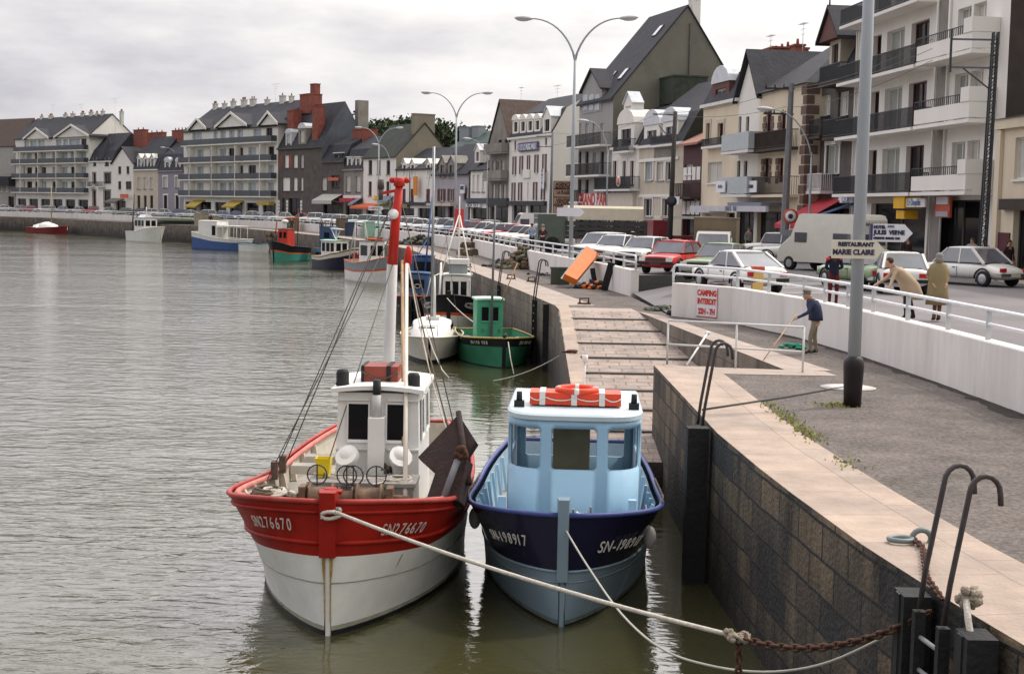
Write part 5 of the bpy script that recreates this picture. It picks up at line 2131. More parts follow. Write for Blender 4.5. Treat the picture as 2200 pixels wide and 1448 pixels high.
for a, c in (((.30, 5.7, 6.2), (-1.55, 4.3, 1.5)), ((.30, 5.7, 6.2), (-1.50, 5.0, 1.5)), ((.27, 5.7, 5.6), (-1.55, 3.6, 1.5)), ((.34, 5.7, 6.3), (1.62, 5.0, 1.45)), ((.26, 5.7, 5.0), (-.55, 1.9, 1.3))):
    line(rb, 'shroud', [a, c], .010, lg, 4)
line(rb, 'fall_rope', [(.54, 5.55, 5.0), (1.0, 4.4, 3.6), (1.52, 2.55, 2.42)], .014, tarm)
line(rb, 'fall_rope', sag((.55, 5.5, 5.0), (1.45, 2.9, 2.45), .25), .012, ropem)
for x, y in ((-1.57, 4.3), (-1.54, 4.9)):
    k = MB()
    k.box(x - .05, x + .06, y - .06, y + .06, 1.36, 1.66)
    k.build('deadeye_post', tarm, rb)
# trawl doors hung at the starboard gallows
td = mat('tarred trawl door', (.035, .022, .020), .75, var=.3, scale=3, bump=.3, dirt=.3, dcol=(.11, .04, .03))


def slab(name, quad, th, m):
    k = MB()
    q = [Vector(p) for p in quad]
    n_ = (q[1] - q[0]).cross(q[2] - q[0]).normalized() * th
    k.prism(q, n_)
    return k.build(name, m, rb)


loc = lambda px, py, Y: tuple(rb_inv @ D(px, py, Y))
rb_m = Matrix.Translation((-2.50, 19.45, 0)) @ Matrix.Rotation(-.02, 4, 'Z')
rb_inv = rb_m.inverted()
dr = slab('trawl_door', [loc(985, 890, 21.9), loc(1022, 948, 21.5), loc(962, 1040, 21.2), loc(898, 982, 21.6)], .13, td)
d2 = slab('trawl_door', [loc(945, 985, 21.1), loc(1003, 985, 20.95), loc(985, 1075, 20.65), loc(912, 1085, 20.75)], .26, td)
pole(rb, 'door_bar', loc(988, 975, 20.9), loc(950, 1078, 20.6), .05, .05, mat('grey bar', (.16, .16, .17), .6))
k = MB()
for i in range(7):
    k.blob(loc(985 + R.uniform(-14, 20), 968 + R.uniform(-8, 14), 20.85), (.06, .05, .06), 0, 6, 5, .2)
k.build('shackles', rustm, rb)
pole(rb, 'gallows', loc(985, 885, 21.9), loc(1008, 1040, 20.9), .045, .045, td)
# winch with drums and hand wheels
k = MB()
for x0, x1, r in ((-.55, -.18, .15), (-.12, .12, .09), (.16, .55, .15)):
    k.lathe([(.001, x0), (r + .06, x0), (r + .06, x0 + .03), (r, x0 + .03), (r, x1 - .03), (r + .06, x1 - .03), (r + .06, x1), (.001, x1)], (0, 1.75, 1.62), 16, axis='X')
k.box(-.7, -.6, 1.6, 1.9, 1.0, 1.78)
k.box(.62, .72, 1.6, 1.9, 1.0, 1.78)
k.cyl((-.85, 1.75, 1.62), (.95, 1.75, 1.62), .04)
wn = k.build('winch', mat('oily brown winch', (.16, .10, .065), .6, var=.4, scale=8, dirt=.5, dcol=(.05, .04, .035)), rb)
for x in (-.45, .0, .10, .45):
    k = MB()
    k.tube([(x + .15 * math.cos(a * math.pi / 8), 1.82, 1.93 + .15 * math.sin(a * math.pi / 8)) for a in range(17)], .012, 5, 0, False)
    k.bar((x - .15, 1.82, 1.93), (x + .15, 1.82, 1.93), .012, .012)
    k.bar((x, 1.82, 1.62), (x, 1.82, 2.08), .02, .02)
    k.build('hand_wheel', ironm, wn)
k = MB()
k.box(-.62, .98, 2.15, 2.85, 1.0, 1.70)
k.box(-.66, 1.02, 2.11, 2.89, 1.702, 1.76)
k.build('hatch', mat('grey hatch', (.26, .24, .225), .7, var=.15, dirt=.3), rb)
k = MB()
k.box(-1.22, -.62, 1.35, 1.8, 1.02, 1.5)
k.box(-1.32, -.95, 1.0, 1.5, 1.52, 1.74)
k.build('fish_box', mat('stained fish box', (.56, .49, .38), .7, var=.15, dirt=.3), rb)
pole(rb, 'bollard', (0, .18, 1.5), (0, .18, 2.06), .10, .09, redp, 10)
k = MB()
k.box(-.16, .16, .10, .26, 1.98, 2.03)
k.build('bollard_cap', redp, rb)
for (px, py, Y) in ((660, 1005, 23.4), (690, 985, 24.0)):
    q = loc(px, py, Y)
    k = MB()
    k.box(q[0] - .25, q[0] + .25, q[1] - .15, q[1] + .15, q[2] - .08, q[2] + .06)
    k.build('deck_board', inner, rb)
def coil(root, c, r, m, n=4, rr=.022, sq=1.0, name='rope_coil'):
    k = MB()
    pts = []
    for i in range(n * 14):
        a = i * 2 * math.pi / 14
        q = r * (1 - .25 * (i / (n * 14))) * (1 + R.uniform(-.1, .1))
        pts.append((c[0] + q * math.cos(a), c[1] + q * math.sin(a) * sq, c[2] + .02 + .018 * (i // 14) + R.uniform(0, .02)))
    k.tube(pts, rr, 5)
    return k.build(name, m, root)
coil(rb, (-1.05, .95, 1.76), .22, tarm, 6)
coil(rb, (-.95, .95, 1.78), .18, ropem, 4)
coil(rb, (.75, 2.4, 1.72), .2, ropem, 4, .016)
coil(rb, (-.35, .35, 1.72), .14, ropem, 4, .02)
k = MB()
for i in range(130):
    k.blob((-1.0 + R.gauss(0, .13), 1.25 + R.gauss(0, .2), 1.62 + R.gauss(0, .06)), (.07, .07, .05), R.choice((0, 0, 1)), 5, 4, .35)
k.build('net_heap', [tarm, ropem], rb)
k = MB()
for i in range(9):
    a = R.uniform(-.6, 1.0)
    y = R.uniform(2.0, 2.8)
    k.tube(sag((a, y, 1.80), (a + R.uniform(-.4, .4), y + R.uniform(-.25, .25), 1.80), .015, 5), .014, 5)
k.build('loose_rope', [ropem], rb)
for x, y, z, r in ((-1.30, 3.0, 1.05, .14), (-1.25, 3.5, 1.05, .12), (1.25, 2.6, 1.05, .15)):
    coil(rb, (x, y, z), r, tarm, 6, .03)
k = MB()
k.bar((-1.42, 2.2, 1.30), (-.72, 3.6, 1.36), .12, .05)
k.bar((-1.30, 2.1, 1.22), (-.82, 3.7, 1.24), .10, .05)
k.build('plank', inner, rb)
k = MB()
for i in range(60):
    k.blob((.45 + R.gauss(0, .09), 3.16 + R.gauss(0, .05), 1.1 + R.random() * .75), (.05, .05, .06), 0, 5, 4, .3)
k.build('net_heap', tarm, rb)
# the yellow basket rests on the hatch
bk = MB()
bk.rings([[(-.10 * s_ + 0, 0, 0) for s_ in (1,)]], 0) if False else None
bk.lathe([(.13, 0), (.165, .28), (.175, .30), (.16, .30), (.125, .03), (0, .03)], (0, 0, 0), 4, sm=False)
o = bk.build('basket', mat('yellow plastic', (.72, .55, .02), .45, var=.06), None, tuple(rb_m @ Vector((-.46, 2.55, 1.764))))
o.rotation_euler = (0, 0, .75)
tag(o, 'yellow plastic basket on the red trawler in front of its wheelhouse', 'basket')

# ---- the blue launch
bb = thing('fishing_boat', 'dark blue boat with light blue rounded wheelhouse beside the quay wall', 'fishing boat', (.79, 20.10, 0), -.05)
H = Hull(bb, 8.6, 2.92, [(0, 1.62), (1.4, 1.50), (4, 1.30), (8.6, 1.3)], [navy, lblue2, bootm, mat('grimy blue waterline', (.13, .16, .16), .6, var=.3, scale=6, dirt=.6, dcol=(.06, .08, .06))], [(.02, 2), (.06, 3), (.50, 1), (2, 0)], a=2.2, p=3.0, wa=4.4, sw=.8, rake=.06, deck=.62, gun=mblue, gunr=.04, innerm=mat('pale blue inner', (.33, .45, .54), .5, var=.1, dirt=.3, dcol=(.2, .2, .2)))
H.stem(lblue2, .15, .16, .42, 1.0, .26)
H.stem(lblue2, .05, .03, -.25, .42)
k = MB()
k.tube([H.pt(q, .5, -1) for q in H.S], .022, 6)
k.tube([H.pt(q, .5, 1) for q in H.S], .022, 6)
k.tube([H.pt(q, .40, -1) for q in H.S], .010, 5)
k.tube([H.pt(q, .40, 1) for q in H.S], .010, 5)
k.build('rubbing_strake', lblue2, bb)
H.letters('SN-198917', -1, .20, .76, .24, mat('cream lettering', (.62, .60, .55), .6), ax=.66, shear=-.08)
H.letters('SN-198917', 1, .20, .72, .25, mat('cream lettering', ()), ax=.80, shear=.3)
frames(bb, H, 7, 1.9, .8, .62, .05, lblue)
for x in (-.95, 1.02):
    k = MB()
    k.box(x - .06, x + .06, 1.05, 1.17, 1.2, 1.66)
    k.build('mooring_post', lblue, bb)
# wheelhouse with a rounded front and real window openings
cx, hw = .12, 1.0
plan = [(-hw, 4.3)]
for i in range(25):
    a = math.pi - math.pi * i / 24
    ca, sa = math.cos(a), math.sin(a)
    plan.append((hw * math.copysign(abs(ca) ** .42, ca), 2.15 - .75 * abs(sa) ** .9))
plan.append((hw, 4.3))
plan = [(cx + x, y) for x, y in plan]
cum = [0]
for a, c in zip(plan, plan[1:]):
    cum.append(cum[-1] + math.dist(a, c))
TOT = cum[-1]
dc = 2.15


def onp(u):
    u = min(max(u, 0), TOT)
    for i in range(len(cum) - 1):
        if u <= cum[i + 1] + 1e-9:
            t = (u - cum[i]) / (cum[i + 1] - cum[i])
            return (plan[i][0] + (plan[i + 1][0] - plan[i][0]) * t, plan[i][1] + (plan[i + 1][1] - plan[i][1]) * t)


def open_wall(b, fn, u0, u1, z0, z1, ops, rc=.07, nu=60, mi=0):
    us = sorted({*[u0 + (u1 - u0) * i / nu for i in range(nu + 1)], *[q for o in ops for q in (o[0], o[1], o[0] + rc * .3, o[0] + rc, o[1] - rc * .3, o[1] - rc)]})
    zs = sorted({z0, z1, *[q for o in ops for q in (o[2], o[3], o[2] + rc, o[3] - rc, o[2] + rc * .3, o[3] - rc * .3)]})
    for i in range(len(us) - 1):
        for j in range(len(zs) - 1):
            uc, zc = (us[i] + us[i + 1]) / 2, (zs[j] + zs[j + 1]) / 2
            hole = False
            for o in ops:
                if o[0] < uc < o[1] and o[2] < zc < o[3]:
                    hx = max(o[0] + rc - uc, uc - (o[1] - rc), 0)
                    hz = max(o[2] + rc - zc, zc - (o[3] - rc), 0)
                    if hx * hx + hz * hz < rc * rc:
                        hole = True
            if hole:
                continue
            a, c = fn(us[i]), fn(us[i + 1])
            b.face([(*a, zs[j]), (*c, zs[j]), (*c, zs[j + 1]), (*a, zs[j + 1])], mi, None, True)


mid = TOT / 2
Z0, Z1, W0, W1_ = .62, 2.80, 2.03, 2.68
ops = [(mid - .35, mid + .35, W0, W1_), (mid - 1.22, mid - .50, W0, W1_), (mid + .50, mid + 1.22, W0, W1_), (.5, 1.6, W0, W1_), (TOT - 1.6, TOT - .5, W0, W1_)]
b = MB()
open_wall(b, onp, 0, TOT, Z0, Z1, ops)
back = lambda u: (plan[-1][0] + (plan[0][0] - plan[-1][0]) * u / 2.0, 4.3)
open_wall(b, back, 0, 2.0, Z0, Z1, [(.15, .80, 1.75, 2.55), (1.2, 1.85, 1.75, 2.55)], nu=8)
wh = b.build('wheelhouse', lblue, bb)
import bmesh
bm_ = bmesh.new()
bm_.from_mesh(wh.data)
bmesh.ops.remove_doubles(bm_, verts=bm_.verts, dist=.0008)
bm_.to_mesh(wh.data)
bm_.free()
wh.data.set_sharp_from_angle(angle=rad(40))
sm = wh.modifiers.new('thickness', 'SOLIDIFY')
sm.thickness = .05
sm.offset = 1
for n, (u0, u1, z0, z1) in enumerate(ops):
    k = MB()
    m_ = 8
    for i in range(m_):
        a, c = onp(u0 + (u1 - u0) * i / m_), onp(u0 + (u1 - u0) * (i + 1) / m_)
        k.face([(*a, z0), (*c, z0), (*c, z1), (*a, z1)])
    for v in k.v:
        d_ = Vector((v.x - cx, v.y - 2.6, 0)).normalized() * -.02
        v += d_
    k.build('window', seeglass, wh)
    k = MB()
    e_ = .012
    pts = []
    rc = .07
    for (cu, cz, a0) in ((u1 - rc, z1 - rc, 0), (u0 + rc, z1 - rc, 90), (u0 + rc, z0 + rc, 180), (u1 - rc, z0 + rc, 270)):
        for j in range(5):
            a = rad(a0 + j * 22.5)
            uu, zz = cu + rc * math.cos(a), cz + rc * math.sin(a)
            p = onp(uu)
            pts.append((*p, zz))
        if a0 in (0, 180):
            for j in range(1, 5):
                uu = cu + ((u0 - u1 + 2 * rc) if a0 == 0 else (u1 - u0 - 2 * rc)) * j / 5
                pts.append((*onp(uu), z1 if a0 == 0 else z0))
    pts.append(pts[0])
    k.tube([Vector(p) + Vector((p[0] - cx, p[1] - 2.6, 0)).normalized() * .02 for p in pts], .014, 5, 0, False)
    k.build('window_frame', lblue, wh)
k = MB()          # roof
top = [(cx + (x - cx) * 1.06, 2.6 + (y - 2.6) * 1.07) for x, y in plan]
rr = [[(x, y, Z1 + .002) for x, y in top], [(x, y, Z1 + .07) for x, y in top], [(cx + (x - cx) * .97, 2.6 + (y - 2.6) * .97, Z1 + .10) for x, y in top]]
k.rings(rr, 0, True, True, True, sm=False)
k.build('roof', mat('pale blue white roof', (.50, .59, .63), .45, var=.05, dirt=.1, dcol=(.4, .45, .45)), wh)
k = MB()
k.box(cx - .35, cx + .25, 2.9, 3.0, 1.3, 2.6)
k.box(cx - .9, cx + .9, 2.5, 4.2, .63, .66)
k.build('oilskin', mat('ochre oilskin', (.42, .36, .2), .7, var=.2), wh)
zr = Z1 + .10
rd = mat('signal red raft', (.68, .07, .03), .45, var=.05)
k = MB()
k.box(cx - .72, cx + .72, 2.15, 2.70, zr + .03, zr + .22)
raft = k.build('liferaft', rd, wh)
k = MB()
for x in (-.52, -.02, .42):
    k.box(cx + x - .045, cx + x + .045, 2.135, 2.715, zr + .025, zr + .235)
k.build('strap', frw, raft)
k = MB()
for x0, x1 in ((-.72, -.47), (-.47, 0), (0, .47), (.47, .72)):
    k.tube(sag((cx + x0, 2.13, zr + .15), (cx + x1, 2.13, zr + .15), .05, 6), .009, 5)
k.build('grab_line', frw, raft)
k = MB()
k.tube([(cx + .02 + .30 * math.cos(a * math.pi / 12), 2.42 + .30 * math.sin(a * math.pi / 12), zr + .25) for a in range(25)], .048, 10, 0, False)
lb = k.build('lifebuoy', rd, wh)
k = MB()
for a in (.0, 1.57, 3.14, 4.71):
    k.tube([(cx + .02 + .30 * math.cos(a + j * .12 - .12), 2.42 + .30 * math.sin(a + j * .12 - .12), zr + .25) for j in range(3)], .052, 10)
k.build('lifebuoy_band', frw, lb)
for x in (-.88, .92):
    k = MB()
    k.box(cx + x - .08, cx + x + .08, 2.0, 2.12, zr - .02, zr + .10)
    k.cyl((cx + x, 2.06, zr + .10), (cx + x, 2.06, zr + .24), .05, .045, 10)
    k.build('navigation_light', rubber, wh)
k = MB()
k.cyl((cx + .12, 3.2, zr), (cx + .14, 3.2, zr + .62), .022, .018, 8)
k.build('light_mast', wcab, wh)
k = MB()
k.cyl((cx + .14, 3.2, zr + .60), (cx + .14, 3.2, zr + .72), .05, .05, 10)
k.cyl((cx + .14, 3.2, zr + .72), (cx + .14, 3.2, zr + .86), .012, .008, 6)
k.build('masthead_light', frw, wh)
k = MB()
k.lathe([(.05, -.1), (.05, -.07), (.03, -.05), (.03, .05), (.05, .07), (.05, .1)], (.26, .15, 1.62), 12, axis='X')
k.box(.12, .15, .1, .2, 1.45, 1.70)
k.box(.37, .40, .1, .2, 1.45, 1.74)
k.build('fairlead_roller', steel, bb)
for sd in (-1, 1):
    pts = [Vector((sd * (H.half(q, 1) + .02), q, H.zg(q) + .08 + R.uniform(-.02, .02))) for q in (1.4, 2, 2.8, 3.6, 4.4)]
    line(bb, 'side_rope', pts, .016, tarm)
for sd, q in ((1, 1.6), (-1, 2.6)):
    k = MB()
    x = sd * (H.half(q, .6) + .12)
    k.blob((x, q, .98), (.10, .10, .18), 0, 10, 8)
    k.cyl((x, q, 1.15), (x - sd * .08, q, H.zg(q)), .012)
    k.build('fender', mat('pale fender', (.40, .38, .38), .6), bb)
k = MB()
for i in range(9):
    y = 1.15 + i * .05
    k.bar((.86 + .03 * i, y, 1.25), (1.25 + .01 * i, y + .12, 1.30), .03, .012)
k.build('grating', mat('grey slats', (.25, .30, .30), .7), bb)
coil(bb, (-.95, 1.9, .95), .16, tarm, 6, .02)

# ---- white sloop
b3 = thing('sailing_boat', 'small cream sloop with bare grey mast beside the green boat', 'sailing boat', (-3.15, 54.3, 0), .03)
cream = mat('cream gelcoat', (.62, .58, .50), .35, var=.08, dirt=.2, dcol=(.40, .37, .3))
H = Hull(b3, 6.4, 2.45, [(0, 1.02), (2, .92), (6.4, .85)], [cream, cream, bootm], [(.14, 2), (2, 0)], a=3.2, p=2.2, wa=4.6, sw=.7, rake=.35, deck=.5, bul=False, gun=cream, gunr=.03)
k = MB()
rr = []
for q, w, h in ((1.0, .25, .95), (1.7, .62, 1.15), (2.4, .82, 1.42), (3.3, .88, 1.50), (4.3, .85, 1.48), (4.32, .84, .9)):
    rr.append([(-w, q, .86), (-w * .88, q, h - .12), (-w * .5, q, h), (w * .5, q, h), (w * .88, q, h - .12), (w, q, .86)])
k.rings(rr, 0, False, False, True)
cb = k.build('coach_roof', mat('white gelcoat', (.80, .78, .74), .35, var=.04), b3)
k = MB()
k.box(-.25, .30, 2.9, 3.6, 1.49, 1.60)
k.build('hatch', wcab, cb)
for sd in (-1, 1):
    k = MB()
    k.face([(sd * .80, 2.5, 1.12), (sd * .86, 3.9, 1.14), (sd * .82, 3.9, 1.34), (sd * .77, 2.6, 1.30)])
    k.build('window', gd, cb)
k = MB()
k.box(-.5, .15, 1.86, 1.9, 1.20, 1.26)
k.build('grab_rail', frk, cb)
q = (0, 3.0, 1.5)
pole(b3, 'mast', (-.02, 3.0, 1.45), (-.02, 3.0, 8.4), .06, .05, mat('grey alloy mast', (.33, .34, .35), .4, metal=.4))
for x, y in ((1.1, 3.3), (-1.1, 3.3), (0, .05)):
    line(b3, 'stay', [(-.02, 3.0, 8.3), (x, y, .95)], .008, wirem, 4)
k = MB()
k.tube([(-.3, .15, 1.05), (-.34, .1, 1.45), (.3, .1, 1.45), (.3, .2, 1.05)], .02, 6)
k.build('pulpit', steel, b3)
pole(b3, 'boom', (.05, 3.1, 3.2), (.10, 2.9, 1.6), .06, .06, mat('furled white sail', (.72, .71, .68), .7))

# ---- green boat with the tall box cabin
b4 = thing('fishing_boat', 'stubby green boat with tall green box cabin against the quay', 'fishing boat', (-.30, 53.3, 0), .14)
H = Hull(b4, 6.2, 2.75, [(0, 1.12), (2, 1.0), (6.2, .95)], [greenp, bootm, bootm], [(.03, 1), (.72, 0), (2, 1)], a=2.2, p=2.4, wa=3.4, sw=.85, rake=.1, deck=.55, gun=mat('ochre gunwale', (.45, .36, .12), .6, dirt=.3), gunr=.035, innerm=greenp, wl=.95)
H.stem(bootm, .12, .12)
H.letters('SN 198 988', -1, .28, .86, .20, mat('cream lettering', ()), ax=.8)
H.letters('SN 198 988', 1, .28, .86, .20, mat('cream lettering', ()), ax=.8)
cl = mat('light green cabin paint', (.075, .34, .20), .45, var=.1, dirt=.2, dcol=(.04, .18, .1))
c_ = cabin(b4, -.82, .20, 1.9, 3.2, .55, 2.42, cl, mat('pale green roof', (.42, .66, .52), .5), [('f', .18, .45, .58, .86), ('f', .55, .82, .58, .86)], over=.06, camber=.02)
k = MB()
k.box(-.34, -.28, 1.86, 1.898, .6, 2.4)
for x in (-.62, .03):
    k.box(x, x + .05, 1.84, 1.898, 1.2, 1.32)
k.build('door_strap', greenp, c_)
pole(b4, 'mast', (-.30, 1.6, .6), (-.22, 1.6, 6.1), .06, .035, mat('grey pole', (.14, .14, .15), .6))
pole(b4, 'boat_hook', (.1, 1.7, 2.4), (.7, 1.7, 3.9), .025, .02, oak)
k = MB()
for i in range(24):
    k.blob((R.uniform(.2, 1.0), R.uniform(1.0, 3.0), R.uniform(.6, 1.0)), (.12, .12, .10), R.choice((0, 1)), 6, 5, .3)
k.build('deck_gear', [tarm, oak], b4)
coil(b4, (-1.2, 2.2, .9), .2, ropem, 5)

# ---- black and white SN boat
b5 = thing('fishing_boat', 'black and white boat with red stripe and white oval registration plates', 'fishing boat', (-3.0, 66.8, 0), -.02)
orr = mat('orange red stripe', (.60, .10, .03), .45)
H = Hull(b5, 9.5, 3.65, [(0, 2.35), (1.6, 1.95), (5, 1.5), (9.5, 1.6)], [whul, orr, bootm], [(.50, 0), (.58, 1), (2, 2)], a=2.6, p=2.5, wa=4.6, sw=.8, rake=.35, deck=.9, gun=bootm, gunr=.06)
H.stem(bootm, .22, .2, .42, 1.0, .28)
for sd in (-1, 1):
    k = MB()
    pts = []
    for j in range(20):
        a = 2 * math.pi * j / 20
        qq = .98 + .50 * max(-1, min(1, math.cos(a) * 1.15))
        tt = .80 + .085 * math.sin(a)
        p = H.pt(qq, tt, sd)
        n_ = Vector((sd, -.35, .1)).normalized()
        pts.append(p + n_ * .012)
    idx = [k.p(p) for p in pts]
    c_ = k.p(sum(pts, Vector()) / 20 + Vector((sd * .03, -.03, 0)))
    for j in range(20):
        k.fi([idx[j], idx[(j + 1) % 20], c_])
    k.build('registration_plate', mat('cream lettering', ()), b5)
H.letters('SN 157675', -1, .52, .80, .24, txtk, ax=.62)
H.letters('SN 157675', 1, .52, .80, .24, txtk, ax=.62)
c_ = cabin(b5, -.55, 1.0, 3.0, 5.2, .95, 3.35, wcab, wcab, [('f', .08, .28, .44, .86), ('f', .36, .60, .44, .86), ('f', .68, .92, .44, .86), ('r', .1, .45, .44, .86), ('l', .1, .45, .44, .86)], over=.12)
k = MB()
k.box(-.35, .95, 3.3, 4.3, 4.05, 4.35)
k.build('radar_housing', wcab, c_)
k = MB()
k.box(-.25, .85, 3.4, 4.2, 3.45, 4.04)
k.build('roof_locker', mat('grey locker', (.25, .28, .28), .6), c_)
mm_ = mat('white mast paint', (.72, .71, .62), .5)
pole(b5, 'mast', (.25, 5.0, 3.4), (.25, 5.0, 8.2), .08, .03, mm_)
pole(b5, 'mast_leg', (-.75, 3.3, 3.3), (.22, 4.95, 7.0), .045, .04, mm_)
pole(b5, 'mast_leg', (1.15, 3.4, 3.3), (.28, 4.95, 7.0), .045, .04, mm_)
for a, c in (((.25, 5, 8.0), (-1.7, 4.0, 1.6)), ((.25, 5, 8.0), (1.7, 6.0, 1.6))):
    line(b5, 'stay', [a, c], .01, wirem, 4)
pole(b5, 'oar', (-.62, .6, 1.8), (-.60, 1.6, 4.2), .06, .06, mat('furled white sail', ()))
k = MB()
k.tube([(-1.5, 1.6, 1.9), (-1.2, 1.7, 3.3), (-.6, 2.9, 3.55)], .035, 6)
k.build('canopy_hoop', mm_, b5)

# ---- dark blue boat moored outside it
b6 = thing('fishing_boat', 'dark blue boat with blue hooded cabin behind the white sloop', 'fishing boat', (-5.1, 72.5, 0), .0)
H = Hull(b6, 8.0, 3.0, [(0, 1.9), (2, 1.6), (8, 1.5)], [bootm, bootm], [(2, 0)], a=2.4, wa=3.6, deck=.9, gun=redg, gunr=.05)
bl = mat('faded blue canvas', (.07, .12, .24), .7, var=.15)
c_ = cabin(b6, -.95, .95, 1.6, 3.6, 1.0, 3.3, bl, bl, [('f', .15, .85, .58, .84)], over=.1)
cabin(b6, -.4, 1.1, 4.2, 6.0, 1.0, 4.4, bl, bl, [('f', .1, .9, .6, .9)], over=.06)
k = MB()
k.tube([(.2 + .2 * math.cos(a * .3), 1.45, 2.5 + .13 * math.sin(a * .3)) for a in range(22)], .03, 6)
k.build('rope_loop', ropem, b6)
bm_ = mat('blue mast paint', (.06, .11, .25), .5)
pole(b6, 'mast', (.55, 3.8, 3.3), (.95, 4.4, 8.6), .07, .045, bm_)
pole(b6, 'mast_leg', (-.7, 3.2, 3.3), (.72, 4.1, 5.7), .05, .04, bm_)
k = MB()
for i in range(60):
    k.blob((R.gauss(0, .5), R.uniform(.5, 1.5), R.uniform(1.0, 1.9)), (.22, .22, .18), R.choice((0, 0, 1)), 6, 5, .3)
k.build('deck_gear', [blackm, tarm], b6)

# ---- the boats farther along the quay
grb = mat('grey hull paint', (.25, .27, .29), .5, var=.1)
b7 = thing('fishing_boat', 'grey and white boat with orange stripe, rust runs and an open steel gallows', 'fishing boat', (-11.6, 110.5, 0), 1.20 - math.pi)
H = Hull(b7, 9.5, 3.6, [(0, 3.0), (2, 2.5), (6, 2.1), (9.5, 2.4)], [whul, orr, grb], [(.52, 0), (.60, 1), (2, 2)], a=2.6, wa=4.2, deck=1.3, gun=orr, gunr=.05)
b7.location = (-9.5, 110, 0)
b7.rotation_euler = (0, 0, .55)
c_ = cabin(b7, -1.0, 1.0, 3.6, 6.2, 1.35, 4.7, wcab, frk, [('l', .15, .85, .50, .86), ('f', .1, .45, .5, .86), ('f', .55, .9, .5, .86), ('r', .2, .8, .5, .86)], over=.12)
k = MB()
k.tube([(.6 * math.cos(a * math.pi / 10), 4.6 + .5 * math.sin(a * math.pi / 10), 4.95) for a in range(21)], .12, 8, 0, False)
k.build('lifebuoy', orr, c_)
gal = mat('weathered gallows', (.42, .42, .38), .6)
k = MB()
for y in (7.4, 8.8):
    k.tube([(-1.1, y, 2.2), (-.6, 8.1, 6.8)], .07, 6)
    k.tube([(1.1, y, 2.2), (.6, 8.1, 6.8)], .07, 6)
k.tube([(-.7, 8.1, 6.8), (.7, 8.1, 6.8)], .08, 6)
k.tube([(-1.0, 8.1, 3.8), (1.0, 8.1, 3.8)], .05, 6)
k.build('gallows', gal, b7)

b8 = thing('fishing_boat', 'red boat with dark hull and square red cabin, stern fenders hanging', 'fishing boat', (-12.9, 118.5, 0), -.35)
H = Hull(b8, 8.5, 3.4, [(0, 3.1), (2, 2.5), (8.5, 2.1)], [bootm, redp], [(.60, 0), (2, 1)], a=2.6, wa=3.6, deck=1.3, gun=redp, gunr=.06, innerm=redp)
cr_ = mat('scarlet cabin paint', (.50, .05, .03), .5, var=.12)
cabin(b8, -.1, 1.4, 2.2, 4.0, 1.35, 5.0, cr_, tarm, [('f', .25, .6, .6, .82)], over=.05)
gm_ = mat('green mast paint', (.06, .26, .15), .5)
pole(b8, 'mast', (.2, 5.2, 1.4), (.3, 5.2, 10.2), .09, .05, gm_)
pole(b8, 'mast_leg', (-1.3, 4.2, 2.0), (.25, 5.1, 7.2), .06, .05, gm_)
pole(b8, 'mast_leg', (1.4, 4.4, 2.0), (.3, 5.1, 7.2), .06, .05, gm_)
k = MB()
k.bar((-.7, 5.2, 9.9), (.6, 5.2, 9.9), .06, .06)
k.build('crosstree', gm_, b8)
for i, (x, y, z) in enumerate(((-.9, .2, 1.6), (-.5, .0, 1.5), (.4, .0, 1.5), (.9, .3, 1.5))):
    k = MB()
    k.blob((x, y, z), (.26, .26, .55), 0, 8, 6)
    k.build('fender', rubber, b8)

b9 = thing('fishing_boat', 'navy boat with cream sheer band and low white many windowed cabin', 'fishing boat', (-14.7, 132.3, 0), .80)
H = Hull(b9, 8.0, 3.4, [(0, 2.9), (2, 2.3), (6, 1.6), (8.0, 1.7)], [navy, cream, navy], [(.74, 0), (.95, 1), (2, 2)], a=2.8, wa=4.2, deck=1.0, gun=oak, gunr=.06)
cabin(b9, -1.2, 1.2, 3.0, 6.0, 1.05, 3.9, wcab, mat('pale green roof', ()), [('l', .05, .30, .48, .90), ('l', .37, .62, .48, .90), ('l', .70, .93, .48, .90), ('f', .1, .45, .5, .88), ('f', .55, .9, .5, .88), ('r', .1, .9, .5, .88)], over=.15)
k = MB()
k.bar((-.5, 4.5, 5.6), (-.5, 2.2, 5.5), .7, .12)
for a in (-.5, .0, .5):
    k.bar((-.5, 3.6, 4.0), (-.5, 3.6 + a * 2, 5.5), .08, .08)
k.build('radar_scanner', wcab, b9)

b10 = thing('fishing_boat', 'teal hulled boat with black bulwark and small red wheelhouse, bow towards us', 'fishing boat', (-25.0, 148.5, 0), -.42)
H = Hull(b10, 9.0, 4.4, [(0, 3.3), (2, 2.6), (9, 2.2)], [tealp, orr, bootm], [(.52, 0), (.60, 1), (2, 2)], a=3.0, wa=4.2, deck=1.4, gun=bootm, gunr=.07, wl=.9)
H.stem(bootm, .2, .2, -.3, 1.0, .2)
cabin(b10, -1.3, .6, 3.2, 5.4, 1.45, 5.4, cr_, frk, [('f', .12, .42, .62, .88), ('f', .56, .88, .62, .88)], over=.08)
k = MB()
k.lathe([(.05, 0), (.55, .1), (.60, .45), (.3, .6), (0, .62)], (-.3, 3.8, 6.4), 12)
k.cyl((-.5, 3.8, 5.45), (-.5, 3.8, 6.4), .07)
k.cyl((-.1, 3.8, 5.45), (-.1, 3.8, 6.4), .07)
k.build('radar', wcab, b10)
pole(b10, 'davit', (-2.6, 4.0, 2.3), (-2.2, 4.2, 6.8), .12, .10, redp)
k = MB()
for i in range(30):
    k.blob((-2.3 + R.uniform(-.5, .7), 2.6 + R.uniform(-.5, 1), 2.2 + R.random() * 2.6), (.25, .25, .3), 0, 6, 5, .3)
k.build('hanging_net', mat('brown net', (.10, .07, .05), .95, var=.3), b10)
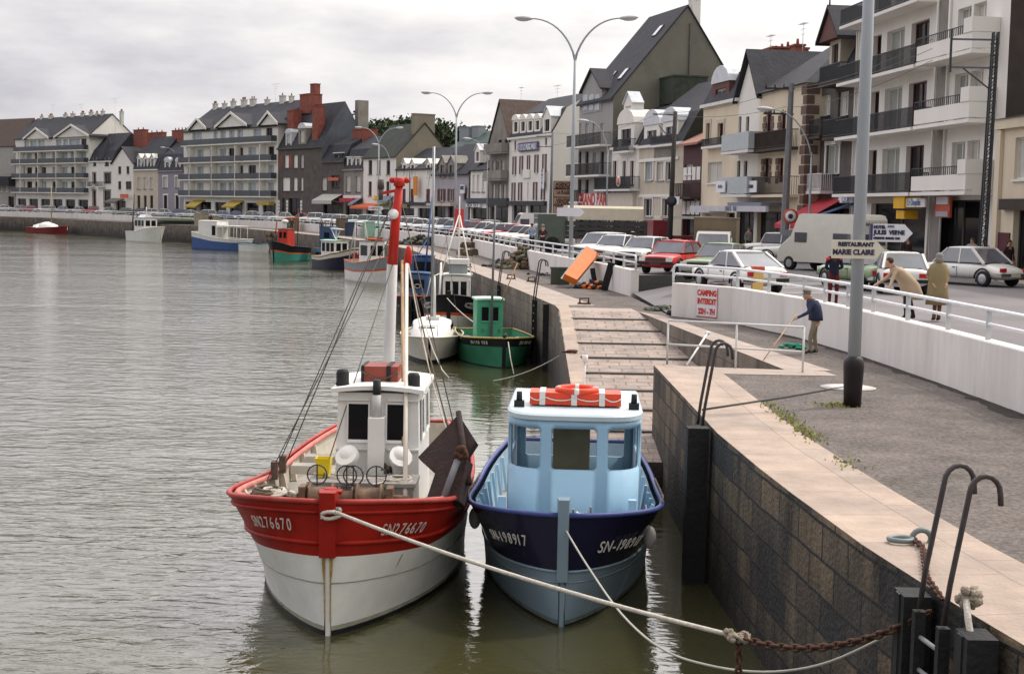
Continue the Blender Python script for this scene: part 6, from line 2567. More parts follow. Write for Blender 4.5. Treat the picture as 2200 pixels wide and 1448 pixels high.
pole(b10, 'mast', (.8, 6.0, 1.5), (.9, 6.0, 9.0), .09, .06, mat('maroon mast paint', (.14, .03, .03), .6))

b11 = thing('fishing_boat', 'mid blue boat with tall square blue cabin behind the navy boat', 'fishing boat', (-20.5, 150.5, 0), -.3)
H = Hull(b11, 8.0, 3.6, [(0, 2.4), (2, 2.0), (8, 1.9)], [bootm, mat('sky blue strake', (.12, .26, .38), .5)], [(.75, 0), (2, 1)], a=2.6, wa=3.6, deck=1.2, gun=mat('sky blue strake', ()), gunr=.08)
bcab = mat('slate blue cabin paint', (.055, .10, .19), .5, var=.15)
cabin(b11, -1.2, 1.5, 2.4, 4.8, 1.2, 6.3, bcab, bcab, [('f', .35, .75, .60, .80), ('f', .12, .28, .3, .55)], over=.05)
pole(b11, 'mast', (.2, 4.8, 6.3), (.2, 4.8, 8.4), .08, .05, frk)
k = MB()
for x in (-.9, -.2, .7, 1.2):
    k.cyl((x, 3.0, 6.45), (x, 3.0, 7.3), .10, .07, 8)
k.build('roof_lamps', frk, b11)

b12 = thing('motor_boat', 'blue and white motor boat with square white cabin along the far quay', 'motor boat', (-33.6, 181.5, 0), 1.02)
H = Hull(b12, 10.5, 3.6, [(0, 1.7), (2, 1.6), (6, 1.8), (10.5, 2.6)], [mat('royal blue hull', (.06, .11, .28), .4), whul], [(.72, 0), (2, 1)], a=2.8, wa=3.6, deck=.9, gun=whul, gunr=.06, sw=.9)
cabin(b12, -1.3, 1.3, 5.6, 9.4, 1.0, 4.3, wcab, wcab, [('l', .06, .26, .35, .8), ('r', .4, .6, .35, .8)], over=.05)
k = MB()
for y in (1.6, 3.0, 4.4):
    for x in (-1.2, 1.2):
        k.cyl((x, y, 1.5), (x, y, 3.6), .05)
k.box(-1.3, 1.3, 1.4, 5.5, 3.6, 3.7)
k.build('awning_frame', wcab, b12)

b13 = thing('rowing_boat', 'small plain white boat tucked under the teal hull', 'rowing boat', (-30.5, 177, 0), 1.0)
H = Hull(b13, 5.4, 2.0, [(0, 1.3), (2, 1.0), (5.4, 1.1)], [whul, bootm], [(2, 0)], a=2.4, wa=3.4, deck=.35, gun=mat('sky blue strake', ()), gunr=.05, sw=.9)

b14 = thing('motor_cruiser', 'white cruiser with blue cabin roof and rust streaked hull at the far quay', 'motor boat', (-52.3, 210.5, 0), .78)
H = Hull(b14, 10.0, 3.9, [(0, 3.0), (2, 2.7), (6, 2.0), (10, 1.9)], [whul, bootm], [(2, 0)], a=3.0, wa=4.0, deck=1.0, gun=wcab, gunr=.06, sw=.9, rake=.7)
cabin(b14, -1.4, 1.4, 3.4, 7.2, 1.1, 4.6, wcab, mat('blue cabin roof', (.16, .24, .38), .5), [('l', .05, .28, .56, .88), ('l', .34, .62, .56, .88), ('l', .68, .94, .56, .88), ('f', .1, .45, .56, .88), ('f', .55, .9, .56, .88)], over=.1)
pole(b14, 'derrick', (-1.2, 8.4, 1.8), (-.4, 8.8, 9.2), .16, .12, frk)
k = MB()
k.bar((-1.0, 8.6, 1.9), (.4, 8.9, 5.4), .14, .14)
k.build('jib', frk, b14)
k = MB()
k.prism([(-1.0, 4.2, 4.75), (1.0, 4.2, 4.75), (.5, 4.2, 5.3), (-.5, 4.2, 5.3)], (0, 2.2, 0))
k.cyl((.0, 5, 5.3), (.0, 5, 6.8), .08)
k.build('flying_bridge', wcab, b14)

b15 = thing('sailing_boat', 'low dark red boat with white humped canvas cover at the far left', 'sailing boat', (-78.9, 251.5, 0), .93)
H = Hull(b15, 10.5, 3.0, [(0, 1.9), (2, 1.6), (6, 1.3), (10.5, 1.4)], [mat('oxide red hull', (.17, .025, .025), .6, var=.15)], [(2, 0)], a=3.4, wa=4.6, deck=.9, gun=redp, gunr=.05)
k = MB()
k.rings([[(-w, y, 1.35), (-w * .8, y, 1.35 + h * .7), (0, y, 1.35 + h), (w * .8, y, 1.35 + h * .7), (w, y, 1.35)] for y, w, h in ((3.0, .6, .3), (3.8, 1.1, 1.0), (5.2, 1.3, 1.5), (6.6, 1.3, 1.4), (6.7, 1.2, .2), (7.5, 1.2, .2), (7.6, 1.2, 1.1), (8.8, .9, .8), (9.2, .4, .2))], 0, False)
k.build('canvas_cover', mat('white canvas', (.76, .75, .73), .8), b15)
pole(b15, 'mast', (0, 4.4, 1.5), (0, 4.4, 11.5), .10, .07, mat('ochre mast', (.35, .30, .16), .6))

for o_, f_ in ((b5, .80), (b6, .76), (b7, .68), (b8, .66), (b9, .68), (b10, .62), (b11, .58), (b12, .84), (b13, .8), (b14, .76)):
    o_.scale = (f_, f_, f_)
b15.scale = (1, 1, .72)

# ---- mooring lines, chains
def rope(name, label, pts, r, m, cat='rope', n=7):
    k = MB()
    k.tube(pts, r, n)
    o = k.build(name, m)
    return tag(o, label, cat)


A1, K1 = D(712, 1096, 19.32), D(1588, 1368, 14.3)
rope('mooring_rope', 'long taut white rope from the red trawler bow across the blue boat', sag(A1, K1, .10, 20), .026, ropem)
kn = MB()
for i in range(26):
    kn.blob(K1 + Vector((R.uniform(-.16, .10), R.uniform(-.08, .1), R.gauss(0, .02))), (.035, .03, .03), 0, 6, 5, .3)
kn.tube([K1 + Vector((.1 * math.cos(a * .5), .08 * math.sin(a * .5), .04 * math.sin(a))) for a in range(14)], .018, 5)
tag(kn.build('rope_knot', ropek), 'frayed knot joining the white rope to the rusty chain', 'knot')
kn = MB()
kn.tube([A1 + Vector((.13 * math.cos(a * .55), .06 * math.sin(a * .55) - .02, .03 * math.sin(a * .9) - .004 * a)) for a in range(30)], .028, 6)
tag(kn.build('rope_knot', ropem), 'rope turns made fast at the red trawler bow bollard', 'knot')


def chain(label, pts, link=.085, r=.017):
    """a run of oval links, alternate links turned a quarter"""
    P = [Vector(p) for p in pts]
    Ls = [0]
    for a, c in zip(P, P[1:]):
        Ls.append(Ls[-1] + (c - a).length)
    n = int(Ls[-1] / link)
    k = MB()
    for i in range(n):
        d = (i + .5) * link
        j = max(q for q in range(len(Ls)) if Ls[q] <= d)
        j = min(j, len(P) - 2)
        t = (d - Ls[j]) / (Ls[j + 1] - Ls[j])
        c = P[j].lerp(P[j + 1], t)
        T = (P[j + 1] - P[j]).normalized()
        s1 = T.orthogonal().normalized()
        s1 = Matrix.Rotation(i * math.pi / 2 + .5, 3, T) @ s1
        k.tube([c + T * (link * .72 * math.cos(a * math.pi / 4)) + s1 * (link * .36 * math.sin(a * math.pi / 4)) for a in range(9)], r, 5, 0, False)
    return tag(k.build('chain', rustm), label, 'chain')


LAD = Vector((3.86, 12.62, 2.45))
chain('rusty chain running from the rope knot up to the near ladder', sag(K1, LAD, .22, 16))
chain('rusty chain hanging straight down from the rope knot into the water', [K1, K1 + Vector((.02, 0, -1.9))], .08)
RING = G(1962, 1168, ZQ)
chain('rusty chain lying on the coping between iron ring and ladder', [RING + Vector((0, -.02, .05)), RING + Vector((.0, -.35, .05)), G(1990, 1250, ZQ) + Vector((0, 0, .05)), LAD + Vector((.06, -.1, .12))], .075, .014)
k = MB()
k.tube([(RING.x - .13 + .13 * math.cos(a * math.pi / 8), RING.y + .10 * math.sin(a * math.pi / 8), ZQ + .05) for a in range(17)], .028, 8, 0, False)
k.tube([(RING.x + .10 + .10 * math.cos(a * math.pi / 8), RING.y + .05, ZQ + .05 + .09 * math.sin(a * math.pi / 8)) for a in range(17)], .032, 8, 0, False)
tag(k.build('mooring_ring', mat('grey iron ring', (.17, .20, .20), .5, metal=.3, var=.2)), 'grey iron mooring ring and eye on the coping beside the near ladder', 'mooring ring')
pts = [D(1214, 1136, 20.02), D(1262, 1215, 19.0), D(1335, 1318, 17.6), D(1420, 1392, 16.4), D(1520, 1428, 15.4), D(1640, 1443, 14.6), D(1760, 1428, 13.9), D(1880, 1378, 13.2), LAD + Vector((-.02, .02, -.02))]
fine = []
for i in range(len(pts) - 1):
    p0, p1, p2, p3 = pts[max(i - 1, 0)], pts[i], pts[i + 1], pts[min(i + 2, len(pts) - 1)]
    for j in range(5):
        t = j / 5
        fine.append(.5 * ((2 * p1) + (p2 - p0) * t + (2 * p0 - 5 * p1 + 4 * p2 - p3) * t * t + (3 * p1 - p0 - 3 * p2 + p3) * t ** 3))
fine.append(pts[-1])
rope('mooring_rope', 'slack thin rope looping from the blue boat stem to the near ladder', fine, .014, mat('grey rope', (.40, .39, .34), .85, var=.2))
rope('mooring_rope', 'pale rope drooping from the cream sloop into the water', [D(914, 700, 53.8), D(930, 752, 53.0), D(950, 795, 50.5), D(965, 812, 49.3)], .022, ropem)
rope('mooring_rope', 'pale rope hanging from the green boat bow into the water', [D(1092, 735, 53.1), D(1097, 770, 52.5), D(1104, 803, 51)], .020, ropem)
rope('mooring_rope', 'rope running from the water beside the green boat to the slipway ring', sag(D(1060, 818, 49), D(1212, 758, 47.5), .15), .018, ropem)
rope('mooring_rope', 'rope from the black and white boat stem down to the green boat', sag(D(960, 640, 66.5), D(1030, 700, 56), .1), .02, ropem)
rope('mooring_rope', 'thick pale rope hanging down the quay from the near ladder', [D(2076, 1288, 11.9), D(2080, 1330, 11.8), D(2090, 1390, 11.7), D(2098, 1470, 11.6)], .030, ropem)
kn = MB()
for i in range(24):
    kn.blob(D(2084, 1284, 11.95) + Vector((R.gauss(0, .05), R.gauss(0, .04), R.gauss(0, .04))), (.045, .04, .04), 0, 6, 5, .3)
tag(kn.build('rope_knot', ropek), 'bulky knot of pale rope tied round the near ladder', 'knot')

# ================================================================ vehicles
def paintm(name, rgb):
    return mat('car paint ' + name, rgb, .28, var=.03, scale=2, dirt=.08, dcol=(.3, .28, .25), coat=.4)


PAINT = {n: paintm(n, c) for n, c in dict(white=(.74, .73, .70), cream=(.66, .60, .46), red=(.50, .03, .025), orange=(.62, .12, .03), grey=(.30, .32, .34), blue=(.10, .17, .32),
         silver=(.46, .49, .52), green=(.20, .27, .15), dark=(.03, .03, .035), maroon=(.20, .03, .04), mint=(.40, .55, .45), beige=(.45, .40, .30)).items()}
cglass = mat('car glass', (.10, .105, .125), .03, var=.5, scale=.9, spec=.9)
chrome = mat('chrome', (.6, .6, .62), .2, metal=.9)
tyrem = mat('tyre rubber', (.022, .022, .024), .8)
rimm = mat('wheel rim', (.42, .42, .43), .4, metal=.5)
lampm = mat('headlamp glass', (.70, .70, .66), .1)
tailm = mat('tail lamp', (.42, .02, .02), .2)
platem = mat('number plate', (.55, .53, .40), .5)
plated = mat('dark plate', (.05, .05, .05), .5)


def car(kind):
    """front points to local +y; built once per body shape, then copied and repainted"""
    S = dict(  # L, W, H, bonnet z, cowl y, roof front y, roof back y, tail glass base y, boot z, belt
        saloon=(4.2, 1.62, 1.40, .86, .62, .12, -.95, -1.35, .90, .90),
        hatch=(3.9, 1.60, 1.38, .84, .72, .22, -1.25, -1.78, .86, .88),
        estate=(4.2, 1.62, 1.44, .86, .68, .20, -1.80, -2.02, .90, .90),
        fastback=(4.2, 1.60, 1.35, .82, .80, .22, -.75, -1.75, .88, .86),
        box=(3.6, 1.48, 1.52, .92, .62, .36, -1.50, -1.70, .96, .96),
        limousine=(4.85, 1.78, 1.46, .84, .85, .25, -.95, -1.65, .84, .88))[kind]
    L, Wd, Hh, zb, yc, rf, rk, yt, zt, bl = S
    w = Wd / 2
    root = thing('parked_car', 'car', 'car', (0, 0, 0))
    b = MB()
    hl = L / 2
    st = []
    ys = [-hl, -hl + .05, -hl + .22, yt - .05, yt + .1, -.6, 0, yc - .1, yc + .05, hl - .55, hl - .12, hl - .03, hl]
    for y in ys:
        if y >= yc:
            top = zb - (.10 if kind != 'limousine' else .20) * ((y - yc) / (hl - yc)) ** 2
        elif y <= yt:
            f = (yt - y) / max(.01, hl + yt)
            top = zt - (.06 if kind != 'limousine' else .22) * f * f
        else:
            top = bl
        e = min(1, (hl - abs(y)) / .22)
        ww = w * (.90 + .10 * e ** .5)
        if kind == 'limousine' and y < -.6:
            ww *= 1 - .16 * ((-.6 - y) / (hl - .6)) ** 1.5
        if abs(abs(y) - hl) < .001:
            top -= .10
        lo = .24 if abs(y) < hl - .1 else .36
        st.append([(-ww * .93, y, lo), (-ww, y, .50), (-ww * .985, y, top - .16), (-ww * .90, y, top - .03), (-ww * .55, y, top + .015), (ww * .55, y, top + .015), (ww * .90, y, top - .03), (ww * .985, y, top - .16), (ww, y, .50), (ww * .93, y, lo)])
    b.rings(st, 0, True, True, True, True)
    body = b.build('body', PAINT['white'], root)
    sb = body.modifiers.new('round', 'SUBSURF')
    sb.levels = sb.render_levels = 1
    # roof with its pillars
    k = MB()
    wr = w * .74
    wb = w * .90
    zz = bl + .01
    rr = []
    for i in range(5):
        y = rf + (rk - rf) * i / 4
        cr_ = .03 * math.sin(math.pi * i / 4)
        rr.append([(-wr, y, Hh - .06), (-wr * .85, y, Hh - .015 + cr_), (0, y, Hh + cr_), (wr * .85, y, Hh - .015 + cr_), (wr, y, Hh - .06), (0, y, Hh - .07)])
    k.rings(rr, 0, True, True, True, True)
    for s in (-1, 1):
        for (ya, yb_, t) in ((yc - .02, rf, .045), ((yc + yt) / 2 - .05, (rf + rk) / 2 - .05, .05), (yt + .02, rk, .08 if kind != 'box' else .12)):
            k.bar((s * wb, ya, zz - .03), (s * wr, yb_, Hh - .05), t, t)
    k.build('roof', PAINT['white'], root)
    zr = Hh - .055
    quads = (('windscreen', [(-wb, yc - .02, zz), (wb, yc - .02, zz), (wr, rf, zr), (-wr, rf, zr)]), ('rear_window', [(wb, yt + .02, zz), (-wb, yt + .02, zz), (-wr, rk, zr), (wr, rk, zr)]),
             ('side_window', [(wb, yc - .02, zz), (wb, yt + .02, zz), (wr, rk, zr), (wr, rf, zr)]), ('side_window', [(-wb, yt + .02, zz), (-wb, yc - .02, zz), (-wr, rf, zr), (-wr, rk, zr)]))
    for n, q in quads:
        k = MB()
        k.face(q)
        k.build(n, cglass, root)
    for y in (hl - .75, -hl + .78):
        for s in (-1, 1):
            k = MB()
            x0 = s * (w - .20)
            x1 = s * (w + .005)
            k.lathe([(.19, x0), (.29, x0 + s * .01), (.30, (x0 + x1) / 2), (.29, x1 - s * .01), (.20, x1)], (0, y, .30), 14, axis='X')
            t = k.build('wheel', tyrem, root)
            k = MB()
            k.lathe([(.0, x1 + s * .012), (.08, x1 + s * .014), (.19, x1 + s * .002), (.20, x1 - s * .02)], (0, y, .30), 12, axis='X', cap=False)
            k.build('rim', rimm, t)
            k = MB()
            k.tube([(s * (w - .002), y + .38 * math.cos(a * math.pi / 8), .30 + .38 * math.sin(a * math.pi / 8)) for a in range(9)], .035, 5)
            k.build('wheel_arch', rubber, t)
    for s, nm in ((1, 'front_bumper'), (-1, 'rear_bumper')):
        k = MB()
        y = s * (hl + .04)
        k.rings([[(-w * .96, s * (hl - .25), .40), (-w * .96, s * (hl - .25), .52)], [(-w * .92, y, .40), (-w * .92, y, .52)], [(w * .92, y, .40), (w * .92, y, .52)], [(w * .96, s * (hl - .25), .40), (w * .96, s * (hl - .25), .52)]], 0, False, False, False, False)
        k.build(nm, chrome if kind in ('saloon', 'box', 'limousine', 'estate') else rubber, root)
        k = MB()
        k.box(-.25, .25, y * 1.0 + (.004 if s > 0 else -.02), y + (.02 if s > 0 else -.004), .40, .51)
        k.build('number_plate', platem if s < 0 else plated, root)
    k = MB()
    k.box(-w * .55, w * .55, hl - .02, hl + .012, .56, .70)
    k.build('grille', plated, root)
    for s in (-1, 1):
        k = MB()
        k.box(s * w * .74 - .13, s * w * .74 + .13, hl - .06, hl + .018, .55, .71)
        k.build('headlight', lampm, root)
        k = MB()
        k.box(s * w * .72 - .15, s * w * .72 + .15, -hl - .018, -hl + .06, .58, .72)
        k.build('tail_light', tailm, root)
        k = MB()
        for y in (yc - .12, (yc + yt) / 2 - .02):
            k.box(s * (w * .992) - .006, s * (w * .992) + .006, y - .006, y + .006, .32, bl - .14)
        k.box(s * (w) - .008, s * (w) + .01, -.35, -.2, bl - .2, bl - .17)
        k.build('door_seam', plated, root)
    return root


PROTO = {}


def put_car(kind, colour, x, y, rz, label, group='parked cars'):
    rc = {'car paint white': PAINT[colour]}
    if kind not in PROTO:
        PROTO[kind] = car(kind)
        r = PROTO[kind]
        r.location = (x, y, ZR)
        r.rotation_euler = (0, 0, rz)
        r['label'] = label
        if colour != 'white':
            for c in r.children:
                for sl_ in c.material_slots:
                    if sl_.material.name == 'car paint white':
                        sl_.link = 'OBJECT'
                        sl_.material = PAINT[colour]
        r['first_paint'] = colour
    else:
        src = PROTO[kind]
        if src['first_paint'] != 'white':
            rc['car paint ' + src['first_paint']] = PAINT[colour]
        r = dup(src, (x, y, ZR), rz, label, rc)
    r['group'] = group
    r['category'] = 'car'
    return r


def at_roof(px, py, h):
    return G(px, py, ZR + h)


# the cars one can tell apart near the ramp
for kind, colour, px, py, h, rz, lab in (
        ('hatch', 'white', 1385, 509, 1.38, 150, 'white sloping hatchback parked directly behind the red car'),
        ('hatch', 'red', 1447, 517, 1.38, 152, 'bright red car facing the ramp beside the end of the railing'),
        ('saloon', 'white', 1322, 505, 1.40, 150, 'white saloon second in line behind the red car, bonnet over the orange panel'),
        ('estate', 'white', 1288, 500, 1.44, 150, 'white car nearest the dark lorry at the head of the row'),
        ('saloon', 'green', 1546, 523, 1.40, 150, 'olive green saloon squeezed between the red car and the white fastback'),
        ('fastback', 'white', 1588, 538, 1.35, 18, 'white fastback showing its tail behind the white railing'),
        ('box', 'white', 1664, 500, 1.52, 62, 'white box shaped small car parked left of the white van, tail lights visible'),
        ('saloon', 'white', 1703, 508, 1.40, 80, 'white saloon half hidden behind the front of the white van'),
        ('hatch', 'white', 1932, 541, 1.38, -8, 'white car seen from behind beyond the bending man in the tan coat'),
        ('limousine', 'white', 2072, 530, 1.46, 32, 'long streamlined white limousine at the right edge of the road'),
        ('saloon', 'grey', 1374, 488, 1.40, 100, 'grey car with bright roof glints before the beige stone house')):
    q = at_roof(px, py, h)
    put_car(kind, colour, q.x, q.y, rad(rz), lab, 'cars parked by the ramp')


put_car('saloon', 'green', 12.4, 50.5, rad(14), 'grey green car half hidden behind the big lamp post', 'cars parked by the ramp')


def on_path(path, px, off):
    P = resample([tuple(p) for p in offs(path, off)], 1.0)
    best = None
    for a, c in zip(P, P[1:]):
        v = abs(a.x / a.y * FOC + 1100 - px)
        if best is None or v < best[0]:
            best = (v, a, (c - a).normalized())
    return best[1], best[2]


ORD = 'first second third fourth fifth sixth seventh eighth ninth tenth eleventh twelfth thirteenth fourteenth fifteenth sixteenth seventeenth eighteenth nineteenth twentieth twenty-first twenty-second twenty-third twenty-fourth twenty-fifth twenty-sixth twenty-seventh twenty-eighth twenty-ninth thirtieth thirty-first thirty-second thirty-third thirty-fourth thirty-fifth thirty-sixth thirty-seventh thirty-eighth thirty-ninth fortieth'.split()
LANDMARK = [(35, 'the old gabled house at the far left'), (110, 'the farthest apartment block, left half'), (193, 'the farthest apartment block, right half'), (242, 'the turret house'), (287, 'the small plain white house'),
            (340, 'the pale beige three dormer house'), (395, 'the mauve grey house'), (460, 'the wide apartment block, left third'), (530, 'the wide apartment block, middle'), (597, 'the wide apartment block, right third'),
            (691, 'the sooty house with the red chimney'), (780, 'the small dark stone houses'), (850, 'the tall white house with ochre gable'), (930, 'the white house with the orange sign'), (1006, 'the lilac house'), (1050, 'the small white slate roofed house'), (1092, 'the grey pointed gable house'), (1300, 'the white hotel')]
KN = {'saloon': 'saloon', 'hatch': 'hatchback', 'estate': 'estate car', 'box': 'small box car', 'fastback': 'fastback', 'limousine': 'limousine'}
rowA = [(6, 'w', 's'), (36, 'i', 'h'), (62, 'p', 's'), (92, 'w', 'e'), (128, 'i', 's'), (160, 'w', 's'), (194, 'r', 'b'), (226, 'w', 's'), (262, 'g', 'h'), (292, 'd', 's'), (318, 'w', 'h'), (346, 'w', 's'),
        (376, 'b', 'h'), (404, 'w', 'f'), (436, 'w', 'e'), (470, 'i', 's'), (502, 'b', 's'), (534, 'w', 'l'), (570, 'i', 's'), (604, 'w', 's'), (640, 'o', 's'), (668, 'w', 'b'), (694, 'i', 's'), (720, 'w', 'h'), (748, 'w', 's'),
        (776, 'm', 'b'), (802, 'w', 'e'), (828, 'w', 's'), (852, 'i', 'h'), (878, 'w', 's'), (902, 'w', 'f'), (926, 'w', 's'), (948, 'i', 'b'), (968, 'w', 's'), (990, 'b', 's'), (1012, 'r', 'h'), (1034, 'w', 's'), (1054, 'w', 'f'), (1074, 'w', 's'), (1094, 'r', 's'), (1112, 'w', 'h'), (1130, 'w', 's'), (1148, 'c', 'e'), (1166, 'w', 's')]
rowB = [(22, 'r', 's'), (76, 'd', 's'), (142, 'i', 'e'), (212, 'w', 'h'), (248, 'g', 's'), (306, 'r', 'h'), (360, 'i', 's'), (420, 'w', 'b'), (488, 'd', 's'), (552, 'w', 's'), (622, 'd', 'e'), (682, 'w', 's'), (734, 'w', 'h'), (790, 'i', 's'), (842, 'w', 's'), (892, 'w', 'e'), (938, 'c', 's'), (980, 'w', 's'), (1024, 'i', 's'), (1064, 'w', 'h')]
CK = {'w': 'white', 'i': 'silver', 'p': 'red', 'r': 'red', 'g': 'green', 'd': 'dark', 'b': 'blue', 'o': 'orange', 'm': 'mint', 'c': 'cream'}
SK = {'s': 'saloon', 'h': 'hatch', 'e': 'estate', 'b': 'box', 'f': 'fastback', 'l': 'limousine'}
for row, off, flip, nm in ((rowA, 3.2, 0, 'front row along the quay rail'), (rowB, 9.2, 1, 'second row away from the rail')):
    cnt = {}
    for (px, c, s) in row:
        q, tdir = on_path(W2, px, off)
        col, kd = CK[c], SK[s]
        nrm = Vector((-tdir.y, tdir.x))          # towards the water
        a = math.atan2(-nrm.x, nrm.y) + rad(-28 if not flip else 150) + R.uniform(-.06, .06)
        lm = next(t for lim, t in LANDMARK if px <= lim)
        key = (col, kd)
        cnt[key] = cnt.get(key, 0) + 1
        lab = '%s %s, %s such from the left in the %s' % (col if col != 'dark' else 'black', KN[kd], ORD[cnt[key] - 1], nm) if px < 0 else '%s %s in the %s, before %s' % (col if col != 'dark' else 'black', KN[kd], 'quayside row' if not flip else 'second row', lm)
        put_car(kd, col, q.x, q.y, a, lab, 'cars parked in the ' + nm)
seen = {}
for o in list(SC.objects):
    if o.get('category') == 'car' and o.parent is None:
        seen.setdefault(o['label'], []).append(o)
for lab, os_ in seen.items():
    if len(os_) > 1:
        os_.sort(key=lambda o: o.location.x / o.location.y)
        words_ = ['left hand', 'right hand'] if len(os_) == 2 else ['leftmost', 'middle', 'rightmost'] if len(os_) == 3 else ['%s from left' % ORD[i] for i in range(len(os_))]
        for w_, o in zip(words_, os_):
            o['label'] = w_ + ' ' + lab
for o in PROTO.values():
    del o['first_paint']


# ---- vans and lorries
def van(name, label, x, y, rz, L, Wd, Hh, m, hood=.9, high=0.0, glass_row=True, text=None, flip=False):
    root = thing(name, label, 'van', (x, y, ZR), rz)
    w = Wd / 2
    hl = L / 2
    prof = [(-hl, .40), (-hl, Hh - .25), (-hl + .12, Hh - .05), (-hl + .4, Hh), (hl - hood - .55, Hh), (hl - hood - .35, Hh - .06), (hl - hood + .12, 1.25 + high * .2), (hl - .12, 1.02), (hl, .85), (hl, .40)]
    b = MB()
    rr = []
    for s, ins in ((-1, .05), (-1, 0), (1, 0), (1, .05)):
        rr.append([(s * (w - (.0 if ins == 0 else -.0)) * (1 if z < 1.2 else 1 - .07 * (z - 1.2)), yy, z) for yy, z in prof])
    b.rings([rr[0], rr[2]], 0, True, True, True, False)
    bod = b.build('body', m, root)
    xs = lambda z: w * (1 - .07 * (z - 1.2)) + .008
    for s in (-1, 1):
        for (y0, y1) in ((hl - hood - .95, hl - hood - .2), (-hl + .5, -hl + 1.5)) if glass_row else ((hl - hood - .95, hl - hood - .2),):
            k = MB()
            k.box(s * xs(1.5) - .012, s * xs(1.5) + .004, y0, y1, 1.30, 1.75)
            k.build('side_window', cglass, root)
        for yy in (hl - .75, -hl + .85):
            k = MB()
            x0, x1 = s * (w - .22), s * (w + .01)
            k.lathe([(.2, x0), (.32, x0), (.32, x1), (.2, x1)], (0, yy, .32), 14, axis='X')
            t = k.build('wheel', tyrem, root)
            k = MB()
            k.lathe([(0, x1 + s * .012), (.19, x1 + s * .003)], (0, yy, .32), 12, axis='X', cap=False)
            k.build('rim', rimm, t)
    k = MB()
    y0, z0, y1, z1 = hl - hood - .33, Hh - .14 if high == 0 else 1.95, hl - hood + .10, 1.30
    if high:
        y0 = hl - hood - .2
    k.face([(-w * .82, y1 + .02, z1), (w * .82, y1 + .02, z1), (w * .78, y0 + .03, z0), (-w * .78, y0 + .03, z0)])
    k.build('windscreen', cglass, root)
    for s in (-1, 1):
        k = MB()
        k.box(s * w * .5 - .32, s * w * .5 + .32, -hl - .012, -hl + .02, 1.25, 1.75)
        k.build('rear_window', cglass, root)
        k = MB()
        k.box(s * w * .8 - .09, s * w * .8 + .09, -hl - .012, -hl + .02, .7, .95)
        k.build('tail_light', tailm, root)
        k = MB()
        k.cyl((s * w * .72, hl - .02, .80), (s * w * .72, hl + .02, .80), .10)
        k.build('headlight', lampm, root)
    for s in (-1, 1):
        k = MB()
        k.box(-w * .97, w * .97, s * hl - .03 + s * .05, s * hl + .03 + s * .05, .42, .56)
        k.build('bumper', chrome, root)
    return root


q = G(1778, 463, ZR + 2.62)
q = Vector((13.6, 66.0, 0))
v = van('delivery_van', 'tall white high roofed van behind the lamp post signs', 14.6, 65.5, rad(35), 4.9, 1.95, 2.62, mat('van cream paint', (.66, .64, .57), .35, var=.04, dirt=.15, dcol=(.4, .37, .3), coat=.2), .85, 1)
k = MB()
text_into(k, 'Moules de bouchot', .20, Matrix.Translation((.0, -2.47, 2.2)) @ Matrix.Rotation(rad(90), 4, 'X'), 0, .8)
text_into(k, 'Moules de', .22, Matrix.Translation((.93, -1.0, 2.2)) @ Matrix.Rotation(rad(90), 4, 'Z') @ Matrix.Rotation(rad(90), 4, 'X'), 0, .9)
k.build('lettering', txtk, v)
van('delivery_van', 'long white van parked before the white hotel', .6 + 1.6, 118.5, rad(100), 5.2, 2.0, 2.25, PAINT['white'], .5)
q = at_roof(1536, 497, 1.75)
root = thing('pickup_truck', 'white pickup cab carrying a brown box body behind the olive car', 'pickup', (q.x, q.y, ZR), rad(168))
k = MB()
k.rings([[(-.8, y, .45), (-.8, y, z - .35), (-.72 if z > 1.3 else -.78, y, z), (.72 if z > 1.3 else .78, y, z), (.8, y, z - .35), (.8, y, .45)] for y, z in ((2.2, .85), (1.5, .98), (1.42, 1.05), (.95, 1.70), (.2, 1.75), (.1, 1.7))], 0, True, True, True, False)
k.build('cab', PAINT['white'], root)
k = MB()
k.face([(-.70, 1.42, 1.10), (.70, 1.42, 1.10), (.64, 1.02, 1.64), (-.64, 1.02, 1.64)])
k.build('windscreen', cglass, root)
for s in (-1, 1):
    k = MB()
    k.face([(s * .80, 1.25, 1.10), (s * .80, .25, 1.10), (s * .765, .25, 1.60), (s * .765, 1.0, 1.60)])
    k.build('side_window', cglass, root)
    for yy in (1.6, -1.5):
        k = MB()
        k.lathe([(.2, s * .6), (.31, s * .6), (.31, s * .82), (.2, s * .82)], (0, yy, .31), 14, axis='X')
        k.build('wheel', tyrem, root)
k = MB()
k.box(-.95, .95, -2.6, .0, .75, 2.3)
k.box(-.97, .97, -2.62, .02, 2.302, 2.36)
k.build('box_body', mat('brown plywood', (.16, .125, .085), .8, var=.15), root)

q = Vector((5.1, 86.5, 0))
root = thing('lorry', 'dark stake sided lorry with a pale canvas tilt beside the tall lamp post', 'lorry', (5.0, 87.0, ZR), rad(96))
k = MB()
k.box(-1.15, 1.15, -2.9, 2.0, .85, 1.0)
for s in (-1, 1):
    for z in (1.05, 1.35, 1.65):
        k.box(s * 1.15 - .03, s * 1.15 + .03, -2.9, 2.0, z, z + .24)
    for i in range(9):
        k.box(s * 1.19 - .03, s * 1.19 + .03, -2.85 + i * .6, -2.75 + i * .6, .9, 2.0)
k.box(-1.15, 1.15, -2.95, -2.89, 1.0, 1.95)
k.build('stake_body', mat('dark lorry timber', (.06, .06, .055), .8, var=.2), root)
k = MB()
k.prism([(-1.1, -2.7, 2.0), (1.1, -2.7, 2.0), (1.1, -2.7, 2.7), (.9, -2.7, 2.85), (-.9, -2.7, 2.85), (-1.1, -2.7, 2.7)], (0, 4.6, 0))
k.build('canvas_tilt', mat('pale canvas tilt', (.62, .56, .44), .85, var=.08), root)
k = MB()
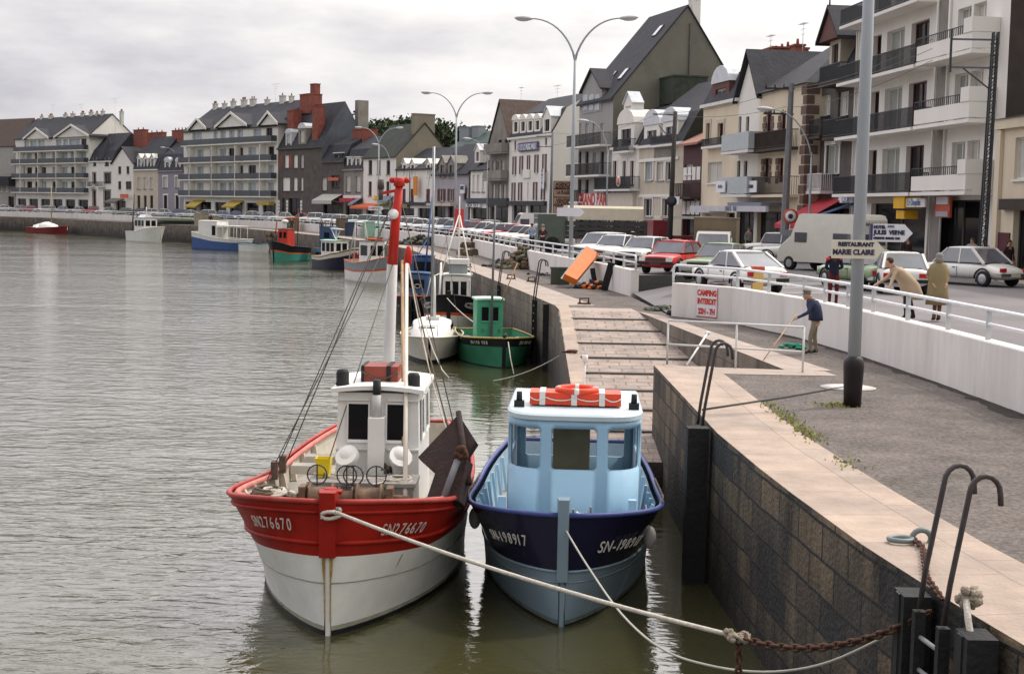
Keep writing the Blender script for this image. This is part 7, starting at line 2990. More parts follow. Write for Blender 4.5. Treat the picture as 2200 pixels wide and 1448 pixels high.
k.box(-1.1, 1.1, 2.05, 3.7, .6, 2.3)
k.build('cab', mat('lorry cab green', (.10, .12, .10), .5), root)
k = MB()
k.box(-.95, .95, 3.69, 3.71, 1.4, 2.1)
k.build('windscreen', cglass, root)
for s in (-1, 1):
    for yy in (2.8, -1.2, -2.2):
        k = MB()
        k.lathe([(.25, s * .8), (.48, s * .8), (.48, s * 1.1), (.25, s * 1.1)], (0, yy, .48), 14, axis='X')
        k.build('wheel', tyrem, root)
    k = MB()
    k.box(s * .8 - .25, s * .8 + .25, -3.0, -2.951, .95, 1.1)
    k.build('tail_light', tailm, root)
for yy in (-.8, .9):
    k = MB()
    k.box(1.2, 1.28, yy - .4, yy + .4, 1.25, 1.5)
    k.build('red_panel', rsign, root)
q = at_roof(1487, 466, 2.7)
root = thing('flatbed_truck', 'small flatbed truck carrying pale beams above the brown box body', 'truck', (11.6, 96, ZR), rad(110))
k = MB()
k.box(-.95, .95, -2.2, 1.4, .8, 1.0)
k.box(-.9, .9, 1.5, 2.9, .5, 2.0)
k.build('body', PAINT['maroon'], root)
for s in (-1, 1):
    for yy in (2.1, -1.3):
        k = MB()
        k.lathe([(.2, s * .7), (.36, s * .7), (.36, s * .92), (.2, s * .92)], (0, yy, .36), 12, axis='X')
        k.build('wheel', tyrem, root)
for i in range(4):
    k = MB()
    k.box(-.5 + i * .24, -.3 + i * .24, -2.8, 2.2, 2.12, 2.3)
    o = k.build('timber_beam', frw, None)
    o.location = (11.6, 96, ZR)
    o.rotation_euler = (0, 0, rad(110))
    tag(o, 'pale timber beams lying on the rack of the small flatbed truck', 'beam', 'beams on the flatbed truck')
k = MB()
for yy in (-1.6, 1.4):
    k.box(-.7, .7, yy - .05, yy + .05, 2.03, 2.118)
    for s in (-1, 1):
        k.box(s * .65 - .04, s * .65 + .04, yy - .04, yy + .04, 1.0, 2.03)
k.build('rack', frk, root)

# ================================================================ people
skinm = mat('skin', (.46, .27, .19), .55, var=.06)
shoem = mat('dark shoes', (.03, .027, .025), .6)


def person(label, loc, J, look, hair=None, hat=None, coat=None, scale=1.0, rz=0.0):
    """one continuous skinned body; J = joints, look = materials {top, legs}; regions of the one mesh carry skin, top, trousers, shoes"""
    root = thing('person', label, 'person', loc, rz)
    V, E, Rr, Lb = [], [], [], []

    def add(p, r, lab, prev=None):
        V.append(Vector(p) * scale)
        Rr.append(r * scale)
        Lb.append(lab)
        if prev is not None:
            E.append((prev, len(V) - 1))
        return len(V) - 1
    pel = add(J['pelvis'], .135, 'legs')
    wst = add(J['waist'], .125, 'top', pel)
    ch = add(J['chest'], .150, 'top', wst)
    nk = add(J['neck'], .058, 'skin', ch)
    hd = add(J['head'], .085, 'skin', nk)
    f = Vector(J.get('face', (0, -1, 0))).normalized()
    cr = add(Vector(J['head']) + Vector((0, 0, .10)) - f * .015, .082, 'skin', hd)
    nose = add(Vector(J['head']) + f * .105 + Vector((0, 0, .015)), .018, 'skin', hd)
    chin = add(Vector(J['head']) + f * .065 - Vector((0, 0, .085)), .035, 'skin', hd)
    for s in 'lr':
        sh = add(J['sh' + s], .070, 'top', ch)
        el = add(J['el' + s], .050, 'top', sh)
        wr = add(J['wr' + s], .034, 'top', el)
        d = (Vector(J['wr' + s]) - Vector(J['el' + s])).normalized()
        pm = add(Vector(J['wr' + s]) + d * .07, .032, 'skin', wr)
        side = d.cross(Vector((0, 0, 1)) if abs(d.z) < .9 else Vector((0, 1, 0))).normalized()
        for i in range(4):
            o_ = side * (-.027 + .018 * i)
            k1 = add(Vector(J['wr' + s]) + d * .115 + o_, .009, 'skin', pm)
            add(Vector(J['wr' + s]) + d * (.165 - .008 * abs(i - 1.4)) + o_ * 1.1 + Vector((0, 0, -.012)), .0075, 'skin', k1)
        t1 = add(Vector(J['wr' + s]) + d * .06 - side * .045, .010, 'skin', pm)
        add(Vector(J['wr' + s]) + d * .10 - side * .058, .008, 'skin', t1)
        hp = add(J['hp' + s], .088, 'legs', pel)
        kn = add(J['kn' + s], .060, 'legs', hp)
        an = add(J['an' + s], .042, look.get('anklelab', 'legs'), kn)
        tv = Vector(J.get('toe' + s, (0, -.16, 0)))
        hl_ = add(Vector(J['an' + s]) + Vector((0, 0, -.055)) - tv * .25, .036, 'shoe', an)
        add(Vector(J['an' + s]) + tv + Vector((0, 0, -.058)), .032, 'shoe', an)
    me = bpy.data.meshes.new('tmp')
    me.from_pydata([tuple(v) for v in V], E, [])
    o = bpy.data.objects.new('tmp', me)
    COL.objects.link(o)
    sk = o.modifiers.new('skin', 'SKIN')
    for i, sv in enumerate(me.skin_vertices[0].data):
        sv.radius = (Rr[i], Rr[i])
        sv.use_root = (i == pel)
    o.modifiers.new('sub', 'SUBSURF').levels = 2
    o.modifiers['sub'].render_levels = 2
    bpy.context.view_layer.update()
    dg = bpy.context.evaluated_depsgraph_get()
    bm2 = bpy.data.meshes.new_from_object(o.evaluated_get(dg))
    COL.objects.unlink(o)
    bpy.data.objects.remove(o)
    bm2.name = 'body'
    order = ['skin', 'top', 'legs', 'shoe']
    mats_ = [skinm, look['top'], look['legs'], look.get('shoe', shoem)]
    bm2.materials.clear()
    for m in mats_:
        bm2.materials.append(m)
    # each face takes the region of the nearest limb
    segs = [(V[a], V[c], Lb[c], (Rr[a] + Rr[c]) / 2) for a, c in E]
    for p in bm2.polygons:
        c = p.center
        best = None
        for a, e, lb, r in segs:
            d = e - a
            t = max(0, min(1, (c - a).dot(d) / max(1e-9, d.length_squared)))
            dist = (a + d * t - c).length - r * .6
            if best is None or dist < best[0]:
                best = (dist, lb)
        p.material_index = order.index(best[1])
        p.use_smooth = True
    bo = bpy.data.objects.new('body', bm2)
    COL.objects.link(bo)
    bo.parent = root
    H_ = Vector(J['head']) * scale
    if hair:
        m, ln = hair
        k = MB()
        k.blob(H_ + (Vector((0, 0, .055)) - f * .022) * scale, (.098 * scale, .102 * scale, .095 * scale), 0, 12, 8, .03)
        if ln > 0:
            k.blob(H_ + (Vector((0, 0, -ln * .45)) - f * .06) * scale, (.105 * scale, .075 * scale, (.08 + ln * .6) * scale), 0, 12, 8, .04)
        k.build('hair', m, root)
    if hat:
        k = MB()
        k.lathe([(.0, .165), (.06, .16), (.105, .125), (.108, .085), (.0, .08)], H_, 14)
        k.blob(H_ + f * .10 + Vector((0, 0, .085)), (.075, .075, .014), 0, 10, 6)
        k.build('cap', hat, root)
    if coat:
        m, rings_ = coat
        k = MB()
        rr = []
        for (c, rx, ry) in rings_:
            rr.append([Vector((c[0] + rx * math.cos(a * math.pi / 9), c[1] + ry * math.sin(a * math.pi / 9), c[2])) * scale for a in range(18)])
        k.rings(rr, 0, True, False, False)
        co = k.build('coat', m, root)
        co.modifiers.new('thickness', 'SOLIDIFY').thickness = .012
    return root


def stand(h=1.7, lean=0.0, arms='down', face=(0, -1, 0), stance=.10, toe=(0, -.15, 0)):
    k = h / 1.72
    J = dict(pelvis=(0, 0, .93), waist=(0, lean * .1, 1.08), chest=(0, lean * .35, 1.30), neck=(0, lean * .55, 1.49), head=(0, lean * .65 - .01, 1.60), face=face,
             shl=(-.17, lean * .4, 1.40), shr=(.17, lean * .4, 1.40), hpl=(-.09, 0, .86), hpr=(.09, 0, .86), knl=(-stance, -.02, .48), knr=(stance, -.02, .48),
             anl=(-stance, .02, .095), anr=(stance, .02, .095), toel=toe, toer=toe)
    if arms == 'down':
        J.update(ell=(-.23, .03, 1.13), elr=(.23, .03, 1.13), wrl=(-.24, -.05, .90), wrr=(.24, -.05, .90))
    elif arms == 'front':
        J.update(ell=(-.24, -.02, 1.14), elr=(.24, -.02, 1.14), wrl=(-.10, -.22, 1.08), wrr=(.10, -.22, 1.08))
    elif arms == 'pocket':
        J.update(ell=(-.27, .06, 1.15), elr=(.27, .06, 1.15), wrl=(-.17, -.10, .98), wrr=(.17, -.10, .98))
    return {a: (Vector(b) * k if a not in ('face', 'toel', 'toer') else b) for a, b in J.items()}


navyj = mat('navy jacket cloth', (.035, .042, .085), .85, var=.12, scale=6)
khaki = mat('grey beige trousers', (.23, .19, .14), .85, var=.1, scale=5)
tanc = mat('tan raincoat', (.44, .33, .23), .8, var=.1, scale=4)
olive = mat('olive coat cloth', (.24, .19, .10), .85, var=.1, scale=4)
greyh = mat('grey hair', (.22, .20, .19), .8, var=.2, scale=20)
brownh = mat('brown hair', (.065, .035, .02), .7, var=.2, scale=20)
darkt = mat('dark trousers', (.03, .025, .03), .85)
wine = mat('wine red trousers', (.09, .012, .012), .85)
blues = mat('blue shirt', (.22, .32, .45), .8)
drk = mat('dark brown coat', (.05, .03, .03), .85)

# the man with the stick, leaning back against the parapet
fx = G(1741, 761, ZQ)
J = dict(pelvis=(.10, .05, .86), waist=(.10, .04, 1.00), chest=(.03, .02, 1.22), neck=(-.06, 0, 1.38), head=(-.15, -.02, 1.46), face=(-.8, -.45, -.45),
         shl=(-.03, -.17, 1.30), shr=(.06, .17, 1.30), ell=(-.14, -.24, 1.05), elr=(.22, .12, 1.05), wrl=(-.38, -.22, .92), wrr=(.16, -.06, .84),
         hpl=(.07, -.08, .80), hpr=(.11, .10, .80), knl=(-.04, -.10, .44), knr=(.10, .08, .44), anl=(-.02, -.08, .095), anr=(.16, .08, .095), toel=(-.15, -.05, 0), toer=(-.15, -.03, 0))
person('man in grey cap and navy jacket leaning on the white wall holding a stick', tuple(fx), J, dict(top=navyj, legs=khaki), (greyh, 0), mat('grey cap cloth', (.20, .18, .15), .9),
       (navyj, [((.0, .0, 1.33), .13, .20), ((.04, .02, 1.2), .165, .23), ((.10, .04, 1.0), .16, .21), ((.11, .05, .84), .165, .21)]))
hand = fx + Vector((-.50, -.22, .88))
tip = G(1640, 775, ZQ) + Vector((0, 0, .02))
rope('fishing_stick', 'long thin stick held out by the man in the cap', [hand + (hand - tip).normalized() * .25, tip], .014, oak, 'stick')
k = MB()
for i in range(26):
    k.blob((R.gauss(0, .14), R.gauss(0, .12), .05 + R.random() * .08), (.09, .07, .04), 0, 6, 4, .3)
tag(k.build('landing_net', mat('green netting', (.03, .22, .14), .9, var=.3), None, tuple(G(1712, 752, ZQ))), 'heap of green netting at the feet of the man in the cap', 'net')

# woman behind the railing, back to us
J = stand(1.66, arms='front', face=(0.1, 1, 0), toe=(0, .15, 0))
for a in ('wrl', 'wrr'):
    J[a] = Vector((J[a].x, -J[a].y, J[a].z))
w_ = person('woman with long brown hair in navy jumper with red shoulders, back towards us', (9.15, 40.6, ZR), J, dict(top=mat('navy jumper', (.012, .013, .03), .9), legs=wine), (brownh, .22))
for s in (-1, 1):
    k = MB()
    k.blob((s * .175, -.01, 1.345), (.075, .085, .05), 0, 10, 6)
    k.build('shoulder_patch', mat('bright red patch', (.62, .04, .03), .8), w_)
# bending man in tan raincoat, hands on the rail
q = Vector((9.75, 35.6, ZR))
J = dict(pelvis=(.16, .05, .92), waist=(.06, .03, 1.06), chest=(-.14, -.02, 1.22), neck=(-.30, -.06, 1.34), head=(-.38, -.09, 1.42), face=(-.85, -.4, -.25),
         shl=(-.20, -.18, 1.27), shr=(-.16, .16, 1.27), ell=(-.32, -.26, 1.03), elr=(-.34, .14, 1.05), wrl=(-.40, -.34, .86), wrr=(-.62, .10, .88),
         hpl=(.14, -.08, .86), hpr=(.18, .12, .86), knl=(.06, -.10, .48), knr=(.24, .10, .48), anl=(.10, -.08, .095), anr=(.34, .10, .095), toel=(-.15, 0, 0), toer=(-.15, 0, 0))
person('balding man in a tan raincoat bending over the railing', tuple(q), J, dict(top=tanc, legs=darkt), (brownh, 0), None,
       (tanc, [((-.20, -.03, 1.32), .13, .19), ((-.12, -.02, 1.22), .20, .24), ((.05, .02, 1.05), .23, .26), ((.18, .05, .90), .24, .27), ((.26, .06, .68), .25, .28), ((.32, .07, .52), .25, .29)]))
# man in olive coat, back to us
J = stand(1.68, arms='pocket', face=(.15, 1, 0), toe=(0, .15, 0), stance=.06)
person('grey haired person in a long olive coat standing beside the bending man', (10.55, 35.3, ZR), J, dict(top=olive, legs=mat('brown stockings', (.16, .07, .04), .7), anklelab='legs'), (greyh, .04), None,
       (olive, [((0, 0, 1.47), .09, .09), ((0, 0, 1.40), .20, .13), ((0, 0, 1.22), .235, .165), ((0, 0, 1.02), .225, .17), ((0, 0, .72), .25, .20), ((0, 0, .42), .28, .23)]))
# two men behind the far railing
for i, (px, tm, hm, lab, rz) in enumerate(((1139, blues, brownh, 'man in a pale blue shirt looking over the far railing', .3), (1161, drk, greyh, 'grey haired man in a dark coat beside the man in blue', -.1))):
    q, td = on_path(W2, px, .75)
    J = stand(1.72, arms='front', face=(.2, 1, 0), toe=(0, .15, 0))
    person(lab, (q.x, q.y, ZR), J, dict(top=tm, legs=darkt), (hm, 0), rz=rz)
# people in the distance
for (px, py, z, Y, tm, lab) in ((2172, 0, ZR, 57.5, drk, 'person in dark coat at the right edge before the cream house'), (2120, 0, ZR, 59.5, mat('pale jumper', (.55, .52, .48), .8), 'person in a pale jumper before the apartment doorway'),
                                (1952, 0, ZR, 64, drk, 'person in black before the apartment shop window'), (803, 0, ZR, 172, wine, 'person in dark red near the far lamp post with arrow signs'),
                                (648, 0, ZR, 196, darkt, 'person in black standing between the far parked cars'), (2092, 0, ZR, 61, blues, 'person in blue beside the apartment entrance'),
                                (1610, 0, ZR, 86, greyh, 'person in grey under the snack bar awning')):
    q = D(px, 450, Y)
    person(lab, (q.x, Y, z), stand(1.7, face=(-.5, -1, 0)), dict(top=tm, legs=darkt), (brownh, .02), rz=R.uniform(-.6, .6))
for (px, off, tm, lab) in ((622, -2.2, drk, 'person in maroon on the lower quay behind the teal boat'), (686, -2.4, navyj, 'person in navy on the lower quay behind the blue cabin'), (452, -2.0, darkt, 'person in dark clothes on the lower quay by the white cruiser')):
    q, td = on_path(W2, px, off)
    person(lab, (q.x, q.y, ZQ), stand(1.7, face=(-.5, -1, 0)), dict(top=tm, legs=darkt), (brownh, .02))

# ================================================================ street furniture
lampc = mat('lamp post grey', (.36, .39, .42), .45, var=.08, scale=3, dirt=.2, dcol=(.28, .26, .24), streak=True)
lheadm = mat('lamp head grey', (.50, .50, .52), .4, var=.08)
lglass = mat('lamp bowl', (.62, .60, .58), .25)


def lamp_head(root, tip, d, sc=1.0):
    """cobra head lying along d"""
    d = Vector(d).normalized()
    q = d.to_track_quat('X', 'Z').to_matrix()
    k = MB()
    k.blob(Vector(tip) + d * .30 * sc, (.48 * sc, .17 * sc, .12 * sc), 0, 12, 8, 0, q)
    o = k.build('lamp_head', lheadm, root)
    k = MB()
    k.blob(Vector(tip) + d * .34 * sc - Vector((0, 0, .05 * sc)), (.36 * sc, .14 * sc, .11 * sc), 0, 12, 8, 0, q)
    k.build('lamp_bowl', lglass, o)


def lamp(label, loc, h, split, sides=((-2.2, 0), (2.2, 0)), r=.095, collar=None, drop=0.35):
    root = thing('street_lamp', label, 'street lamp', loc, 0, 'street lamps along the quay')
    k = MB()
    k.tube([(0, 0, 0), (0, 0, h * .5), (0, 0, split)], [r * 1.12, r, r * .62], 14)
    k.build('post', lampc, root)
    for i, (dx, dy) in enumerate(sides):
        k = MB()
        pts = []
        for j in range(11):
            t = j / 10
            pts.append((dx * (t ** 1.35), dy * (t ** 1.35), split - .3 + (h - split + .3) * (1 - (1 - t) ** 2.1)))
        k.tube(pts, [r * .62 - (r * .62 - .032) * j / 10 for j in range(11)], 8)
        k.build('arm', lampc, root)
        d = Vector((pts[-1][0] - pts[-2][0], pts[-1][1] - pts[-2][1], (pts[-1][2] - pts[-2][2]) * .9))
        lamp_head(root, pts[-1], d)
    if collar:
        k = MB()
        k.lathe([(.155, 0), (.165, .3), (.185, .72), (.18, .82), (.14, .90), (.10, .92), (.0, .92)], (0, 0, 0), 20)
        k.build('collar', collar, root)
    return root


NB = Vector((6.18, 25.54, ZQ))
lamp('big grey lamp post with black collar carrying the restaurant and hotel signs', tuple(NB), 13, 11.2, ((-2.2, .3), (2.2, -.3)), .105, mat('black rubber collar', (.014, .010, .010), .45, var=.2, spec=.3))
lb_ = [('double armed lamp post rising behind the orange panel', 1227, 70.6, 40), ('double armed lamp post carrying the red kerb sign', 977, 119, 200), ('double armed lamp post with arrow signs before the white houses', 812, 175, 275), ('double armed lamp post before the sooty house with red chimney', 676, 217, 303)]
for lab, px, Y, py in lb_:
    q = D(px, 500, Y)
    zt = D(px, py, Y).z
    lamp(lab, (q.x, Y, ZQ), zt - ZQ, zt - ZQ - 1.75, ((-2.25, .4), (2.25, -.4)), .095)
for lab, px, Y, py in (('single armed lamp left of the wide apartment block', 383, 250, 318), ('single armed lamp before the farthest apartment block', 179, 285, 327), ('single armed lamp at the far left by the apartment block', 103, 296, 336)):
    q = D(px, 450, Y)
    zt = D(px, py, Y).z
    lamp(lab, (q.x, Y, ZR), zt - ZR, zt - ZR - 1.6, ((-2.4, .3),), .09)
for lab, px, Y, py, dx in (('single armed lamp leaning over the road before the grey gabled house', 1303, 112, 262, -1.7), ('single armed lamp with long arm before the cream quoined house', 1739, 76, 238, -2.3), ('single armed lamp before the small white slate roofed house', 1046, 152, 300, -1.9), ('small lamp before the mossy roofed white house', 838, 181, 312, -1.6)):
    q = D(px, 450, Y)
    zt = D(px, py, Y).z
    lamp(lab, (q.x, Y, ZR), zt - ZR, zt - ZR - 2.2, ((dx, -.3),), .06)

# ---- signs on lamp posts and walls
def arrow_sign(name, label, c, w, h, m, texts, yaw=0.0, edge=None, tip=.22, tm=None):
    root = thing(name, label, 'sign', tuple(c), yaw)
    k = MB()
    k.prism([(-w / 2, 0, -h / 2), (w / 2 - h * tip * 2.2, 0, -h / 2), (w / 2, 0, 0), (w / 2 - h * tip * 2.2, 0, h / 2), (-w / 2, 0, h / 2)], (0, .03, 0), 0)
    k.build('panel', m, root)
    if edge:
        k = MB()
        k.box(-w / 2 - .035, -w / 2 - .004, -.004, .12, -h / 2, h / 2)
        k.build('edge', edge, root)
    for (s, size, x, z, ax) in texts:
        text_mesh(s, size, tm or txtb, root, (x, -.006, z), UP, ax=ax, bold=.006)
    k = MB()
    k.tube([(-w * .05 + .115 * math.cos(a * math.pi / 8), .135 + .115 * math.sin(a * math.pi / 8), 0) for a in range(17)], .012, 5, 0, False)
    k.build('clamp', steel, root)
    return root


darkblue = mat('dark blue lettering', (.03, .035, .075), .6)
c = D(1844, 536, 25.38)
arrow_sign('direction_sign', 'cream arrow sign RESTAURANT MARIE CLAIRE on the near lamp post', c, .94, .33, mat('cream sign enamel', (.68, .63, .52), .4, var=.04, dirt=.12), [('RESTAURANT', .098, -.045, .085, 1.05), ('MARIE CLAIRE', .128, -.085, -.055, .92)], tm=darkblue)
c = D(1918, 501, 25.62)
arrow_sign('direction_sign', 'white arrow sign HOTEL JULES VERNE on the near lamp post', c, .72, .32, mat('white sign enamel', (.70, .70, .76), .4, var=.04, dirt=.1), [('HOTEL  ****', .072, -.165, .100, .95), ('JULES  VERNE', .105, -.065, .005, .88), ('CREPERIE  SNACK  BAR', .048, -.105, -.098, .95)], edge=mat('navy sign', ()), tm=darkblue)
c = D(1226, 456, 70.2)
arrow_sign('direction_sign', 'blank white arrow sign seen edge lit on the lamp post by the orange panel', c, 1.35, .42, mat('white sign enamel', ()), [])
c = D(808, 448, 173.5)
arrow_sign('direction_sign', 'white arrow sign with red lettering on the far lamp post', c, 1.9, .5, wsign, [('CAMPING', .34, -.2, -.01, 1)], tm=txtr)
c = D(812, 462, 173.6)
k = MB()
k.lathe([(0, 0), (.55, 0), (.55, .05), (0, .05)], (0, 0, 0), 20, axis='Y')
tag(k.build('traffic_sign', steel, None, tuple(c)), 'grey round back of a traffic sign under the red lettered arrow', 'sign')
c = D(987, 469, 118.6)
k = MB()
k.box(-.36, .36, 0, .2, -.75, .75)
o = tag(k.build('kerb_sign', mat('bright red sign', (.62, .04, .05), .5), None, tuple(c)), 'bright red upright sign box on the tall lamp post', 'sign')
# wall notice
wa, wb_ = Vector((7.85, 40.95, 0)), Vector((6.92, 44.55, 0))
ta = (wa - wb_).normalized()
q = None
for t in range(200):
    p = wb_.lerp(wa, t / 199)
    if q is None or abs(p.x / p.y * FOC + 1100 - 1522) < abs(q.x / q.y * FOC + 1100 - 1522):
        q = p
W1d = resample([tuple(p) for p in W1], .1)
q = min(W1d, key=lambda p: abs(p.x / p.y * FOC + 1100 - 1521))
i = W1d.index(q)
td = (W1d[i + 1] - W1d[i - 1]).normalized()
root = thing('notice_sign', 'tall white notice with red lettering fixed on the parapet wall', 'sign', (q.x - .02, q.y - .012, 3.12), math.atan2(-td.y, -td.x))
k = MB()
k.box(-.48, .48, 0, .03, -.48, .48)
k.build('panel', wsign, root)
k = MB()
for a0, a1, h0, h1 in ((-.48, .48, -.48, -.45), (.45, .48, -.45, .48)):
    k.box(a0, a1, -.006, -.001, h0, h1)
k.build('border', txtr, root)
for s, z in (('CAMPING', .29), ('INTERDIT', .02), ('22H - 7H', -.30)):
    text_mesh(s, .25, txtr, root, (-.02, -.006, z), UP, ax=.80, bold=.012)
# round no entry style sign and plates by the concrete pole
root = thing('traffic_sign', 'round red bordered sign with small plates beside the concrete pole', 'sign', (*D(1697, 500, 79)[:2], ZR))
zc = D(1697, 465, 79).z - ZR
k = MB()
k.cyl((0, .06, 0), (0, .06, zc + .3), .035)
k.build('post', galvm, root)
for r_, y, m in ((.42, 0, rsign), (.30, -.015, wsign), (.14, -.03, darkblue)):
    k = MB()
    k.lathe([(0, y), (r_, y), (r_, y + .02), (0, y + .02)], (0, 0, zc), 24, axis='Y')
    k.build('disc', m, root)
k = MB()
k.box(-.55, .55, 0, .03, zc - 1.05, zc - .75)
k.build('plate', steel, root)

# ---- poles carrying wires
concr = mat('pale concrete pole', (.20, .20, .21), .85, var=.12, dirt=.2)
woodp = mat('dark wooden pole', (.05, .047, .047), .8, var=.2, scale=3)
root = thing('utility_pole', 'grey concrete pole with crossarms before the cream quoined house', 'utility pole', (*D(1686, 450, 81)[:2], ZR))
zt = D(1700, 180, 81).z - ZR
k = MB()
k.tube([(0, 0, 0), (.12, 0, zt)], [.25, .16], 6, sm=False)
k.build('post', concr, root)
for z in (zt - .3, zt - 1.7):
    k = MB()
    k.bar((-1.4, 0, z), (.3, 0, z), .10, .10)
    for x in (-1.3, -.8, -.3):
        k.cyl((x, 0, z + .05), (x, 0, z + .25), .05, .03, 7)
    k.build('crossarm', woodp, root)
root = thing('utility_pole', 'dark wooden pole with bracket arm before the beige stone house', 'utility pole', (*D(1440, 450, 92)[:2], ZR))
zt = D(1449, 240, 92).z - ZR
k = MB()
k.tube([(0, 0, 0), (.15, 0, zt)], [.18, .13], 8)
k.build('post', woodp, root)
k = MB()
k.bar((.1, 0, zt - .2), (-1.3, 0, zt - .2), .07, .07)
k.bar((.08, 0, zt - 2.0), (-.9, 0, zt - .9), .05, .05)
k.build('bracket', woodp, root)
k = MB()
k.lathe([(0, 0), (.34, 0), (.34, .04), (0, .04)], (.05, -.25, D(1448, 433, 92).z - ZR), 18, axis='Y')
k.build('round_sign', darkf, root)
root = thing('utility_pole', 'tall black lattice pole with bracket arms before the white apartments', 'utility pole', (*D(2113, 450, 57.2)[:2], ZR))
zt = D(2132, 70, 57.2).z - ZR
k = MB()
for x in (-.13, .13):
    for y in (-.13, .13):
        k.bar((x, y, 0), (x * .7 + .14, y * .7, zt), .06, .06)
for i in range(22):
    z0, z1 = zt * i / 22, zt * (i + 1) / 22
    o0, o1 = .14 * i / 22, .14 * (i + 1) / 22
    for y in (-.12, .12):
        k.bar((-.12 + o0, y, z0), (.12 + o1, y, z1), .03, .03)
        k.bar((-.13 + o0, y, z0), (.13 + o0, y, z0), .05, .05)
k.build('lattice_post', ironm, root)
for z, dx in ((zt - .3, -1.6), (zt - 1.4, -1.6)):
    k = MB()
    k.bar((.12, 0, z), (dx, 0, z), .07, .07)
    k.build('bracket', mat('grey blue iron', (.10, .105, .15), .5), root)
k = MB()
k.bar((dx, 0, zt - 1.6), (dx, 0, zt + .1), .08, .08)
k.bar((.1, 0, zt - 2.3), (dx + .5, 0, zt - 1.42), .05, .05)
k.build('stay', ironm, root)
lp = Vector((*D(1996, 450, 57.2)[:2], 0))
for i, (a, c, lab) in enumerate(((D(2003, 85, 57.2), D(1703, 190, 81), 'upper wire between the lattice pole and the concrete pole'), (D(2003, 105, 57.2), D(1690, 196, 81), 'middle wire between the lattice pole and the concrete pole'), (D(2003, 130, 57.2), D(1703, 231, 81), 'lower wire between the lattice pole and the concrete pole'),
                                 (D(1685, 192, 81), D(1420, 243, 92), 'wire from the concrete pole to the wooden pole bracket'), (D(1690, 230, 81), D(1420, 246, 92), 'lower wire from the concrete pole to the wooden pole'), (D(1420, 244, 92), D(1150, 318, 138), 'wire from the wooden pole toward the hotel'))):
    rope('overhead_wire', lab, sag(a, c, .35, 12), .012, wirem, 'wire', 4)
root = thing('utility_pole', 'slim dark pole with iron frame at the corner of the hotel', 'utility pole', (*D(1182, 450, 140)[:2], ZR))
zt = D(1185, 285, 140).z - ZR
k = MB()
k.tube([(0, 0, 0), (.1, 0, zt)], [.16, .12], 8)
k.build('post', concr, root)
for z in (zt - .4, zt - 1.4):
    k = MB()
    k.bar((0, 0, z), (-1.5, 0, z), .06, .06)
    k.build('bracket', ironm, root)

# ---- steel railing at the end of the near quay
rail_w = mat('chalky white tube', (.66, .65, .64), .5, var=.08, dirt=.3, dcol=(.4, .34, .3))
root = thing('railing', 'free standing white tube railing across the end of the near quay', 'railing', (0, 0, 0))
pa, pm, pc = G(1433, 783, ZQ), G(1580, 792, ZQ), G(1724, 801, ZQ)
for p in (pa, pm, pc):
    k = MB()
    k.cyl(p, p + Vector((0, 0, 1.0)), .024, None, 8)
    k.build('post', rail_w, root)
for z, nm in ((1.0, 'top_rail'), (.46, 'middle_rail')):
    k = MB()
    k.tube([pa + Vector((0, 0, z)), pm + Vector((0, 0, z)), pc + Vector((0, 0, z))], .024, 8)
    k.build(nm, rail_w, root)
a_, c_ = G(1474, 786, ZQ), D(1520, 716, 33.6)
k = MB()
k.cyl(a_, c_, .024, None, 8)
k.blob(c_, (.07, .07, .05), 0, 8, 6)
k.build('brace', rail_w, root)


# ---- ladders down the quay wall
def ladder(label, base, out, along, boxm, hoop, n=2):
    """stiles down the wall, rungs, and hooped handrails bending in over the coping"""
    root = thing('quay_ladder', label, 'ladder', tuple(base))
    o, a = Vector(out).normalized(), Vector(along).normalized()
    for s in (-1, 1):
        k = MB()
        p = a * (.26 * s) + o * .10
        k.bar(p + Vector((0, 0, -.12)), p + Vector((0, 0, -3.2)), .10, .10)
        k.build('stile', boxm, root)
        k = MB()
        inn = -o
        hp = [p + Vector((0, 0, -.1))] + [p + inn * (.18 * t / 4) + Vector((0, 0, hoop * t / 4)) for t in range(1, 5)]
        cc = hp[-1] + inn * .14
        for j in range(1, 9):
            th = math.pi - math.pi * j / 8
            hp.append(cc + inn * (-math.cos(math.pi - th) * .14) * -1 * -1 + Vector((0, 0, .16 * math.sin(th))) if False else cc - inn * (.14 * math.cos(math.pi * j / 8)) + Vector((0, 0, .16 * math.sin(math.pi * j / 8))))
        hp.append(hp[-1] + inn * .01 - Vector((0, 0, .10)))
        k.tube(hp, .026, 8)
        k.build('handrail', mat('worn black handrail', (.07, .06, .06), .4, metal=.3, var=.3, scale=8), root)
    for i in range(9):
        k = MB()
        z = -.35 - i * .30
        k.cyl(a * -.26 + o * .10 + Vector((0, 0, z)), a * .26 + o * .10 + Vector((0, 0, z)), .022, None, 8)
        k.build('rung', mat('grey rung', (.22, .23, .24), .5), root)
    return root


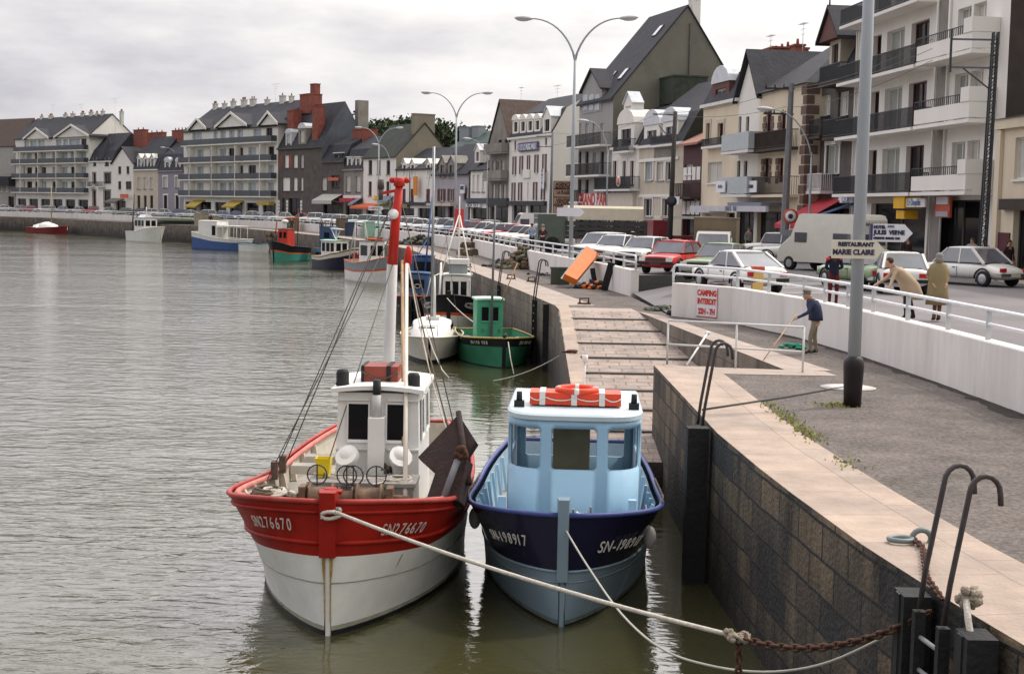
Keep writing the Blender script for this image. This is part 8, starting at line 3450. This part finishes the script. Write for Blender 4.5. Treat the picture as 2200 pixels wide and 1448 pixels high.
lad = ladder('black iron quay ladder with two hooped handrails in the near corner', (3.86, 12.35, ZQ + .02), (-1, -.12, 0), (-.12, 1, 0), blackm, 1.05)
for i, (yy, lab) in enumerate(((12.95, 'black timber fender post left of the near ladder'), (11.65, 'black timber fender post right of the near ladder'))):
    xq = 3.98 - .16 - (.05 if yy > 12 else -.12)
    k = MB()
    k.cbox((xq, yy, .85), (.26, .34, 3.35))
    k.cbox((xq - .135, yy, .85), (.02, .12, 3.34), 1)
    tag(k.build('fender_post', [blackm, mat('wet dark timber', (.03, .03, .032), .35, var=.3)]), lab, 'fender post')
lad2 = ladder('black quay ladder with thin hooped handrails behind the blue boat', (3.23, 23.3, ZQ + .02), (-1, 0, 0), (0, 1, 0), blackm, 1.15)
k = MB()
k.cbox((3.02, 22.7, .9), (.34, .30, 3.3))
tag(k.build('fender_post', blackm), 'tall black timber fender post on the wall beside the blue boat', 'fender post')
k = MB()
k.cbox((1.30, 52.6, .9), (.34, .34, 3.2))
tag(k.build('fender_post', blackm), 'black timber fender post on the far wall beside the green boat', 'fender post')
ladder('thin black ladder rails on the wall behind the green boat', (.95, 55.6, ZQ + .02), (-1, -.14, 0), (-.14, 1, 0), blackm, 1.3)
ladder('thin ladder rails on the wall near the black and white boat', (-.55, 65.8, ZQ + .02), (-1, -.14, 0), (-.14, 1, 0), blackm, 1.3)
for i, (px, py, lab) in enumerate(((1142, 606, 'iron mooring eye on the far coping near the ladder'), (1098, 600, 'small iron mooring cleat on the far coping'), (1005, 575, 'bent iron eye on the far coping by the black and white boat'), (1255, 654, 'small dark mooring ring at the top of the slipway'))):
    q = G(px, py, ZQ)
    k = MB()
    k.tube([(-.16, 0, .03), (-.16, 0, .20), (.16, 0, .22), (.16, 0, .03)], .035, 7)
    k.box(-.24, .24, -.1, .1, 0, .05)
    tag(k.build('mooring_eye', rustm, None, (q.x, q.y, q.z + .01)), lab, 'mooring eye')
q = G(1240, 750, 1.9)
k = MB()
k.tube([(.14 * math.cos(a * math.pi / 8), .14 * math.sin(a * math.pi / 8), .05) for a in range(17)], .03, 7, 0, False)
k.box(-.3, .1, -.05, .05, 0, .05)
tag(k.build('mooring_ring', rustm, None, (1.75, 41.0, SLZ(41.0) + .03)), 'rusty ring on the kerb of the slipway', 'mooring ring')

# ---- gear left on the lower quay
def heap(name, label, cat, loc, n, spread, sz, mats_, hgt=.5, group=None):
    k = MB()
    for i in range(n):
        x, y = R.gauss(0, spread[0]), R.gauss(0, spread[1])
        d = math.hypot(x / max(.01, spread[0]), y / max(.01, spread[1]))
        z = max(.05, R.random() * hgt * max(.15, 1.2 - d * .5))
        k.blob((x, y, z), (sz * R.uniform(.6, 1.3), sz * R.uniform(.6, 1.3), sz * R.uniform(.5, 1)), R.randrange(len(mats_)), 6, 5, .35)
    return tag(k.build(name, mats_, None, tuple(loc)), label, cat, group)


netb = mat('brown net heap', (.16, .115, .075), .95, var=.4, scale=8, bump=.8, bscale=30)
netk = mat('black net', (.03, .03, .032), .95, var=.4, scale=8)
netg = mat('grey green net', (.15, .16, .12), .95, var=.4, scale=8)
heap('net_heap', 'big brown heap of folded nets beside the far railing', 'nets', G(1112, 578, ZQ) + Vector((.3, .5, 0)), 190, (.62, .5), .20, [netb, netb, netg], 1.15)
heap('net_heap', 'low black heap of nets left of the brown net heap', 'nets', G(1082, 574, ZQ), 90, (.45, .35), .15, [netk, netk, netg], .5)
heap('net_heap', 'black coil of netting against the end of the near parapet wall', 'nets', G(1452, 676, ZQ) + Vector((.15, -.1, 0)), 70, (.20, .14), .11, [netk], .55)
heap('net_heap', 'flat grey green netting on the ground beside the black coil', 'nets', G(1424, 668, ZQ), 60, (.32, .14), .10, [netg, netk], .16)
for i, (px, py, a, lab) in enumerate(((1128, 578, .26, 'orange float lying beside the brown net heap'), (1003, 541, .30, 'orange float among the lobster pots'), (1022, 545, .24, 'small red float in front of the lobster pots'))):
    q = G(px, py, ZQ)
    k = MB()
    k.blob((0, 0, a), (a, a, a), 0, 14, 10)
    k.cyl((0, 0, a * 1.9), (0, 0, a * 2.2), .05)
    tag(k.build('float', mat('orange float', (.72, .10, .03), .4), None, tuple(q)), lab, 'float')
# lobster pots in rows
def pot(loc, rz, label):
    root = thing('lobster_pot', label, 'lobster pot', loc, rz, 'lobster pots stacked on the lower quay')
    k = MB()
    for y in (-.35, 0, .35):
        k.tube([(-.28, y, .02), (-.28, y, .25), (-.15, y, .42), (.15, y, .42), (.28, y, .25), (.28, y, .02), (-.28, y, .02)], .022, 5)
    for x, z in ((-.28, .03), (.28, .03), (-.28, .25), (.28, .25), (0, .43), (0, .02)):
        k.bar((x, -.37, z), (x, .37, z), .03, .03)
    k.build('frame', tarm, root)
    k = MB()
    rr = [[(-.26, y, .03), (-.26, y, .24), (-.14, y, .40), (.14, y, .40), (.26, y, .24), (.26, y, .03)] for y in (-.33, .33)]
    k.rings(rr, 0, True, True, True, False)
    k.build('netting', netb, root)
    return root


pt_ = None
pots = [(992, 548, 0), (1004, 550, 0), (1018, 548, 0), (1032, 546, 0), (1046, 548, 0), (1060, 552, 0), (998, 546, .45), (1012, 546, .45), (1028, 545, .45), (1044, 547, .45), (1056, 549, .45), (1070, 556, 0), (1020, 545, .9), (1038, 546, .9)]
for i, (px, py, dz) in enumerate(pots):
    q = G(px, py, ZQ)
    lab = 'netted lobster pot stacked with others on the lower quay by the lamp post'
    if pt_ is None:
        pt_ = pot((q.x, q.y, ZQ + dz), .3, lab)
    else:
        dup(pt_, (q.x, q.y, ZQ + dz), R.uniform(-.8, .8), lab)
# orange board, green bin, planks, chair and rubbish by the lamp post
a, c = G(1233, 617, ZQ), G(1300, 625, ZQ)
root = thing('hatch_cover', 'big bright orange panel leaning askew against the parapet', 'panel', (0, 0, 0))
q = [D(1208, 600, 62.5), D(1235, 613, 62.4), D(1282, 556, 65.0), D(1256, 540, 65.2)]
k = MB()
n_ = (q[1] - q[0]).cross(q[3] - q[0]).normalized()
k.prism(q, -n_ * .30 if n_.y > 0 else n_ * .30, 0)
k.build('panel', mat('flame orange board', (.60, .15, .02), .5, var=.12, scale=1.5, dirt=.25, dcol=(.45, .10, .02)), root)
k = MB()
q2 = [D(1204, 598, 62.8), D(1209, 600, 62.5), D(1258, 540, 65.2), D(1249, 537, 65.6)]
k.prism(q2, Vector((.02, .3, 0)), 0)
k.build('edge', mat('grey board edge', (.25, .26, .26), .6), root)
k = MB()
k.box(-.42, .42, -.35, .35, 0, .72)
k.box(-.45, .45, -.38, .38, .722, .80)
for x in (-.3, -.1, .1, .3):
    k.box(x - .03, x + .03, -.37, -.351, .05, .7)
q = G(1203, 612, ZQ)
tag(k.build('fish_crate', mat('dark green crate', (.075, .09, .065), .7, var=.2), None, (q.x, q.y + .4, ZQ)), 'dark green crate left of the orange panel', 'crate')
for i, (px, w, h, tilt, lab) in enumerate(((1296, .30, 1.25, .25, 'tall dark plank leaning on the wall right of the orange panel'), (1276, .22, .9, -.2, 'short dark plank leaning behind the orange panel'))):
    q, td = on_path(W2, px, -.35)
    k = MB()
    k.T = Matrix.Rotation(tilt, 4, 'Y')
    k.box(-w / 2, w / 2, -.05, .05, 0, h)
    k.box(-w / 2 + .02, w / 2 - .02, -.09, -.052, .1, .2)
    k.box(-w / 2 + .02, w / 2 - .02, -.09, -.052, h - .2, h - .1)
    tag(k.build('plank', blackm, None, (q.x, q.y, ZQ)), lab, 'plank')
heap('rubbish_heap', 'dark heap of rubbish under the leaning planks', 'rubbish', G(1280, 622, ZQ) + Vector((0, .4, 0)), 60, (.5, .2), .14, [netk, blackm, orangep], .4)
root = thing('fish_box', 'ochre wooden box holding a red jerrican against the wall', 'box', tuple(G(1162, 583, ZQ) + Vector((0, .3, 0))), .3)
k = MB()
for x0, x1, y0, y1 in ((-.22, .22, -.18, -.15), (-.22, .22, .15, .18), (-.22, -.19, -.15, .15), (.19, .22, -.15, .15)):
    k.box(x0, x1, y0, y1, 0, .5)
k.box(-.19, .19, -.15, .15, .01, .04)
k.build('box', mat('ochre plywood', (.42, .27, .12), .8, var=.15), root)
k = MB()
k.box(-.12, .12, -.08, .08, .041, .62)
k.cyl((0, 0, .62), (0, 0, .72), .04)
tag(k.build('jerrican', mat('dark red can', (.18, .03, .03), .5), None, tuple(G(1162, 583, ZQ) + Vector((0.02, .3, 0)))), 'dark red jerrican standing in the ochre box', 'jerrican')
heap('rope_heap', 'tangle of pale ropes and bags by the ochre box', 'ropes', G(1180, 592, ZQ), 40, (.35, .2), .07, [ropem, netk], .15)
# yellow bin with red lid behind the railing
root = thing('litter_bin', 'yellow litter bin with red lid behind the white railing', 'litter bin', (*D(1627, 600, 45.6)[:2], ZR))
k = MB()
k.box(-.17, .17, -.15, .15, 0, .72)
k.build('bin', mat('yellow bin paint', (.70, .48, .16), .5), root)
k = MB()
k.box(-.20, .20, -.18, .18, .722, .90)
k.box(-.12, .12, -.19, -.181, .76, .86)
k.build('lid', rsign, root)
# bins and crates on the far lower quay
for i, (px, m, w, h, lab) in enumerate(((628, mat('brown crate', (.17, .13, .09), .8), 2.4, 1.6, 'brown crate on the far quay above the teal boat'), (432, mat('straw crate', (.34, .29, .21), .8), 3.2, 1.7, 'straw coloured stack on the quay left of the white motor boat'),
                                        (456, mat('straw crate', ()), 2.6, 1.4, 'smaller straw coloured stack on the far quay'), (790, mat('pale green bin', (.30, .48, .38), .6), 1.3, 1.7, 'pale green bin on the quay behind the red boat'), (752, mat('navy bin', (.05, .06, .11), .6), 1.3, 1.5, 'navy bin on the quay behind the red boat'), (732, mat('brown crate', ()), 1.6, 1.9, 'tall brown stack on the quay behind the navy boat'))):
    q, td = on_path(W2, px, -1.2)
    k = MB()
    k.box(-w / 2, w / 2, -.5, .5, 0, h)
    k.box(-w / 2 - .05, w / 2 + .05, -.55, .55, h + .002, h + .1)
    for j in range(4):
        x = -w / 2 + w * (j + .5) / 4
        k.box(x - .05, x + .05, -.56, -.501, .05, h - .05)
    o = k.build('crate' if 'bin' not in lab else 'bin', m, None, (q.x, q.y, ZQ))
    o.rotation_euler = (0, 0, math.atan2(-td.y, -td.x))
    tag(o, lab, 'crate' if 'bin' not in lab else 'bin')
heap('net_heap', 'grey tarpaulin heap under the far railing left of the pots', 'nets', G(905, 528, ZQ) + Vector((0, 1.5, 0)), 60, (.9, .5), .28, [netk, netg], .9)
# thin dark tube laid across the asphalt and coping
rope('hose', 'dark hose lying across asphalt and coping behind the lamp post', [Vector((7.1, 28.75, ZQ + .012)), Vector((6.3, 27.9, ZQ + .012)), Vector((5.2, 26.6, ZQ + .012)), Vector((4.2, 25.5, ZQ + .018)), Vector((3.35, 24.6, ZQ + .018))], .022, mat('dark hose rubber', (.06, .055, .055), .7), 'hose')  # dark line built as a thin tube, may not be a hose
